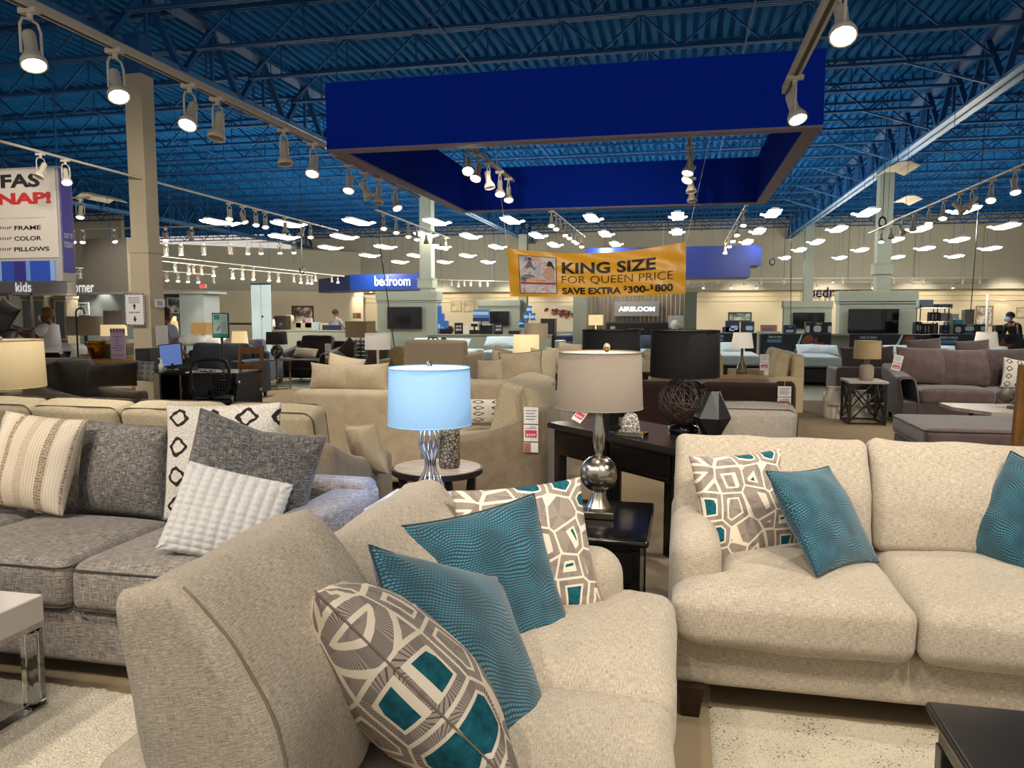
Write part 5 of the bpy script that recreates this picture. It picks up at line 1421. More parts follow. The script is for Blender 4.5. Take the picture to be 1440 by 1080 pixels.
# mesh office chair
q = Vector((X(297, 8.35), 8.35, 0))
t = thing('office_chair', 'black mesh-back office chair at the desk', 'chair', q, rad(-155))
for i in range(5):
    a = 2 * PI * i / 5
    MB().bar((0, 0, .09), (.28 * math.cos(a), .28 * math.sin(a), .06), .04, .03).build('base_arm', m_black, t)
    MB().lathe([(0, -.012), (.028, -.012), (.028, .012), (0, .012)], 12).build('caster', m_black, t, False, (.28 * math.cos(a), .28 * math.sin(a), .028), (rad(90), 0, a))
MB().lathe([(.03, .08), (.03, .25), (.02, .25), (.02, .42)], 12).build('gas_lift', m_pewter, t)
softbox(.48, .46, .08, .035, (0, 0, .01), 6).build('seat', m_black, t, True, (0, 0, .46))
fr = []
for a in range(0, 360, 18): fr.append((.22 * math.copysign(abs(math.cos(rad(a))) ** .6, math.cos(rad(a))), .27 + .05 * math.cos(rad(a)) ** 2 * -1, .76 + .22 * math.copysign(abs(math.sin(rad(a))) ** .6, math.sin(rad(a)))))
MB().tube(fr, .018, 6, closed=True).build('back_frame', m_black, t, True)
ms = MB()
for i in range(13):
    x_ = -.2 + .4 * i / 12; ms.bar((x_, .26, .56), (x_, .26, .96), .005)
    z_ = .56 + .4 * i / 12; ms.bar((-.21, .262, z_), (.21, .262, z_), .005)
o = ms.build('mesh_back', m_black, t); o['kind'] = 'stuff'
MB().bar((0, .1, .42), (0, .29, .6), .05, .02).build('back_stem', m_black, t)
for s in (-1, 1): MB().tube([(s * .24, .05, .45), (s * .28, .05, .65), (s * .28, -.15, .67)], .016, 6).build('armrest', m_black, t, True)
# oak dining chair and red stool-like chair right of the desk
wood_chair('oak ladder-back chair between desk and blue wing chair', X(322, 9.5), 9.7, rad(-10), .47, Zp(322, 487, 9.7), seatm=m_paper)
# blue-grey wing chair
m_bluev = velvet('slate_blue_velvet', '#5a6678', '#8792a6', .4)
sofa('wing_chair', 'slate blue velvet wing chair behind the oak ladder-back chair', 'armchair', X(343, 14.8), X(371, 14.8), 14.7, 15.6, 'N', nseat=1, nback=1, mat=m_bluev, style='slope', arm_h=.66, back_h=1.02, frame_h=.98, arm_w=.1, seg=6)
m_navy = velvet('navy_velvet', '#14171f', '#262b38', .3)
sofa('sofa', 'dark navy sofa behind the writing desk', 'sofa', X(232, 12.2), X(348, 12.2), 12.0, 12.95, 'S', nseat=2, nback=2, mat=m_navy, style='box', arm_h=.7, back_h=.92, arm_w=.25, seg=6)
for i, px in enumerate((260, 282, 303)):
    q = at(px, 479, y=12.9); P(['white folded towel-like pillow nearest the column on the navy sofa back', 'white pillow in the middle of the navy sofa back', 'white pillow beside the easel sign on the navy sofa back'][i], (q.x, 12.9, q.z), 0, 60, 0, .38, .3, .14, m_white, None, pinch=.05, seed=60 + i)
# glass drum table with wicker ball and frame
q = Vector((X(387, 14.3), 14.3, 0))
t = thing('glass_table', 'round glass-top side table with thin gold legs', 'side table', q)
MB().lathe([(0, .6), (.36, .6), (.36, .615), (0, .615)], 30).build('glass_top', glassm('green_glass', '#cfeee0', .02, 1.5), t, True, sharp=.5)
m_gold = plain('champagne_gold', '#b09a6a', .25, .9)
for i in range(6):
    a = 2 * PI * i / 6; MB().bar((.3 * math.cos(a), .3 * math.sin(a), 0), (.3 * math.cos(a), .3 * math.sin(a), .6), .02).build('leg', m_gold, t)
for zz in (.02, .18, .59): MB().tube([(.3 * math.cos(2 * PI * i / 24), .3 * math.sin(2 * PI * i / 24), zz) for i in range(24)], .01, 5, closed=True).build('ring', m_gold, t, True)
lamp('lamp with dark drum shade and wicker ball base on the thin-legged glass table', 389, 14.3, 467, 484, 30, .615, 'ball', S_choc, m_wick)
t = thing('photo_frame', 'pink-edged picture frame on the glass table', 'picture frame', (X(357, 14.2), 14.2, 0.0)); 
MB().bbox(-.1, .1, -.01, .01, .62, .80, .004).build('frame', plain('rose_frame', '#b98f86', .4), t); MB().box(-.07, .07, -.012, -.011, .65, .77).build('print', m_paper, t); MB().bar((0, .02, 0), (0, .02, .62), .04).build('stand', m_black, t)
# dark brown chaise group
m_dchoc = velvet('chocolate_suede', '#1c110c', '#35241b', .4)
sofa('sofa', 'chocolate suede sectional with puffy back before the sage partition', 'sofa', X(398, 16.0), X(470, 16.0), 15.6, 16.7, 'S', nseat=1, nback=1, mat=m_dchoc, style='flare', arm_h=.66, back_h=.98, arm_w=.25, bc_h=.55, seg=8)
q = at(419, 497, y=15.2); P('cream floral lumbar pillow on the chocolate suede sectional', (q.x, 15.55, q.z), 0, 40, 3, .55, .22, .18, m_sand, None, pinch=.04, seed=71)
q = at(464, 483, y=15.4); price_tag('tall price tag beside the chocolate suede sectional', (q.x, 15.3, q.z), .14, .42, '$999', cards=2)
sofa('armchair', 'brown suede club chair beside the crystal tower lamp', 'armchair', X(470, 13.0), X(545, 13.0), 13.0, 13.9, 'S', nseat=1, nback=1, mat=velvet('cocoa', '#33261f', '#53423a', .4), style='round' if False else 'flare', arm_h=.6, back_h=.8, arm_w=.22, seg=8)
q = at(489, 491, y=13.4); P('dark diamond-turned pillow on the brown suede club chair', (q.x, 13.5, q.z), 10, 14, 40, .34, .34, .14, m_dchoc, None, pinch=.05, seed=72)
simple_table('dark side table under the crystal tower lamp', X(492, 10.9), X(545, 10.9), 10.8, 11.4, .60, m_espresso, m_leg)
lamp('table lamp with tan square shade and sparkling crystal tower base', 507, 11.0, 452, 474, 36, .60, 'tower', S_tan, glassm('smoky_crystal', '#8b8f88', .08), square=True, taper=1)
lamp('table lamp with white drum shade and pale stem beside the crystal tower lamp', 531, 9.6, 469, 491, 36, .45, 'stick', S_white, m_white, taper=.98)
MB().bar((0, 0, 0), (0, 0, .45), .3).build('x', m_leg) if False else None
simple_table('low dark stand under the white drum lamp', X(522, 9.6), X(541, 9.6), 9.5, 9.8, .45, m_espresso, m_leg)
sofa('armchair', 'mustard beige club chair behind the white drum lamp', 'armchair', X(535, 12.0), X(566, 12.0), 11.8, 12.7, 'E', nseat=1, nback=1, mat=velvet('mustard_cream', '#a08a58', '#c9b37d', .3), style='box', arm_h=.66, back_h=.85, arm_w=.2, seg=6)
# cream group in the centre
m_mus = velvet('mustard_cream', '#a08a58', '#c9b37d', .3)
sofa('sofa', 'mustard cream sofa behind the four-pillow sofa', 'sofa', X(655, 11.0), X(700, 11.0), 10.6, 11.5, 'N', nseat=1, nback=1, mat=m_mus, cmat=m_sand, style='box', arm_h=.7, back_h=.92, arm_w=.18, seg=6)
q = at(704, 503, y=10.9); P('cream pillow hanging over the corner of the mustard cream sofa', (q.x, 10.95, q.z), 40, 10, 20, .3, .3, .12, m_sand, None, pinch=.06, seed=81)
sofa('sofa', 'buttery cream sofa behind the taupe lampshade', 'sofa', X(768, 11.6), X(835, 11.6), 11.4, 12.4, 'S', nseat=2, nback=2, mat=m_mus, cmat=m_sand, style='box', arm_h=.66, back_h=.82, arm_w=.18, seg=6, back_cush=False)
for px, py, w, lb in ((781, 505, .42, 'cream pillow at the near end of the buttery cream sofa'), (800, 498, .4, 'crumpled cream throw pillow on top of the buttery cream sofa'), (768, 517, .36, 'upright cream pillow in front of the buttery cream sofa')):
    q = at(px, py, y=11.6); P(lb, (q.x, 11.75, q.z), 6, 14, 6, w, .34, .18, m_sand, None, pinch=.07, seed=int(px), wr=.03)
sofa('armchair', 'brown leather club chair cut by the taupe lampshade', 'armchair', X(762, 8.6), X(800, 8.6), 8.5, 9.4, 'S', nseat=1, nback=1, mat=velvet('saddle_leather', '#3a2410', '#6b4a28', .1), style='flare', arm_h=.6, back_h=.86, arm_w=.18, seg=8)
simple_table('side table under the lit cream drum lamp', X(722, 11.8), X(758, 11.8), 11.8, 12.3, .62, m_espresso, m_leg)
lamp('lit cream drum lamp with pale ribbed base in the centre', 740, 11.95, 471, 497, 37, .62, 'bottle', S_lit, plain('ribbed_ceramic', '#bdb38f', .5), taper=.97)
lamp('cream drum lamp with beaded glass base, taller and farther than the lit one', 754, 13.0, 455, 476, 33, .62, 'bead', S_ivory, glassm('smoky_crystal', '#8b8f88', .08), taper=.99)
simple_table('small table under the beaded glass lamp', X(745, 13.0), X(775, 13.0), 12.9, 13.3, .62, m_espresso, m_leg)
sofa('loveseat', 'cream loveseat between the two black lampshades', 'sofa', X(890, 11.5), X(935, 11.5), 11.4, 12.3, 'N', nseat=1, nback=1, mat=m_crm, style='box', arm_h=.62, back_h=.9, arm_w=.15, seg=6)
lamp('table lamp with ivory cone shade behind the flared-arm sofa', 1387, 14.2, 467, 487, 31, .60, 'stick', S_white, plain('rose_stem', '#a98f86', .4), taper=.82)
simple_table('side table behind the flared-arm sofa', X(1375, 14.2), X(1400, 14.2), 14.1, 14.5, .60, m_espresso, m_leg)
# ================================================================== YELLOW BANNER
bY = 12.6
bl_, br_ = at(714, 348, y=bY), at(963, 340, y=bY)
btl, btr = at(714, 349, y=bY), at(965, 340, y=bY)
bbl, bbr = at(717, 417, y=bY), at(964, 413, y=bY)
W0 = btr.x - btl.x
t = thing('sale_banner', 'yellow vinyl sale banner reading king size for queen price, hung on cords', 'banner', (0, 0, 0))
def ban(u, v, off=0.0):
    """u 0..1 across, v 0..1 up; cloth sags along the top and billows slightly"""
    top = btl.lerp(btr, u); bot = bbl.lerp(bbr, u)
    top = top + Vector((0, 0, -.13 * math.sin(PI * u) ** 1.0)); bot = bot + Vector((0, 0, -.02 * math.sin(PI * u)))
    p = bot.lerp(top, v)
    e = min(u, 1 - u)
    fold = .02 * math.sin(u * 34 + v * 4) * math.exp(-e * 9) + .012 * math.sin(u * 11 + v * 6) * v + .01 * math.sin((u + v) * 17)
    return p + Vector((0, fold - off, 0))
nu, nv = 90, 16
m = MB(); m.v = [tuple(ban(i / nu, j / nv)) for j in range(nv + 1) for i in range(nu + 1)]
m.f = [(j * (nu + 1) + i, j * (nu + 1) + i + 1, (j + 1) * (nu + 1) + i + 1, (j + 1) * (nu + 1) + i) for j in range(nv) for i in range(nu)]
m.v += [tuple(Vector(q) + Vector((0, .004, 0))) for q in m.v]; nn_ = (nu + 1) * (nv + 1)
m.f += [tuple(reversed([a + nn_ for a in f])) for f in m.f[:nu * nv]]
m_yel = plain('banner_yellow', '#f7b424', .35, var=.04, scale=2)
m.build('cloth', m_yel, t, True)
m_bk = plain('banner_black', '#17100c', .5)
H0 = ((btl - bbl).length + (btr - bbr).length) / 2
def onban(cu, cv, slope=0.0):
    def fn(v):
        out = v.copy()
        for i in range(len(v)):
            u = cu + v[i, 0] / W0; w = cv + v[i, 2] / H0
            q = ban(u, w, .012); out[i] = (q.x, q.y, q.z)
        return out
    return fn
lettering('KING SIZE', W0 * .525, H0 * .26, m_bk, t, bold=.03, fn=onban(.575, .66))
lettering('FOR QUEEN PRICE', W0 * .62, H0 * .2, m_bk, t, bold=-.012, fn=onban(.62, .375))
lettering('SAVE EXTRA', W0 * .335, H0 * .155, m_bk, t, bold=.035, fn=onban(.477, .13))
lettering('$', W0 * .02, H0 * .12, m_bk, t, bold=.02, fn=onban(.668, .17))
lettering('300-', W0 * .12, H0 * .155, m_bk, t, bold=.035, fn=onban(.742, .135))
lettering('$', W0 * .02, H0 * .12, m_bk, t, bold=.02, fn=onban(.815, .17))
lettering('800', W0 * .10, H0 * .155, m_bk, t, bold=.035, fn=onban(.882, .14))
def banpatch(u0, u1, v0, v1, mat, off, name, n=8, rnd=0):
    mm = MB(); mm.v = [tuple(ban(u0 + (u1 - u0) * i / n, v0 + (v1 - v0) * j / n, off)) for j in range(n + 1) for i in range(n + 1)]
    mm.f = [(j * (n + 1) + i, j * (n + 1) + i + 1, (j + 1) * (n + 1) + i + 1, (j + 1) * (n + 1) + i) for j in range(n) for i in range(n)]
    return mm.build(name, mat, t)
banpatch(.062, .282, .07, .89, plain('photo_border', '#7a4a20', .5), .010, 'photo_border')
k = NT('banner_photo', .5); co = k.coord('Object'); nn = k.noise(co, 5.5, 3, .6)
k.col(k.ramp(nn, [(.3, hexc('#6d6a70')), (.42, hexc('#c9c6cc')), (.55, hexc('#e4e1e4')), (.62, hexc('#d3a68c')), (.7, hexc('#e2d5cf'))]))
banpatch(.067, .277, .085, .875, k.m, .014, 'photo')
banpatch(.07, .275, .27, .315, m_redp, .018, 'photo_ribbon')
banpatch(.10, .22, .34, .37, m_yel, .018, 'photo_ribbon')
def figure_patch(pts, hx_, nm='photo_figure'):
    mm = MB(); n = len(pts); mm.v = [tuple(ban(u, v, .020)) for u, v in pts]; mm.f = [tuple(range(n))]; mm.build(nm, plain('ph' + hx_, hx_, .6), t)
figure_patch([(.09, .45), (.10, .66), (.112, .72), (.12, .8), (.135, .8), (.14, .7), (.155, .6), (.15, .42)], '#77757d')
figure_patch([(.112, .8), (.12, .85), (.135, .85), (.14, .79)], '#5b3d31')
figure_patch([(.2, .5), (.215, .62), (.24, .68), (.262, .62), (.268, .42), (.22, .38)], '#d8a48a')
figure_patch([(.225, .68), (.235, .80), (.255, .78), (.272, .6), (.25, .68)], '#2a1a15')
figure_patch([(.155, .5), (.165, .66), (.18, .72), (.195, .6), (.19, .46)], '#c3c2ca')
for u, dx in ((0.0, -.3), (1.0, .5)):
    a = ban(u, 1); MB().bar(a, a + Vector((dx, 0, 2.4)), .008).build('cord', m_white, t)
# loose black drop cable in front of the green column
c0 = at(535, 350, y=15); c1 = at(558, 513, y=15)
t = thing('drop_cable', 'thin black cable hanging down past the wall television', 'cable', (c1.x, 15.0, c1.z))
MB().tube([(c0.x - c1.x, 0, c0.z - c1.z + 2.6), (c0.x - c1.x, 0, c0.z - c1.z), (at(548, 440, y=15).x - c1.x, 0, at(548, 440, y=15).z - c1.z), (0, 0, 0)], .012, 5).build('cord', m_black, t)
MB().bbox(-.05, .05, -.03, .03, -.06, 0, .004).build('socket_box', m_white, t)
for lb, px, py, Y, top in (('coiled black cable hanging near the bedroom fascia', 425, 380, 20, 5), ('coiled black cable hanging right of the blue ceiling box', 1086, 368, 24, 5), ('coiled black cable at the tall right column', 1241, 312, 18, 5)):
    q = at(px, py, y=Y)
    t = thing('coiled_cable', lb, 'cable', q)
    for r in (.09, .11, .1): MB().tube([(r * .7 * math.sin(rad(a)), .02 * math.sin(rad(a * 2)), r * math.cos(rad(a))) for a in range(0, 360, 24)], .012, 5, closed=True).build('coil', m_black, t, True)
    MB().bar((0, 0, .1), (0, 0, 6.37 - q.z), .012).build('cord', m_black, t)
for px0, py0, px1, py1, Y in ((1107, 330, 1112, 460, 20), (1375, 370, 1365, 440, 20)):
    a, b = at(px0, py0, y=Y), at(px1, py1, y=Y); a = Vector((a.x, a.y, 6.37))
    t = MB().bar(a, b, .016).build('drop_cable', m_black); tag(t, 'thin black drop cable before the ' + ('middle bed display' if px0 < 1200 else 'framed art beyond the headboards'), 'cable')

# ================================================================== POSTER BOX (sofas in a snap)
pY = 9.0
a, b = at(82, 300, y=pY), at(-330, 300, y=pY)
zt_, zm_, zb_ = Zp(40, 235, pY), Zp(40, 366, pY), Zp(40, 396, pY)
t = thing('poster_box', 'hanging poster box advertising sofas in a snap, blue striped band under it', 'sign', (a.x, pY, zb_))
w = 2.6
MB().bbox(-w, .02, .0, .24, 0, zt_ - zb_, .004).build('box', plain('poster_frame', '#a9a2a0', .5), t)
MB().bbox(-w + .02, -.01, -.015, -.0005, zm_ - zb_ + .03, zt_ - zb_ - .03, .003).build('poster', plain('poster_white', '#cfc6ba', .5, var=.01), t)
xx = -w
for wd, hx_ in ((.9, '#1644a8'), (.5, '#6f96c8'), (.42, '#123da0'), (.14, '#6f9fd0'), (.28, '#1240a8'), (.14, '#2a1a78'), (.06, '#6f9fd0'), (.16, '#1644b8')):
    pass
bands = [(82, 75, '#7fa5e0'), (75, 47, '#1144b0'), (47, 41, '#5f8fd0'), (41, 24, '#241a78'), (24, 7, '#1440a8'), (7, -10, '#7da0cc'), (-10, -80, '#1440a8')]
for pa, pb, hx_ in bands:
    xa, xb = X(pb, pY) - a.x, X(pa, pY) - a.x
    MB().bbox(xa, xb, -.012, -.0005, .01, zm_ - zb_ - .01, .002).build('colour_band', plain('band' + hx_, hx_, .4), t)
sd = MB().bbox(.02, .03, .02, .22, .12, zt_ - zb_ - .03, .002).build('side_poster', plain('lilac_side', '#4a46a0', .4), t)
def on_poster(s, pxa, pxb, pya, pyb, mat, bold):
    A_p, B_p = at(pxa, pyb, y=pY - .02), at(pxb, pya, y=pY - .02)
    lettering(s, B_p.x - A_p.x, B_p.z - A_p.z, mat, t, ((A_p.x + B_p.x) / 2 - a.x, -.018, (A_p.z + B_p.z) / 2 - zb_), bold=bold)
m_pred = plain('poster_red', '#c01b20', .5)
on_poster('SOFAS', -44, 55, 243, 267, m_bk, .04)
on_poster('IN A SNAP!', -92, 71, 269, 292, m_pred, .05)
on_poster('CUSTOM SOFA TODAY', -46, 70, 298, 302, m_ink, .01)
on_poster('DELIVERED TONIGHT', -46, 64, 305, 309.5, m_ink, -.005)
for w1, w2, x_, yy in (('Pick your', 'FRAME', 57, 320), ('Pick your', 'COLOR', 58, 335), ('Pick your', 'PILLOWS', 69, 350)):
    on_poster(w1, -29, 17, yy - 3.5, yy + 5, m_bk, 0.0)
    on_poster(w2, 20, x_, yy - 3.5, yy + 3.8, m_bk, .03)
lettering('OUT IT', .15, .07, m_white, t, (.033, .12, .62), (0, 0, PI / 2), bold=.01); lettering('TODAY', .17, .08, m_white, t, (.033, .12, .5), (0, 0, PI / 2), bold=.01)
for x_ in (-w + .2, -.1): MB().bar((x_, .12, zt_ - zb_), (x_, .12, 6.37 - zb_), .01).build('hanger_rod', m_steel, t)

# ================================================================== DISPLAY STRUCTURES
def tv(label, px, py, Y, wpx, hpx, back=.06):
    q = at(px, py, y=Y); w_, h_ = size_at(wpx, q) / 2, size_at(hpx, q) / 2
    t = thing('wall_television', label, 'television', (q.x, Y, q.z))
    MB().bbox(-w_, w_, -.03, .03, -h_, h_, .006).build('bezel', m_black, t)
    MB().box(-w_ + .02, w_ - .02, -.033, -.0305, -h_ + .025, h_ - .02).build('screen', plain('tv_glass', '#050507', .08), t)
    MB().box(-.2, .2, .03, .12, -.15, .15).build('mount', m_black, t)
    return t
def tv_wall(lb, pxa, pxb, pyt, Y, d=.5):
    xa, xb = X(pxa, Y), X(pxb, Y); zt_ = Zp((pxa + pxb) / 2, pyt, Y)
    c = bpy.data.objects.new('display_wall', None); COL.objects.link(c); c.location = ((xa + xb) / 2, Y, 0); c['kind'] = 'structure'
    a = (xb - xa) / 2
    MB().box(-a + .04, a - .04, 0, d, 0, zt_ - .2).build('panel', m_green, c)
    MB().bbox(-a, a, -.05, d + .05, zt_ - .28, zt_, .01).build('cornice', m_green, c)
    MB().bbox(-a + .01, a - .01, -.03, d + .03, zt_ - .34, zt_ - .3, .006).build('moulding', m_green, c)
    MB().box(-a + .02, a - .02, -.02, 0, 0, .12).build('baseboard', m_green, c)
    return c
tv_wall('', 1178, 1290, 409, 22.2); tv('large wall television on the sage wall before the tall right column', 1228, 452, 22.1, 66, 35)
tv_wall('', 1101, 1171, 423, 34.8); tv('wall television behind the pillow box on the farther sage wall', 1137, 451, 34.7, 42, 23)
tv_wall('', 529, 615, 410, 22.8); tv('glossy wall television beside the hanging cable on the sage wall', 569, 447, 22.7, 51, 31)
tv_wall('', 671, 732, 422, 35.8); tv('wall television behind the blue picture stand', 702, 448, 35.6, 29, 21)
def partition(pxa, pxb, pyt, Y, d=.15, cap=True):
    xa, xb = X(pxa, Y), X(pxb, Y); zt_ = Zp((pxa + pxb) / 2, pyt, Y)
    c = bpy.data.objects.new('partition_wall', None); COL.objects.link(c); c.location = (xa, Y, 0); c['kind'] = 'structure'
    MB().box(0, xb - xa, 0, d, 0, zt_).build('panel', m_green, c)
    if cap: MB().bbox(-.01, xb - xa + .01, -.03, d + .03, zt_ - .04, zt_, .005).build('cap', m_green, c)
    return zt_, Y
pz1, _ = partition(364, 530, 464, 21.5); pz2, _ = partition(600, 775, 470, 21.5)
pz3, _ = partition(1068, 1440, 470, 20.6, d=.3); pz4, _ = partition(775, 850, 466, 28)
pz5, _ = partition(1008, 1066, 467.5, 24.2, d=.3); pz6, _ = partition(722, 770, 461, 24.2, d=.3); partition(1066, 1098, 466, 30, d=.3)
SNAP = [(1068, 1440, 20.3, 21.5, 20.6, pz3), (1000, 1067, 23, 25, 24.2, pz5), (364, 530, 21, 22, 21.5, pz1), (600, 775, 21, 22, 21.5, pz2), (722, 770, 23, 25, 24.2, pz6), (775, 850, 26, 28.5, 28.0, pz4)]
# --- beds
m_matt = plain('mattress_white', '#b4c3c8', .7); m_bedbase = plain('bed_base_black', '#100e0f', .6); m_quilt = plain('mattress_side', '#8f9496', .7, var=.1, scale=60)
m_pillw = plain('pillow_white', '#cfdde0', .8); m_navyb = plain('display_navy', '#0c1020', .4)
def bed_pillow(lb, px, py, Y, w=.6, h=.16, tilt=55):
    q = at(px, py, y=Y); P(lb, (q.x, Y, q.z), 0, tilt, 0, w, .4, .16, m_pillw, None, pinch=.04, seed=int(px))
def bed(lb, pxa, pxb, Yf, head, top, zbed=.62, hm=None, L=2.0, word=None, face=None):
    xa, xb = X(pxa, Yf), X(pxb, Yf); a = (xb - xa) / 2
    t = thing('bed', lb, 'bed', ((xa + xb) / 2, Yf, 0))
    MB().bbox(-a, a, 0, L, .06, zbed - .26, .02).build('base', m_bedbase, t)
    softbox(2 * a, L, .22, .05, (0, 0, .01), 6).build('mattress', m_matt, t, True, (0, L / 2, zbed - .13))
    MB().tube(rrect(2 * a + .005, L + .005, .05, 0), .012, 5, closed=True).build('piping', m_quilt, t, True, (0, L / 2, zbed - .21))
    if word: lettering(word, a * .5, .05, m_paper, t, (-a * .45, -.004, zbed - .38), bold=.01)
    if head:
        zt_ = Zp((pxa + pxb) / 2, top, Yf + L)
        hb = MB().bbox(-head / 2, head / 2, L, L + .08, zbed - .3, zt_, .01).build('headboard', m_navyb, t)
        hh_ = zt_ - zbed
        lettering('TEMPUR-PEDIC', head * .2, hh_ * .12, m_paper, hb, (-head * .29, L - .006, zt_ - hh_ * .2), bold=.01)
        MB().box(-head * .40, -head * .2, L - .006, L - .001, zt_ - hh_ * .5, zt_ - hh_ * .32).build('blue_label', plain('label_blue', '#4f8fb4', .5), hb)
        ff = MB(); ff.prism([(head * (-.02 + .0), zbed), (head * .02, zbed), (head * .1, zt_ - .02), (head * .08, zt_ - .02)], L - .007, L - .002); ff.build('stripe', m_pillw, hb)
        # photo print of a sleeper: warm skin shapes and pale blue linen
        if face:
            skin = plain('print_skin', '#8a4f33', .6, var=.5, scale=9); lin = plain('print_linen', face, .6, var=.4, scale=9)
            def blob(cx_, cz_, rx_, rz_, mt, nm, yy, rot=0):
                n = 18; pts = []
                for q in range(n):
                    an = 2 * PI * q / n; px_ = rx_ * math.cos(an); pz_ = rz_ * math.sin(an)
                    pts.append((cx_ + px_ * math.cos(rot) - pz_ * math.sin(rot), min(zt_ - .02, cz_ + px_ * math.sin(rot) + pz_ * math.cos(rot))))
                MB().prism(pts, L - yy, L - .001).build(nm, mt, hb)
            blob(head * .2, zbed + hh_ * .3, head * .1, hh_ * .22, lin, 'print_linen', .004, .3)
            blob(head * .17, zbed + hh_ * .6, head * .07, hh_ * .36, skin, 'print_arm', .006, -.6)
            blob(head * .33, zbed + hh_ * .55, head * .075, hh_ * .27, skin, 'print_face', .008, .4)
            blob(head * .37, zbed + hh_ * .72, head * .07, hh_ * .22, plain('print_hair', '#1d1210', .6), 'print_hair', .010, .4)
    return t
bed('display bed with black base and sleeper-photo headboard left of the large television', 1092, 1187, 17.3, 1.6, 469, .63, word='TEMPUR-PEDIC', face='#5a7b8e')
bed('display bed with sleeper-photo headboard hidden behind the mauve-brown sofa', 1244, 1347, 17.6, 1.95, 470, .62, face='#8a8d92')
bed('display bed with blue-shirt photo headboard behind the ivory cone lamp', 1374, 1478, 17.6, 1.95, 470, .62, face='#6fa0c4')
bed('display bed with long black headboard behind the olive gourd lamp', 1008, 1072, 17.0, 1.1, 468, .66, face=None)
for lb, px, py, Y in (('white bow-wrapped pillow at the head of the left photo-headboard bed', 1139, 492, 19.0), ('white banded pillow at the right of the left photo-headboard bed', 1160, 493, 19.0), ('white pillow end showing beside the tag pillow on the second display bed', 1262, 493, 19.4), ('white pillow tip right of the face print on the second display bed', 1334, 494, 19.4), ('white pillow behind the ivory cone lamp', 1400, 495, 19.4), ('white pillow standing at the bed behind the olive lamp', 1029, 489, 18.8)):
    bed_pillow(lb, px, py, Y)
# products standing on the partitions: boxed pillows etc.
def box_thing(lb, pxa, pxb, pya, pyb, Y, hx_, d=.25, cat='box', name='display_box', marks=(), rough=.4, txt_=None):
    for (s0, s1, y0_, y1_, yn, zz) in SNAP:
        if s0 <= (pxa + pxb) / 2 <= s1 and y0_ <= Y <= y1_ and abs(Zp(pxa, pyb, yn) - zz) < .13:
            Y = yn; break
    else: zz = None
    a, b = at(pxa, pyb, y=Y), at(pxb, pya, y=Y)
    if zz is not None: a.z = zz
    if name in ('white_chest', 'display_tower'): a.z = 0.002
    w = (b.x - a.x) / 2; h = b.z - a.z
    t = thing(name, lb, cat, ((a.x + b.x) / 2, Y, a.z))
    MB().bbox(-w, w, 0, d, 0.001, h, .006).build('box', plain('bx' + hx_, hx_, rough, var=.04), t)
    for (u0, u1, v0, v1, hc, nm) in marks:
        n = 14 if nm == 'pillow_print' else 4
        if n == 14: poly = [(w * (u0 + u1) / 2 + w * (u1 - u0) / 2 * math.copysign(abs(math.cos(2 * PI * q / n)) ** .6, math.cos(2 * PI * q / n)), h * (v0 + v1) / 2 + h * (v1 - v0) / 2 * math.copysign(abs(math.sin(2 * PI * q / n)) ** .6, math.sin(2 * PI * q / n))) for q in range(n)]
        else: poly = [(w * u0, h * v0), (w * u1, h * v0), (w * u1, h * v1), (w * u0, h * v1)]
        MB().prism(poly, -.004, 0).build(nm, plain('mk' + hc, hc, .5), t)
    if txt_: lettering(txt_[0], w * txt_[1], h * txt_[2], m_paper, t, (w * txt_[3], -.006, h * txt_[4]), bold=.01)
    return t
PP = 'pillow_print'
box_thing('wide navy pillow carton with three white pillow prints before the farther television', 1133, 1170, 453, 469, 20.5, '#141620', marks=((-.98, -.7, .1, .7, '#b9c3c6', PP), (-.4, .2, .15, .7, '#b9c3c6', PP), (.7, .98, .1, .7, '#b9c3c6', PP)), txt_=('TEMPUR', .5, .12, 0, .85))
box_thing('long navy pillow carton with pillow prints behind the ivory cone lamp', 1343, 1386, 456, 470, 20.7, '#141620', marks=((-1, -.62, .2, .75, '#b9c3c6', PP), (-.35, .25, .35, .8, '#b9c3c6', PP), (.7, 1, .4, .8, '#b9c3c6', PP), (-.35, .2, .08, .2, '#4f7fa4', 'label')), txt_=('TEMPUR', .5, .1, 0, .9))
box_thing('small navy carton with pale print on the partition left of the farther television', 1102, 1120, 457, 469, 20.5, '#1c2a4c', marks=((-.7, .6, .15, .45, '#9fb3c4', PP),), txt_=('CLOUD', .5, .14, 0, .8))
box_thing('dark carton with white pillow print beside the large television', 1287, 1297, 453, 467, 20.5, '#22252c', marks=((-.9, .8, .3, .75, '#b9c3c6', PP),))
box_thing('navy carton with blue wedge print beneath the far framed picture', 1020, 1040, 451, 467, 24, '#1c2748', marks=((-.3, .8, .2, .6, '#8fb0d4', PP),))
box_thing('second navy carton with blue wedge print beneath the far framed picture', 1042, 1061, 452, 467, 24, '#1a1f33', marks=((-.3, .8, .2, .6, '#8fb0d4', PP),))
box_thing('low purple-blue carton with white label before the wedge cartons', 1016, 1040, 460, 468, 23.5, '#1b1f6a', marks=((-.2, .4, .3, .8, '#d5dbe6', 'label'),))
box_thing('deep blue upright bag on the partition beside the rack', 1325, 1336, 457, 470, 20.4, '#221f7c', marks=((-.8, .8, .3, .4, '#9aa0d8', 'label'),))
box_thing('teal printed box on top of the long navy carton', 1343, 1355, 449, 456, 20.6, '#2f8d92')
box_thing('tall dark grey screen panel behind the long navy carton', 1356, 1371, 435, 456, 22, '#47433a')
box_thing('brown speaker-like box near the man in black', 1400, 1411, 457, 470, 21.5, '#1f130f')
box_thing('white tent card near the man in black', 1398, 1409, 465, 474, 21, '#cfd2cf', d=.02)
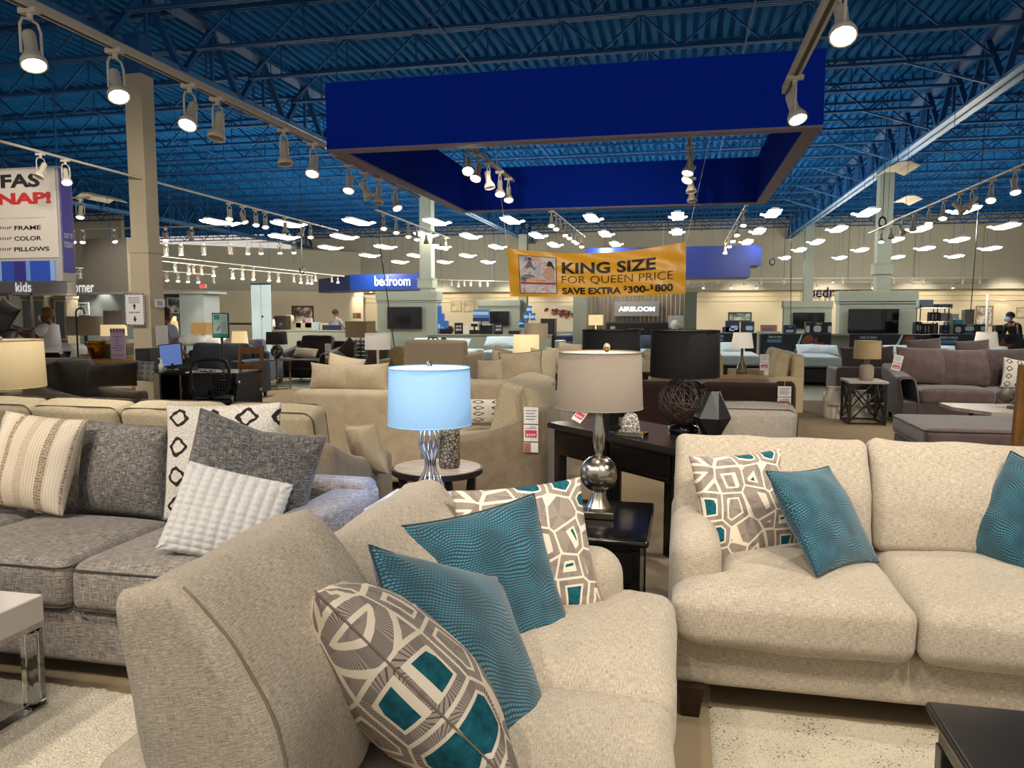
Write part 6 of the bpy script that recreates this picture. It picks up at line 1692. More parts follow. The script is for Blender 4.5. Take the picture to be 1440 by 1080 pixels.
box_thing('small terracotta box with pink crystals before the far wall', 1070, 1093, 457, 466, 30, '#7a4b38', marks=((-.8, .5, .1, .5, '#3c3f58', 'label'),))
# far framed picture
def framed(lb, pxa, pxb, pya, pyb, Y, fr='#1c1512', art=('#6b7f74', '#b9c3bb', '#1b1f22'), mat_=None, s=8, fw=.06, cat='picture'):
    a, b = at(pxa, pyb, y=Y), at(pxb, pya, y=Y); w = (b.x - a.x) / 2; h = (b.z - a.z) / 2
    t = thing('framed_picture', lb, cat, ((a.x + b.x) / 2, Y, (a.z + b.z) / 2))
    fm = plain('fr' + fr, fr, .4)
    for (x0_, x1_, z0_, z1_) in ((-w, w, h - fw, h), (-w, w, -h, -h + fw), (-w, -w + fw, -h + fw, h - fw), (w - fw, w, -h + fw, h - fw)): MB().bbox(x0_, x1_, -.03, .01, z0_, z1_, .004).build('frame', fm, t)
    nm = 'art' + art[0] + art[1]
    if nm not in _M:
        k = NT(nm, .5); co = k.coord('Object'); nn = k.noise(co, s, 3, .6); k.col(k.ramp(nn, [(.36, hexc(art[2])), (.48, hexc(art[0])), (.6, hexc(art[1]))])); _M[nm] = k.m
    MB().box(-w + fw * .8, w - fw * .8, -.012, 0, -h + fw * .8, h - fw * .8).build('print', _M[nm], t)
    return t
framed('black-framed landscape above the wedge cartons on the far wall', 1024, 1057, 439, 452, 41.33, s=2.5)
framed('carved mirror frame with pale blossom picture beyond the headboards', 1371, 1397, 430, 458, 41.33, '#8d7a58', ('#a99c8c', '#e6ded0', '#5a4a44'), s=3)
framed('thin beige framed print at the right photo edge', 1428, 1446, 432, 447, 41.33, '#c9a67c', ('#d9c9a8', '#e2d6ba', '#b59a70'), s=4, fw=.05)
framed('square cream framed print, the nearer to the television wall', 634, 649, 422.5, 438.5, 41.33, '#bda87c', ('#cdbb93', '#e0d2ac', '#a58f62'), s=4)
framed('square cream framed print, the farther from the television wall', 652, 668, 422.5, 438.5, 41.33, '#bda87c', ('#cdbb93', '#e0d2ac', '#a58f62'), s=4)
framed('small cream plaque over the tag at the far centre', 813, 820, 425, 443, 41.33, '#5a4228', ('#6b4c2a', '#8a6a3e', '#3a2814'), s=4)
# metal rack of hats, cases and bags
rY = 20.3
q = at(1300, 468, y=rY); rx = q.x; rz_ = q.z
t = thing('display_rack', 'wire display rack beside the large television', 'rack', (rx, rY, rz_))
for px_ in (1294, 1318, 1334):
    for dy in (0, .3): MB().bar((X(px_, rY) - rx, dy, 0), (X(px_, rY) - rx, dy, Zp(px_, 428, rY) - rz_), .02).build('upright', m_black, t)
for py_ in (433, 452): MB().bbox(X(1292, rY) - rx, X(1338, rY) - rx, -.02, .32, Zp(1300, py_, rY) - rz_ - .015, Zp(1300, py_, rY) - rz_, .003).build('shelf', m_pewter, t)
for lb, pxa, pxb, pya, pyb, hx_ in (('clear zip bag with pale blue bedding on top of the rack', 1292, 1313, 421, 433, '#8fa4a8'), ('black and white folded pack lying on top of the rack', 1313, 1340, 427, 433, '#6f6a62'), ('black striped pack on the middle rack shelf', 1308, 1322, 439, 452, '#16171a'), ('tilted white-framed pack on the middle rack shelf', 1323, 1338, 440, 452, '#b9b7b4'), ('black slatted crate on the lower rack level', 1298, 1311, 455, 470, '#131214'), ('slate carton on the lower rack level', 1311, 1320, 455, 470, '#3b444e'), ('pale sheet leaning on the rack front', 1331, 1341, 446, 470, '#9ea7a8'), ('white boxed pack at the outer edge of the middle shelf', 1338, 1349, 441, 449, '#cfcfcb')):
    o = box_thing(lb, pxa, pxb, pya, pyb, rY + .02, hx_, marks=((-.6, -.4, .2, .8, '#c9cccb', 'label'), (.1, .3, .2, .8, '#c9cccb', 'label')) if 'stri' in lb or 'slat' in lb else ())
# white floor-standing pole
q = at(1387, 456, y=21.2); q.z = 0.0; t = MB().lathe([(0, 0), (.03, 0), (.03, Zp(1387, 414, 21) - q.z), (0, Zp(1387, 414, 21) - q.z)], 10).build('sign_pole', m_white, None, True, (q.x, 21.2, q.z)); tag(t, 'slim white pole standing before the carved mirror frame', 'pole')
# word bedroom on the far right wall
q = at(1178, 411, y=39.9)
t = lettering('bedroom', size_at(68, q), size_at(15, q), plain('letter_navy', '#08062a', .8, spec=.1), None, (q.x, 40.9 - .2, at(1178, 411, y=40.7).z), bold=.012, name='wall_lettering'); tag(t, 'dark navy bedroom lettering on the far wall behind the sage television wall', 'lettering')

# ================================================================== CENTRE FEATURE WALL
fY = 21.0
xa, xb = X(828, fY), X(962, fY); zt_ = Zp(895, 413, fY)
c = struct(bpy.data.objects.new('wall_feature', None)); COL.objects.link(c); c.location = (xa, fY, 0)
npl = 22; wpl = (xb - xa) / npl
k = wood('grey_panel_wood', '#6f6355', '#948775', .5, 2, 4)
for i in range(npl): MB().bbox(i * wpl + .004, (i + 1) * wpl - .004, 0 + .006 * (i % 2), .1, 0, zt_, .003).build('plank', k, c)
MB().box(xb - xa, xb - xa + .3, -1.2, .15, 0, zt_).build('side_wall', m_green, c); MB().box(xb - xa - .05, xb - xa + .35, -1.25, .2, zt_, zt_ + .12).build('cornice', m_cream, c)
MB().box(-.35, 0, -.6, .15, 0, zt_).build('side_wall', m_green, c)
q0, q1 = at(864, 445, y=fY - .1), at(927.5, 424, y=fY - .1)
t = thing('lit_sign', 'grey backlit sign with glowing white lettering on the wood-panelled wall', 'sign', ((q0.x + q1.x) / 2, fY - .12, (q0.z + q1.z) / 2)); w, h = (q1.x - q0.x) / 2, (q1.z - q0.z) / 2
MB().bbox(-w, w, -.03, .1, -h, h, .006).build('panel', plain('sign_grey', '#9b9a98', .4), t)
lettering('AIRELOOM', w * 1.6, h * .62, glow('sign_light', '#ffffff', 2.0), t, (0, -.036, .0), bold=.018)
xa2, xb2 = X(853, 20.2), X(940, 20.2)
t = thing('bed', 'bed with charcoal headboard under the backlit sign', 'bed', ((xa2 + xb2) / 2, 20.2, 0)); a = (xb2 - xa2) / 2
softbox(2 * a, .12, Zp(895, 453, 20.2) - .2, .03, (0, 0, 0), 6).build('headboard', plain('charcoal_cloth', '#2b2a2c', .8), t, True, (0, 0, (Zp(895, 453, 20.2) + .2) / 2))
lettering('AIRELOOM', .45, .05, plain('silver_letter', '#8f8f8f', .3), t, (-.05, -.068, Zp(895, 463, 20.2)), bold=.01)
softbox(2 * a - .1, 2.0, .3, .06, (0, 0, .02), 6).build('mattress', m_matt, t, True, (0, -1.08, .5)); MB().bbox(-a + .06, a - .06, -2.05, -.1, .05, .36, .02).build('base', m_bedbase, t)
q = at(912, 480, y=19.6); P('slate blue pillow seen between the two black lampshades', (q.x, 19.5, .80), 0, 24, 0, .5, .45, .16, plain('slate', '#424a5a', .8), None, pinch=.05, seed=91)
q = at(921, 482, y=19.4); P('dark brown pillow seen at the edge of the large black lampshade', (q.x + .2, 19.35, .78), 0, 24, 0, .4, .4, .16, m_brn, None, pinch=.05, seed=92)
lamp('lit white square lamp beside the wood-panelled wall', 838, 20.3, 443, 457, 21, .9, 'stick', S_lit, m_gold, square=True, taper=1)
simple_table('nightstand under the lit white square lamp', X(828, 20.3), X(849, 20.3), 20.0, 20.5, .9, m_espresso, m_black)
simple_table('nightstand holding the round plaque at the bed', X(940, 20.3), X(961, 20.3), 20.0, 20.5, .9, m_espresso, m_black)
q = at(950, 457, y=20.2); t = thing('plaque', 'round white plaque on stand beside the backlit-sign bed', 'ornament', (q.x, 20.15, .9))
MB().lathe([(0, 0), (.13, 0), (.13, .03), (0, .03)], 24).build('disc', m_white, t, True, (0, 0, q.z - .9), (rad(90), 0, 0)); MB().bar((.1, 0, 0), (.1, 0, .45), .02).build('stand', m_black, t)
box_thing('pale square panel behind the round plaque', 939, 961, 444, 461, 20.8, '#b9c2bc', d=.03, name='blank_sign', cat='sign')
box_thing('small logo stand between lit square lamp and charcoal headboard', 858, 865, 459, 464, 20.0, '#c9c3b4', d=.03, name='card_stand', cat='sign')
# between: blossom art panel, blue boxes, black tall display
cpan = struct(MB().bbox(X(771, 33), X(808, 33), 33, 33.1, 0, Zp(790, 430, 33), .02).build('partition_panel', m_cream))
q = at(787, 440, y=32.8)
t = thing('blossom_wall_art', 'cluster of red and brown metal flowers on the cream panel', 'wall art', (q.x, 32.9, q.z)); rnd = random.Random(4)
for i in range(26):
    cx_, cz_ = rnd.gauss(0, .3), rnd.gauss(0, .09)
    r_ = rnd.uniform(.05, .1)
    MB().lathe([(0, 0), (r_, .01), (r_ * .6, .04), (0, .03)], 7).build('petal_disc', plain('fl' + str(i % 3), ['#6b2416', '#9a5038', '#4a2a20'][i % 3], .4), t, False, (cx_, -rnd.uniform(0, .05), cz_), (rad(90), 0, 0))
for lb, px, py, Y in (('blue tin at the top of the stacked pyramid', 744, 436, 24), ('lower blue tin of the pyramid on the television side', 740, 447, 24), ('lower blue tin of the pyramid on the blossom side', 749, 447, 24), ('bottom blue tin at the foot of the pyramid', 735, 457, 24)):
    q = at(px, py + 5, y=24.3); q.z = pz6 + {436: .47, 447: .235, 457: 0}[py] + .002; t = thing('blue_tin', lb, 'tin', (q.x + (-.05 if px == 735 else 0), 24.35, q.z))
    MB().lathe([(0, 0), (.085, 0), (.085, .23), (0, .23)], 16).build('tin', plain('tin_blue', '#1d5fae', .35), t, True, sharp=.5); MB().lathe([(.087, .07), (.087, .16)], 16, cap=False).build('label', plain('tin_label', '#9cc6ea', .4), t, True)
box_thing('low blue carton at the foot of the blue tins', 730, 752, 456, 462, 24, '#123a6e'); 
box_thing('tall black display tower right of the taller cream lamp', 760, 780, 448, 493, 22, '#14100e', d=.4, name='display_tower', cat='display')
box_thing('white freezer-like chest near the blue bed', 780, 792, 479, 491, 20, '#b9bcb8', d=.5, name='white_chest', cat='chest', marks=((-.2, .2, .4, .6, '#3b3b3b', 'label'),))
t = bed('blue display bed between cream lamp and black lampshade', 782, 826, 21.5, None, 470, .95, L=2.0)
t.children[0].data.materials[0] = plain('royal_dark', '#101c48', .5); t.children[1].data.materials[0] = plain('royal_dark', '#101c48', .5)
box_thing('white printed card rack beside the cream panel', 808, 820, 449, 462, 27, '#cfc6b8', d=.03, name='card_rack', cat='sign', marks=((-.6, .3, .2, .5, '#6d5a50', 'label'),))
# counter clutter on the sage partition at centre-left
box_thing('blue landscape picture stand on the sage partition', 665, 688, 435, 452, 21.3, '#3f6fb0', d=.05, name='picture_stand', cat='picture', marks=((-1, 1, .02, .3, '#0f1f5a', 'label'), (-1, .9, .55, .8, '#9fb4c6', 'label')))
MB().bar((0, .03, 0), (0, .03, -(Zp(676, 452, 21.5) - pz2)), .03).build('stand', m_black, [z for z in bpy.data.objects if z.name.startswith('picture_stand')][0])
box_thing('black waste-paper bin with white papers on the sage partition', 674, 692, 456, 470, 21.4, '#101113', name='bin', cat='bin', marks=((-.5, .8, .9, 1.1, '#d4d6d6', 'label'),))
for lb, pa in (('black save sign with white lettering nearer the wall television', 639), ('black save sign with white lettering beside the far television', 695)):
    box_thing(lb, pa, pa + 12, 454, 470, 21.3, '#0c0b0c', d=.02, name='save_sign', cat='sign')
    q = at(pa + 6, 462, y=21.28)
    for s_, dz, hh_ in (('SAVE', .06, .06), ('$800', -.04, .07)): 
        o = lettering(s_, .17, hh_, m_paper, None, (q.x, 21.28, q.z + dz), bold=.01); 
        o.parent = [z for z in bpy.data.objects if z.get('label') == lb][0]; o.location = (0, -.006, (q.z + dz) - o.parent.location.z)
box_thing('slim black tissue box on the sage partition', 715, 730, 465, 470, 21.4, '#101014', name='tissue_box', cat='box')
box_thing('black card terminal with screen on the sage partition', 660, 672, 464, 470, 21.3, '#131315', name='card_terminal', cat='card terminal')
t = thing('monitor', 'thin monitor seen edge-on on the sage partition', 'monitor', (X(667, 21.5), 21.5, pz2)); MB().bbox(-.1, .1, -.02, .02, .22, .3, .006).build('bezel', m_black, t); MB().bar((0, 0, 0), (0, 0, .25), .04).build('stand', m_black, t)
box_thing('white card on the sage partition beside the save sign', 651, 659, 458, 465, 21.2, '#d8d8d4', d=.02, name='card', cat='sign')
for i, (pa, pb, ya, yb) in enumerate(((615, 620, 430, 470), (620, 624, 441, 470), (624, 630, 451, 470))):
    box_thing(['tall blue leaflet rack column on the television wall edge', 'middle blue leaflet rack column on the television wall edge', 'short blue leaflet rack column on the television wall edge'][i], pa, pb, ya, yb, 21.5, '#2a63a8', d=.1, name='leaflet_rack', cat='rack', marks=((-.6, .6, .2, .35, '#8fb6de', 'label'),))
q = at(628, 470, y=21.6); t = MB(); softbox(.42, .2, .16, .07, (0, 0, .03), 6, wr=.03, seed=3).build('x', m_black) if False else None
o = softbox(.42, .22, .2, .08, (0, 0, .04), 6, wr=.04, seed=3).build('brown_bag', m_brn, None, True, (q.x, 21.6, pz2 + .1)); tag(o, 'slumped dark brown bag on the sage partition by the television wall', 'bag')
# mattress pillows on black beds before the partition
for lb, px, py in (('white pillow with dark edge on the black bed behind the tan loveseat', 640, 483), ('round-backed white pillow left of the dark chair backs', 600, 482), ('pale grey pillow on the black bed right of the tan loveseat', 703, 480)): bed_pillow(lb, px, py, 19.6, .8)
t = bed('black display bed behind the tan loveseat', 588, 655, 18.2, None, 0, .62, L=1.8); t2 = bed('black display bed behind the lit cream lamp', 668, 722, 18.2, None, 0, .62, L=1.8)
for lb, pxa in (('dark bentwood chair back above the tan loveseat', 609), ('slim dark chair back above the tan loveseat', 624)):
    q = at(pxa, 476, y=17); t = thing('dining_chair', lb, 'chair', (q.x, 17.0, 0)); w_ = .16 if 'bent' in lb else .06
    MB().tube([(-w_, 0, .0), (-w_, 0, .45), (-w_, .0, .85), (-w_ * .6, 0, .98), (w_ * .6, 0, .98), (w_, 0, .85), (w_, 0, .45), (w_, 0, 0)], .022, 6).build('back_frame', m_leg, t, True)
    MB().bbox(-w_ - .05, w_ + .05, -.4, .0, .42, .46, .01).build('seat', m_leg, t)
    for s in (-1, 1): MB().bar((s * (w_ + .02), -.36, 0), (s * (w_ + .02), -.36, .42), .04).build('leg', m_leg, t)
    MB().bar((0, .0, .46), (0, 0, .96), .03, .03).build('splat', m_leg, t)

# ================================================================== LEFT-CENTRE: bedroom alcove
framed('dark wood mirror with reflections on the far alcove dresser', 411, 441, 430, 459, 30, '#3c1d10', ('#6b5a48', '#d8cdb8', '#1b1512'), s=2.2, cat='mirror')
q = at(424, 464, y=29.9); t = thing('dresser', 'dark dresser under the dark wood mirror', 'dresser', (q.x, 30.2, 0)); MB().bbox(-.85, .85, -.3, .3, .05, 1.0, .01).build('body', plain('mahogany', '#2b130b', .3), t)
for i in range(2):
    for j in range(3): MB().bbox(-.8 + i * .82, -.02 + i * .82, -.32, -.3, .1 + j * .3, .36 + j * .3, .004).build('drawer_front', plain('mahogany', '#2b130b', .3), t)
for lb, a_ in (('pale blue flowering plant prints card before the alcove mirror', (429, 438, 447, 461, '#d4b8c4')), ('white printed card before the alcove mirror', (416, 423, 452, 461, '#d0d0cc')), ('grey-blue folded card on the sage partition', (438, 448, 453, 466, '#9fb0b6')), ('low navy cushion box on the sage partition', (453, 474, 457, 466, '#141a44')), ('brown carton behind the sage partition', (496, 502, 440, 448, '#7a5430')), ('dark dresser top behind the sage partition', (385, 402, 444, 458, '#2a1810'))):
    box_thing(lb, a_[0], a_[1], a_[2], a_[3], 21.4 if 'sage' in lb else 27, a_[4], d=.1 if 'card' in lb else .3)
lamp('small white lamp in the bedroom alcove before the pale screen', 388, 21.6, 449, 459, 10, Zp(388, 464, 21.6), 'stick', S_white, m_black)
t = thing('vase', 'dark round vase on the sage partition', 'vase', (X(396, 21.6), 21.6, pz1)); MB().lathe([(0, 0), (.07, 0), (.13, .1), (.12, .2), (.05, .3), (.06, .33)], 16).build('body', plain('slate_vase', '#33393c', .3), t, True)
t = thing('vase', 'pale round pot beside the alcove mirror', 'vase', (X(408, 26.4), 26.3, 1.2)); MB().lathe([(0, 0), (.12, 0), (.2, .12), (.17, .28), (.1, .3)], 16).build('body', m_cream, t, True)
# pale blue hinged screen
sY = 21.0; xa, xb = X(354, sY), X(382, sY); zt_ = Zp(368, 399, sY)
t = thing('folding_screen', 'tall pale blue two-leaf screen with a dark rail on top', 'screen', ((xa + xb) / 2, sY, 0)); a = (xb - xa) / 2
m_pb = plain('pale_blue_board', '#9fb2b8', .6)
for s in (-1, 1): MB().bbox(min(0, s * a) + .008, max(0, s * a) - .008, -.02, .02, 0, zt_ - .03, .006).build('leaf', m_pb, t)
MB().bbox(-a, a, -.03, .03, zt_ - .03, zt_ + .01, .004).build('top_rail', m_black, t)
for z_ in (zt_ * .6,): MB().lathe([(0, 0), (.03, 0), (.03, .03), (0, .03)], 10).build('knob', m_black, t, True, (.05, -.02, z_), (rad(90), 0, 0))

# ================================================================== LEFT: kids corner shop-in-shop
kY = 17.5
c = struct(bpy.data.objects.new('wall_kids_corner', None)); COL.objects.link(c)
xa, xk, xb = X(-60, kY), X(97, kY), X(160, kY)
MB().box(xa, xk, kY, kY + .3, Zp(40, 413, kY), Zp(40, 393, kY)).build('fascia', plain('lit_grey', '#a5a29e', .6), c)
MB().box(xa, xk, kY - .04, kY + .3, Zp(40, 415.5, kY), Zp(40, 413, kY)).build('moulding', m_cream, c)
MB().box(xk, xb, kY + .6, kY + .8, Zp(120, 411, kY + .6), Zp(120, 336, kY + .6)).build('dark_fascia', m_dkgrey, c)
MB().box(xb, X(176, kY), kY + .6, kY + .8, Zp(120, 411, kY + .6), Zp(120, 338, kY + .6)).build('light_panel', m_cream, c)
MB().box(xk - .4, X(176, kY) + .2, kY + .55, kY + .9, Zp(120, 414, kY + .6), Zp(120, 411, kY + .6)).build('moulding', m_bluegrey, c)
MB().box(X(93, 19), X(178, 19), 19.4, 19.6, 0, Zp(130, 413, 19)).build('blue_grey_wall', m_bluegrey, c)
MB().box(xa, X(95, 19.6), 19.8, 20.0, 0, Zp(40, 410, 19.6)).build('cream_wall', plain('shop_cream', '#a79e8c', .7), c)
q = at(33.5, 403.5, y=kY); lettering('kids', size_at(26, q), size_at(14, q), glow('letter_white', '#ffffff', .5), c, (q.x, kY - .02, q.z), bold=.012)
q = at(116, 406, y=kY + .6); lettering('corner', size_at(39, q), size_at(10.5, q), glow('letter_white', '#ffffff', .5), c, (q.x, kY + .58, q.z), bold=.012)
c2 = struct(bpy.data.objects.new('wall_home_setting', None)); COL.objects.link(c2)
MB().box(X(216, 21), X(256, 21), 21.0, 21.2, 0, Zp(240, 411, 21)).build('grey_wall', plain('setting_grey', '#7e7a74', .8), c2)
MB().box(X(256, 20.5), X(290, 20.5), 20.4, 21.2, 0, Zp(270, 411, 20.5)).build('blue_grey_pier', m_bluegrey, c2)
MB().box(X(216, 21) , X(312, 21), 20.35, 21.3, Zp(250, 414, 21), Zp(250, 411, 21)).build('moulding', m_bluegrey, c2)
MB().box(X(290, 24), X(420, 24), 27.0, 27.15, 0, 1.2).build('chair_rail_wall', m_warmwall, c2)
MB().box(X(290, 27), X(360, 27), 26.94, 27.0, 1.12, 1.2).build('chair_rail', plain('rail_brown', '#4b3524', .5), c2)
framed('white-framed sketch print on the blue-grey wall, nearer the cabinets', 96, 107.5, 421, 440, 19.3, '#c9c4ba', ('#8fa0a6', '#d8dcda', '#56646c'), s=5, fw=.05)
framed('white-framed sketch print on the blue-grey wall, nearer the column', 111, 125.5, 425, 443.5, 19.3, '#d2cdc4', ('#8fa0a6', '#d8dcda', '#56646c'), s=5, fw=.05)
framed('swirled black and white print on the grey wall behind the column', 236, 255, 418, 441, 20.9, '#b9b4aa', ('#4c5358', '#cfd2d2', '#1b1d20'), s=3, fw=.04)
# red exit sign
q = at(285, 402.5, y=26); t = thing('exit_sign', 'small glowing red exit sign on the left wall', 'exit sign', (q.x, 26, q.z))
MB().bbox(-.14, .14, 0, .05, -.08, .08, .004).build('housing', m_white, t); lettering('EXIT', .22, .11, glow('exit_red', '#ff1c10', 6), t, (0, -.006, 0), bold=.03)
# china cabinets
def cabinet(lb, pxa, pxb, pyt, Y, mt, doors=2, gl=None, dark=False):
    xa, xb = X(pxa, Y), X(pxb, Y); zt_ = Zp((pxa + pxb) / 2, pyt, Y); a = (xb - xa) / 2
    t = thing('china_cabinet', lb, 'cabinet', ((xa + xb) / 2, Y + .25, 0))
    MB().box(-a, a, .2, .22, 0, zt_).build('back_panel', mt, t)
    for s in (-1, 1): MB().bbox(s * a - .02, s * a + .02, -.22, .22, 0, zt_, .004).build('side_panel', mt, t)
    MB().bbox(-a - .04, a + .04, -.26, .24, zt_ - .08, zt_, .008).build('cornice', mt, t)
    MB().bbox(-a, a, -.22, .2, 0, .75, .006).build('lower_body', mt, t)
    for z_ in (1.05, 1.4, 1.75):
        if z_ < zt_ - .1: MB().box(-a, a, -.18, .2, z_, z_ + .02).build('shelf', mt, t)
    dw = 2 * a / doors
    for i in range(doors):
        x0_ = -a + i * dw
        d_ = MB(); 
        for (u0, u1, v0, v1) in ((0, .05, .78, zt_ - .1), (dw - .05, dw, .78, zt_ - .1), (.05, dw - .05, .78, .84), (.05, dw - .05, zt_ - .16, zt_ - .1)): d_.box(x0_ + u0, x0_ + u1, -.235, -.21, v0, v1)
        d_ = d_.build('door', mt, t)
        MB().box(x0_ + .05, x0_ + dw - .05, -.225, -.222, .84, zt_ - .16).build('pane', gl or glassm('cabinet_glass', '#dfe8e4', .05, 1.3), d_)
        MB().bbox(x0_ + .04, x0_ + dw - .04, -.235, -.22, .08, .7, .004).build('lower_door', mt, t)
    return t
m_cab = plain('antique_white', '#a79c84', .5)
cabinet('cream china cabinet with glass doors behind the woman', 30, 62, 415, 18.2, m_cab)
cabinet('narrow cream glass cabinet beside the sketch prints', 76, 92, 416, 18.4, m_cab, 1)
cabinet('cream glass cabinet wedged between the other two', 62, 75, 416, 18.6, m_cab, 1)
# dark open shelf cut by the edge, with a hanging patterned throw
sY = 10.2
xa, xb = X(-30, sY), X(31, sY); zt_ = Zp(10, 412, sY); a = (xb - xa) / 2
t = thing('open_shelf', 'dark brown open shelf unit at the left photo edge', 'shelf', ((xa + xb) / 2, sY, 0)); m_dkw = wood('dark_walnut', '#1c0e08', '#35200f', .3)
for s in (-1, 1):
    for dy in (-.2, .2): MB().bbox(s * a - .03 - (.03 if s > 0 else -.03), s * a + .03 - (.03 if s > 0 else -.03), dy - .03, dy + .03, 0, zt_, .004).build('post', m_dkw, t)
for z_ in (.1, .5, .95, 1.3, zt_): MB().bbox(-a, a, -.22, .22, z_ - .035, z_, .004).build('shelf', m_dkw, t)
q = at(8, 445, y=sY - .3); P('black lattice-pattern cushion tilted on the dark open shelf', (q.x, sY - .33, q.z), 10, 0, 35, .34, .5, .1, m_ikat if False else plain('lattice_black', '#1d1a18', .7, var=.6, scale=30), None, pinch=.05, seed=95)
q = at(8, 473, y=sY - .3); P('charcoal cushion on the lower board of the dark open shelf', (q.x, sY - .33, q.z), 6, 20, 0, .46, .24, .16, m_black, None, pinch=.05, seed=96)
# dining table with lamps and gold things
tY = 11.6
m_rust = wood('rustic_top', '#6f4d2a', '#b08a5a', .4)
dt = simple_table('rustic wooden dining table behind the olive-brown armchair', X(55, tY), X(180, tY), 11.75, 12.8, Zp(120, 505, 11.7), m_rust, m_rust, th=.09, leg=.1, cat='table', name='dining_table')
tz = Zp(120, 505, 11.7)
q = Vector((X(113, 11.0), 11.0, 0)); t = thing('floor_lamp', 'thin black hooked floor stand before the dining table', 'stand', q)
MB().lathe([(0, 0), (.12, 0), (.12, .02), (0, .02)], 20).build('base', m_black, t, True)
zz = Zp(113, 434, 11.0); w_ = size_at(14, Vector((X(113, 11), 11, 1.5)))
MB().tube([(-w_ / 2, 0, 0), (-w_ / 2, 0, zz - .06), (-w_ / 2 + .02, 0, zz - .015), (-w_ / 2 + .06, 0, zz), (w_ / 2 - .04, 0, zz), (w_ / 2 - .01, 0, zz - .02), (w_ / 2, 0, zz - .1)], .014, 6).build('pole', m_black, t, True)
lamp('wide tan drum lamp behind the hooked floor stand', 120, 13.5, 445, 471, 48, .75, 'stick', shade_mat('tan_shade2', '#9b8970'), m_pewter, taper=1)
lamp('grey-brown drum lamp beside the column, upper', 162, 13.2, 437, 457, 31, .75, 'stick', S_grey, m_pewter, taper=.95)
lamp('warm glowing drum lamp under the grey-brown one', 160, 12.6, 457, 472, 34, .78, 'stick', S_lit, m_pewter, taper=.97)
simple_table('long sideboard table carrying the left group of lamps', X(98, 13.4), X(182, 13.4), 12.6, 13.9, .75, m_rust, m_rust)
q = Vector((X(134, 12.0), 12.0, tz)); t = thing('gold_urn', 'shiny gold urn on the dining table', 'urn', q)
MB().lathe([(0, 0), (.09, 0), (.13, .1), (.17, .22), (.15, .28), (.17, .31), (.0, .31)], 22).build('body', plain('polished_gold', '#a87418', .18, 1.0), t, True)
q = Vector((X(160, 12.1), 12.2, tz)); t = thing('mirror_tray', 'silver-gold filigree chest on the dining table behind the lilac sign', 'ornament', q)
MB().bbox(-.26, .26, -.12, .12, 0, .26, .01).build('chest', plain('filigree', '#9a8f70', .25, .8, var=.5, scale=40), t); softbox(.56, .28, .07, .03, (0, 0, .02), 5).build('lid', m_cream, t, True, (0, 0, .29))
# lilac sign
q0, q1 = at(156, 501, y=11.85), at(175, 462, y=11.85)
t = thing('lilac_sign', 'lilac printed sign standing on the dining table against the column', 'sign', ((q0.x + q1.x) / 2, 11.85, tz)); w, h = (q1.x - q0.x) / 2, q1.z - tz
MB().bbox(-w, w, 0, .015, 0, h, .003).build('card', plain('lilac_paper', '#c2a9c4', .6, var=.02), t)
m_pl2 = plain('plum_ink', '#5c3f6b', .6)
for i in range(5): MB().box(-w * .95 + i * w * .42, -w * .75 + i * w * .42, -.002, -.0005, h * .87, h * .99).build('stripe', m_pl2, t)
mm = MB()
for i, (u, v) in enumerate(((.6, .72), (.5, .44), (.8, .36), (.5, .28), (.9, .14), (.7, .08))): mm.box(-w * u, w * u, -.002, -.0005, h * v, h * (v + .018))
mm.build('print_line', m_pl2, t)
MB().tube([(-w * .3, -.002, h * .6), (-w * .1, -.002, h * .68), (w * .15, -.002, h * .62), (w * .1, -.002, h * .52), (-w * .15, -.002, h * .52)], .005, 4, closed=True).build('emblem', m_pl2, t)
sofa('sofa', 'olive-grey sofa behind the woman', 'sofa', X(90, 13.8), X(126, 13.8), 14.3, 15.2, 'W', nseat=1, nback=1, mat=velvet('olive_grey', '#3d3c33', '#5d5b4f', .3), style='flare', arm_h=.7, back_h=.95, seg=6, arm_w=.2)
o = softbox(.5, .5, .5, .12, (0, 0, 0), 6).build('white_chair_back', m_white, None, True, (X(95, 12.6), 12.6, .70)); 
tag(o, 'white rounded chair back beside the woman', 'chair'); o.name = 'dining_chair'
MB().lathe([(.18, -.7), (.2, -.68), (.05, -.64), (.05, -.2)], 12).build('pedestal', m_white, o)
# signs on the grey column
cyf = 9.8 - .195
q0, q1 = at(177, 458, y=cyf), at(203, 412.5, y=cyf)
t = thing('distance_sign', 'white floor-distance sign with black hazard border on the grey column', 'sign', ((q0.x + q1.x) / 2, cyf - .004, (q0.z + q1.z) / 2)); w, h = (q1.x - q0.x) / 2, (q1.z - q0.z) / 2
MB().bbox(-w, w, -.006, .002, -h, h, .001).build('card', m_paper, t)
hz = MB()
for i in range(9):
    u = -w + 2 * w * (i + .1) / 9
    for z_ in (-h, h - .02): hz.prism([(u, z_), (u + w * .13, z_), (u + w * .2, z_ + .02), (u + w * .07, z_ + .02)], -.010, -.0065)
for i in range(14):
    z_ = -h + 2 * h * (i + .2) / 14
    for x_ in (-w, w - .02): hz.prism([(x_, z_), (x_ + .02, z_ + .012), (x_ + .02, z_ + .032), (x_, z_ + .02)], -.008, -.0065)
hz.build('hazard_border', m_bk, t)
for s_, dz in (('PRACTICE', .72), ('SOCIAL', .58), ('DISTANCING', .44), ('KEEP 6 FEET', -.18)): lettering(s_, w * 1.1, h * .09, m_bk, t, (0, -.009, h * dz), bold=.01)
for sg in (1, -1):
    MB().prism([(-.012, 0), (.012, 0), (.012, sg * h * .16), (.03, sg * h * .16), (0, sg * h * .36), (-.03, sg * h * .16), (-.012, sg * h * .16)], -.008, -.0065).build('arrow', m_bk, t, False, (0, 0, h * (.02 if sg > 0 else -.42)))
csx = -7.55 + .195
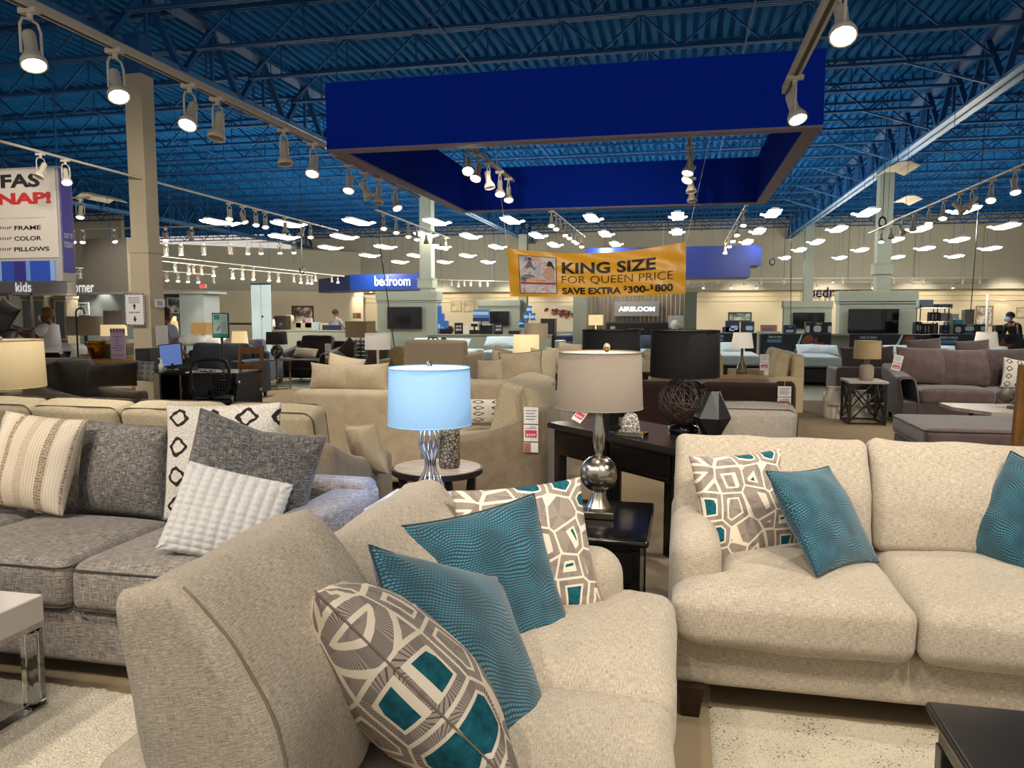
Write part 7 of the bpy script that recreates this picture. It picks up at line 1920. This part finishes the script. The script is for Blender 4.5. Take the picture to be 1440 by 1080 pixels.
def side_card(lb, ya, yb, pya, pyb, mt, d=.004):
    zt_ = Zp(210, pya, (ya + yb) / 2); zb_ = Zp(210, pyb, (ya + yb) / 2)
    t = thing('notice', lb, 'notice', (csx + .002, (ya + yb) / 2, (zt_ + zb_) / 2))
    MB().bbox(0, d, -(yb - ya) / 2, (yb - ya) / 2, -(zt_ - zb_) / 2, (zt_ - zb_) / 2, .0005).build('card', mt, t); return t, zt_ - zb_
t, h_ = side_card('small white notice with grey square on the side of the grey column', 9.68, 9.9, 421, 432, m_paper); MB().box(.0045, .006, -.06, .06, -h_ * .3, h_ * .3).build('grey_square', plain('lavgrey', '#8f92b4', .5), t)
t, h_ = side_card('blank white sheet lower on the side of the grey column', 9.68, 9.94, 458, 485, m_paper)
mm = MB()
for i in range(9): mm.box(.0045, .0052, -.1, .1, -h_ * .42 + i * h_ * .1, -h_ * .42 + i * h_ * .1 + .004)
mm.build('print_line', plain('faint_ink', '#a8a4a0', .7), t)
# easel sign, lamps behind the desk
q = at(310, 482, y=11.0)
q0, q1 = at(299.5, 475, y=11.2), at(321.5, 440, y=11.2)
t = thing('easel_sign', 'teal and white information sign in a black frame on a stand behind the desk', 'sign', ((q0.x + q1.x) / 2, 11.2, 0)); w, h = (q1.x - q0.x) / 2, q1.z - q0.z
MB().bbox(-w, w, -.015, .015, q0.z, q1.z, .004).build('frame', m_black, t); MB().box(-w + .015, w - .015, -.018, -.0155, q0.z + .015, q1.z - .015).build('poster', plain('mint_paper', '#a9c4bd', .5), t)
MB().box(-w + .015, w - .015, -.02, -.0185, q0.z + .015, q0.z + .07).build('teal_band', plain('tealink', '#2b8a7e', .5), t); MB().box(-w + .04, -w + .14, -.02, -.0185, q1.z - .11, q1.z - .03).build('teal_mark', plain('tealink', '#2b8a7e', .5), t)
MB().bar((-.06, -.02, q0.z + .12), (.0, -.02, q0.z + .2), .008, .012).build('drawn_mark', m_ink, t)
mm = MB()
for i in range(7): mm.box(w * .15, w * .8, -.02, -.0185, q0.z + .1 + i * .025, q0.z + .105 + i * .025)
mm.build('print_line', m_ink, t); MB().bar((0, 0.02, 0), (0, 0.02, q0.z + .1), .03).bar((-.15, 0, .01), (.15, 0, .01), .03).build('stand', m_black, t)
lamp('lit ivory empire lamp before the teal sign', 337, 14.5, 466, 483, 23, .62, 'stick', S_lit, m_pewter, taper=.85); simple_table('table under the lit ivory empire lamp', X(328, 14.5), X(346, 14.5), 14.4, 14.8, .62, m_espresso, m_leg)
lamp('honey-coloured square lamp left of the teal sign', 286, 15, 454, 470, 26, .75, 'stick', shade_mat('honey_shade', '#c9a063', .25, '#e0b070'), m_black, square=True, taper=1)
simple_table('dark table under the honey-coloured square lamp', X(272, 15), X(300, 15), 14.9, 15.4, .75, m_espresso, m_leg)
lamp('white cone lamp behind the column', 243, 14, 452, 471, 16, .7, 'stick', S_lit, m_black, taper=.82); lamp('cream cylinder lamp above the white cone lamp', 240, 16, 445, 453, 15, 1.0, 'stick', S_lit, m_black, taper=1)
simple_table('cabinet table under the white cone lamp', X(232, 14), X(254, 14), 13.9, 14.4, .7, m_espresso, m_leg); simple_table('tall table under the cream cylinder lamp', X(232, 16), X(250, 16), 15.9, 16.3, 1.0, m_espresso, m_leg)

# ================================================================== PEOPLE
def skin_mesh(name, joints, edges, mat, sub=2):
    """joints: {name: (x, y, z, radius)}; one continuous skinned surface"""
    keys = list(joints); me = bpy.data.meshes.new(name)
    me.from_pydata([joints[k_][:3] for k_ in keys], [(keys.index(a), keys.index(b)) for a, b in edges], [])
    o = bpy.data.objects.new(name, me); COL.objects.link(o)
    md = o.modifiers.new('skin', 'SKIN'); md.use_smooth_shade = True
    for i, k_ in enumerate(keys):
        r = joints[k_][3]; r = r if isinstance(r, tuple) else (r, r)
        me.skin_vertices[0].data[i].radius = r; me.skin_vertices[0].data[i].use_root = (i == 0)
    s_ = o.modifiers.new('sub', 'SUBSURF'); s_.levels = sub
    out = bpy.data.meshes.new_from_object(o.evaluated_get(bpy.context.evaluated_depsgraph_get()))
    bpy.data.objects.remove(o); bpy.data.meshes.remove(me)
    out.materials.clear(); out.materials.append(mat)
    out.polygons.foreach_set('use_smooth', [True] * len(out.polygons))
    out.name = name; return out
def person(label, loc, rz, H, skinc, hairc, shirtm, pantm, arms, mask=None, hair_style='short', bulk=1.0, lean=0.0, head_tilt=0.0, sleeve='short', bend=0.0):
    """standing figure facing local -Y; arms: ((elbow),(hand)) for left and right in units of H"""
    t = thing('person', label, 'person', loc, rz)
    sk = plain('skin' + skinc, skinc, .55)
    s = H; J = {}
    def L_(x, y, z):   # lean forward above the hips
        dz = max(0, z - .52); return (x * s, (y - math.sin(lean) * dz) * s, (z - (1 - math.cos(lean)) * dz) * s)
    J['pelvis'] = L_(0, 0, .52) + ((.085 * s * bulk, .065 * s * bulk),)
    J['waist'] = L_(0, 0, .60) + ((.075 * s * bulk, .055 * s * bulk),)
    J['chest'] = L_(0, .0, .72) + ((.088 * s * bulk, .062 * s * bulk),)
    J['neck0'] = L_(0, .005, .815) + (.035 * s,)
    J['neck'] = L_(0, .0, .855) + (.03 * s,)
    E = [('pelvis', 'waist'), ('waist', 'chest'), ('chest', 'neck0'), ('neck0', 'neck')]
    for n_, sx in (('L', 1), ('R', -1)):
        J['hip' + n_] = (sx * .05 * s * bulk, 0, .48 * s, .055 * s * bulk); J['knee' + n_] = (sx * .055 * s, -.01 * s, .28 * s, .036 * s * bulk); J['ankle' + n_] = (sx * .055 * s, .01 * s, .05 * s, .022 * s); J['toe' + n_] = (sx * .06 * s, -.08 * s, .02 * s, .02 * s)
        E += [('pelvis', 'hip' + n_), ('hip' + n_, 'knee' + n_), ('knee' + n_, 'ankle' + n_), ('ankle' + n_, 'toe' + n_)]
        J['sh' + n_] = L_(sx * .105 * bulk, 0, .80) + (.036 * s * bulk,)
        el, ha = arms[0 if sx > 0 else 1]
        J['el' + n_] = (el[0] * s, el[1] * s, el[2] * s, .026 * s * bulk); J['wr' + n_] = (ha[0] * s, ha[1] * s, ha[2] * s, .017 * s)
        d_ = (Vector(ha) - Vector(el)).normalized() * .055
        J['pa' + n_] = (ha[0] * s + d_.x * s, ha[1] * s + d_.y * s, ha[2] * s + d_.z * s, (.022 * s, .012 * s))
        E += [('neck0', 'sh' + n_), ('sh' + n_, 'el' + n_), ('el' + n_, 'wr' + n_), ('wr' + n_, 'pa' + n_)]
        pv = Vector(J['pa' + n_][:3]); side = d_.cross(Vector((0, 0, 1))).normalized() if abs(d_.normalized().z) < .9 else Vector((1, 0, 0))
        for q in range(4):
            ln = (.04, .046, .043, .034)[q]
            b0 = pv + side * (q - 1.5) * .010 * s; b1 = b0 + (d_.normalized() + Vector((0, 0, -.25))).normalized() * ln * s
            J[f'f{n_}{q}'] = tuple(b1) + (.0052 * s,); E.append(('pa' + n_, f'f{n_}{q}'))
        th_ = pv - d_ * s * .4 + side * sx * .022 * s; J['th' + n_] = tuple(th_ + d_.normalized() * .02 * s) + (.006 * s,); E.append(('wr' + n_, 'th' + n_))
    # head as further joints of the same surface
    hc = Vector(L_(0, -.008, .925)); J['head'] = tuple(hc) + ((.052 * s, .062 * s),)
    J['crown'] = (hc.x, hc.y + .004 * s, hc.z + .045 * s, (.044 * s, .052 * s)); J['jaw'] = (hc.x, hc.y - .02 * s, hc.z - .04 * s, (.034 * s, .04 * s))
    E += [('neck', 'jaw'), ('jaw', 'head'), ('head', 'crown')]
    body = link('body', skin_mesh('body', J, E, sk), t)
    # clothes: shirt shell and trousers grown from the same joints, slightly larger
    def grow(keys, edges, f, mat, nm, add=.012):
        K = {}
        for k_ in keys:
            v = J[k_]; r = v[3] if isinstance(v[3], tuple) else (v[3], v[3]); K[k_] = v[:3] + ((r[0] * f + add * s, r[1] * f + add * s),)
        return K
    sl = {}
    K = grow(['pelvis', 'waist', 'chest', 'neck0', 'shL', 'shR'], None, 1.05, shirtm, 'shirt')
    K['hem'] = (J['pelvis'][0], J['pelvis'][1], J['pelvis'][2] - .03 * s, (.1 * s * bulk, .08 * s * bulk))
    K['neck0'] = J['neck0'][:3] + (.036 * s,)
    Es = [('chest', 'waist'), ('waist', 'pelvis'), ('pelvis', 'hem'), ('chest', 'neck0'), ('neck0', 'shL'), ('neck0', 'shR')]
    for n_ in 'LR':
        a_, b_ = Vector(J['sh' + n_][:3]), Vector(J['el' + n_][:3]); c_ = Vector(J['wr' + n_][:3])
        m_ = a_.lerp(b_, .75); K['sl' + n_] = tuple(m_) + (.042 * s * bulk,); Es.append(('sh' + n_, 'sl' + n_))
        if sleeve == 'long':
            K['e' + n_] = tuple(b_) + (.034 * s * bulk,); K['w' + n_] = tuple(b_.lerp(c_, .9)) + (.024 * s,); Es += [('sl' + n_, 'e' + n_), ('e' + n_, 'w' + n_)]
    K = {k_: K[k_] for k_ in ['chest'] + [z for z in K if z != 'chest']}
    link('shirt', skin_mesh('shirt', K, Es, shirtm), t)
    K = grow(['pelvis', 'hipL', 'kneeL', 'hipR', 'kneeR', 'ankleL', 'ankleR'], None, 1.04, pantm, 'trousers', .008)
    link('trousers', skin_mesh('trousers', K, [('pelvis', 'hipL'), ('hipL', 'kneeL'), ('kneeL', 'ankleL'), ('pelvis', 'hipR'), ('hipR', 'kneeR'), ('kneeR', 'ankleR')], pantm), t)
    # face and hair
    hr = plain('hair' + hairc, hairc, .7, var=.3, scale=60)
    hm = MB(); nth, nph = 16, 20; R_ = Vector((.062 * s, .072 * s, .07 * s)); vs = []
    for i in range(nth + 1):
        for j in range(nph):
            th_ = PI * .62 * i / nth; ph = 2 * PI * j / nph
            v = Vector((math.sin(th_) * math.cos(ph), math.sin(th_) * math.sin(ph), math.cos(th_)))
            if v.y < -.35 and v.z < .45: v *= .84     # hairline lifts off the face
            v = v * (1 + .05 * noise.noise(v * 5 + Vector((H, 0, 0))))
            vs.append((hc.x + v.x * R_.x, hc.y + .012 * s + v.y * R_.y, hc.z + .03 * s + v.z * R_.z))
    hm.v = vs; hm.f = [(i * nph + j, i * nph + (j + 1) % nph, (i + 1) * nph + (j + 1) % nph, (i + 1) * nph + j) for i in range(nth) for j in range(nph)]
    hm.build('hair', hr, t, True)
    for sx in (-1, 1):
        MB().lathe([(0, -.006 * s), (.006 * s, 0), (0, .006 * s)], 8).build('eye', m_ink, t, True, (hc.x + sx * .02 * s, hc.y - .062 * s, hc.z + .002 * s))
        MB().tube([(hc.x + sx * .056 * s, hc.y + .008 * s, hc.z + .012 * s), (hc.x + sx * .064 * s, hc.y + .014 * s, hc.z + .002 * s), (hc.x + sx * .056 * s, hc.y + .008 * s, hc.z - .014 * s)], .005 * s, 5).build('ear', sk, t, True)
    MB().prism([(hc.y - .06 * s, hc.z + .004 * s), (hc.y - .078 * s, hc.z - .018 * s), (hc.y - .06 * s, hc.z - .02 * s)], -.008 * s, .008 * s, 'x').build('nose', sk, t)
    if mask:
        mk = MB(); n1, n2 = 8, 8
        for i in range(n1 + 1):
            for j in range(n2 + 1):
                a_ = rad(-70 + 140 * i / n1); z_ = -.05 + .065 * j / n2
                bl = 1 + .18 * math.sin(PI * j / n2) * math.cos(a_)
                mk.v.append((hc.x + .05 * s * math.sin(a_) * bl, hc.y - .012 * s - .058 * s * math.cos(a_) * bl, hc.z + z_ * s))
        mk.f = [(i * (n2 + 1) + j, (i + 1) * (n2 + 1) + j, (i + 1) * (n2 + 1) + j + 1, i * (n2 + 1) + j + 1) for i in range(n1) for j in range(n2)]
        mk.build('face_mask', plain('mask' + mask, mask, .7), t, True)
    else:
        MB().bbox(hc.x - .016 * s, hc.x + .016 * s, hc.y - .064 * s, hc.y - .058 * s, hc.z - .038 * s, hc.z - .032 * s, .001).build('mouth', plain('lips', '#8a4a40', .5), t)
    for sx in (-1, 1): softbox(.07 * s * .9, .15 * s, .05 * s, .02 * s, (0, 0, .0), 4).build('shoe', m_black, t, True, (sx * .058 * s, -.03 * s, .026 * s))
    return t
white_shirt = plain('white_shirt', '#e4e1e0', .8, var=.03)
# woman reaching towards the dark shelf: faces left (-X)
wx = X(72, 11.2)
person('person in a loose white shirt and face mask reaching towards the dark open shelf', (wx, 11.2, 0), rad(-72), 1.60, '#7a4327', '#7d4d24', white_shirt, m_black,
       (((.15, -.12, .68), (.09, -.34, .78)), ((-.17, -.16, .69), (-.07, -.37, .80))), mask='#d9d5d0', bulk=1.28, lean=rad(6))
q = at(72, 470, y=11.0); t = [o_ for o_ in bpy.data.objects if str(o_.get('label', '')).startswith('person in a loose')][0]
MB().tube([(.07, -.12, 1.3), (.0, -.17, 1.15), (-.11, -.1, .93), (-.14, .04, .88)], .008, 5).build('bag_strap', m_black, t)
person('person half hidden behind the grey column, grey-blue top and long dark hair', (X(222, 11.4), 11.6, 0), rad(160), 1.60, '#6b3d28', '#241510', plain('grey_blue_top', '#6d7784', .8), m_black,
       (((.16, -.02, .62), (.13, -.12, .52)), ((-.16, -.02, .62), (-.13, -.12, .52))), bulk=1.1)
person('person in a grey shirt seen from behind in the far bedroom alcove', (X(472, 24), 24, 0), rad(170), 1.66, '#a5745a', '#1b1411', plain('grey_shirt', '#8f8b88', .8), m_navyb,
       (((.18, -.04, .64), (.12, -.2, .62)), ((-.18, -.04, .64), (-.12, -.2, .62))))
person('person in black with a pale blue face mask bending at the right photo edge', (X(1434, 21.5), 21.5, 0), rad(-62), 1.62, '#a5745a', '#14100e', m_black, m_black,
       (((.16, -.16, .58), (.1, -.34, .56)), ((-.16, -.16, .58), (-.1, -.34, .56))), mask='#8fb3c9', lean=rad(28), sleeve='long')
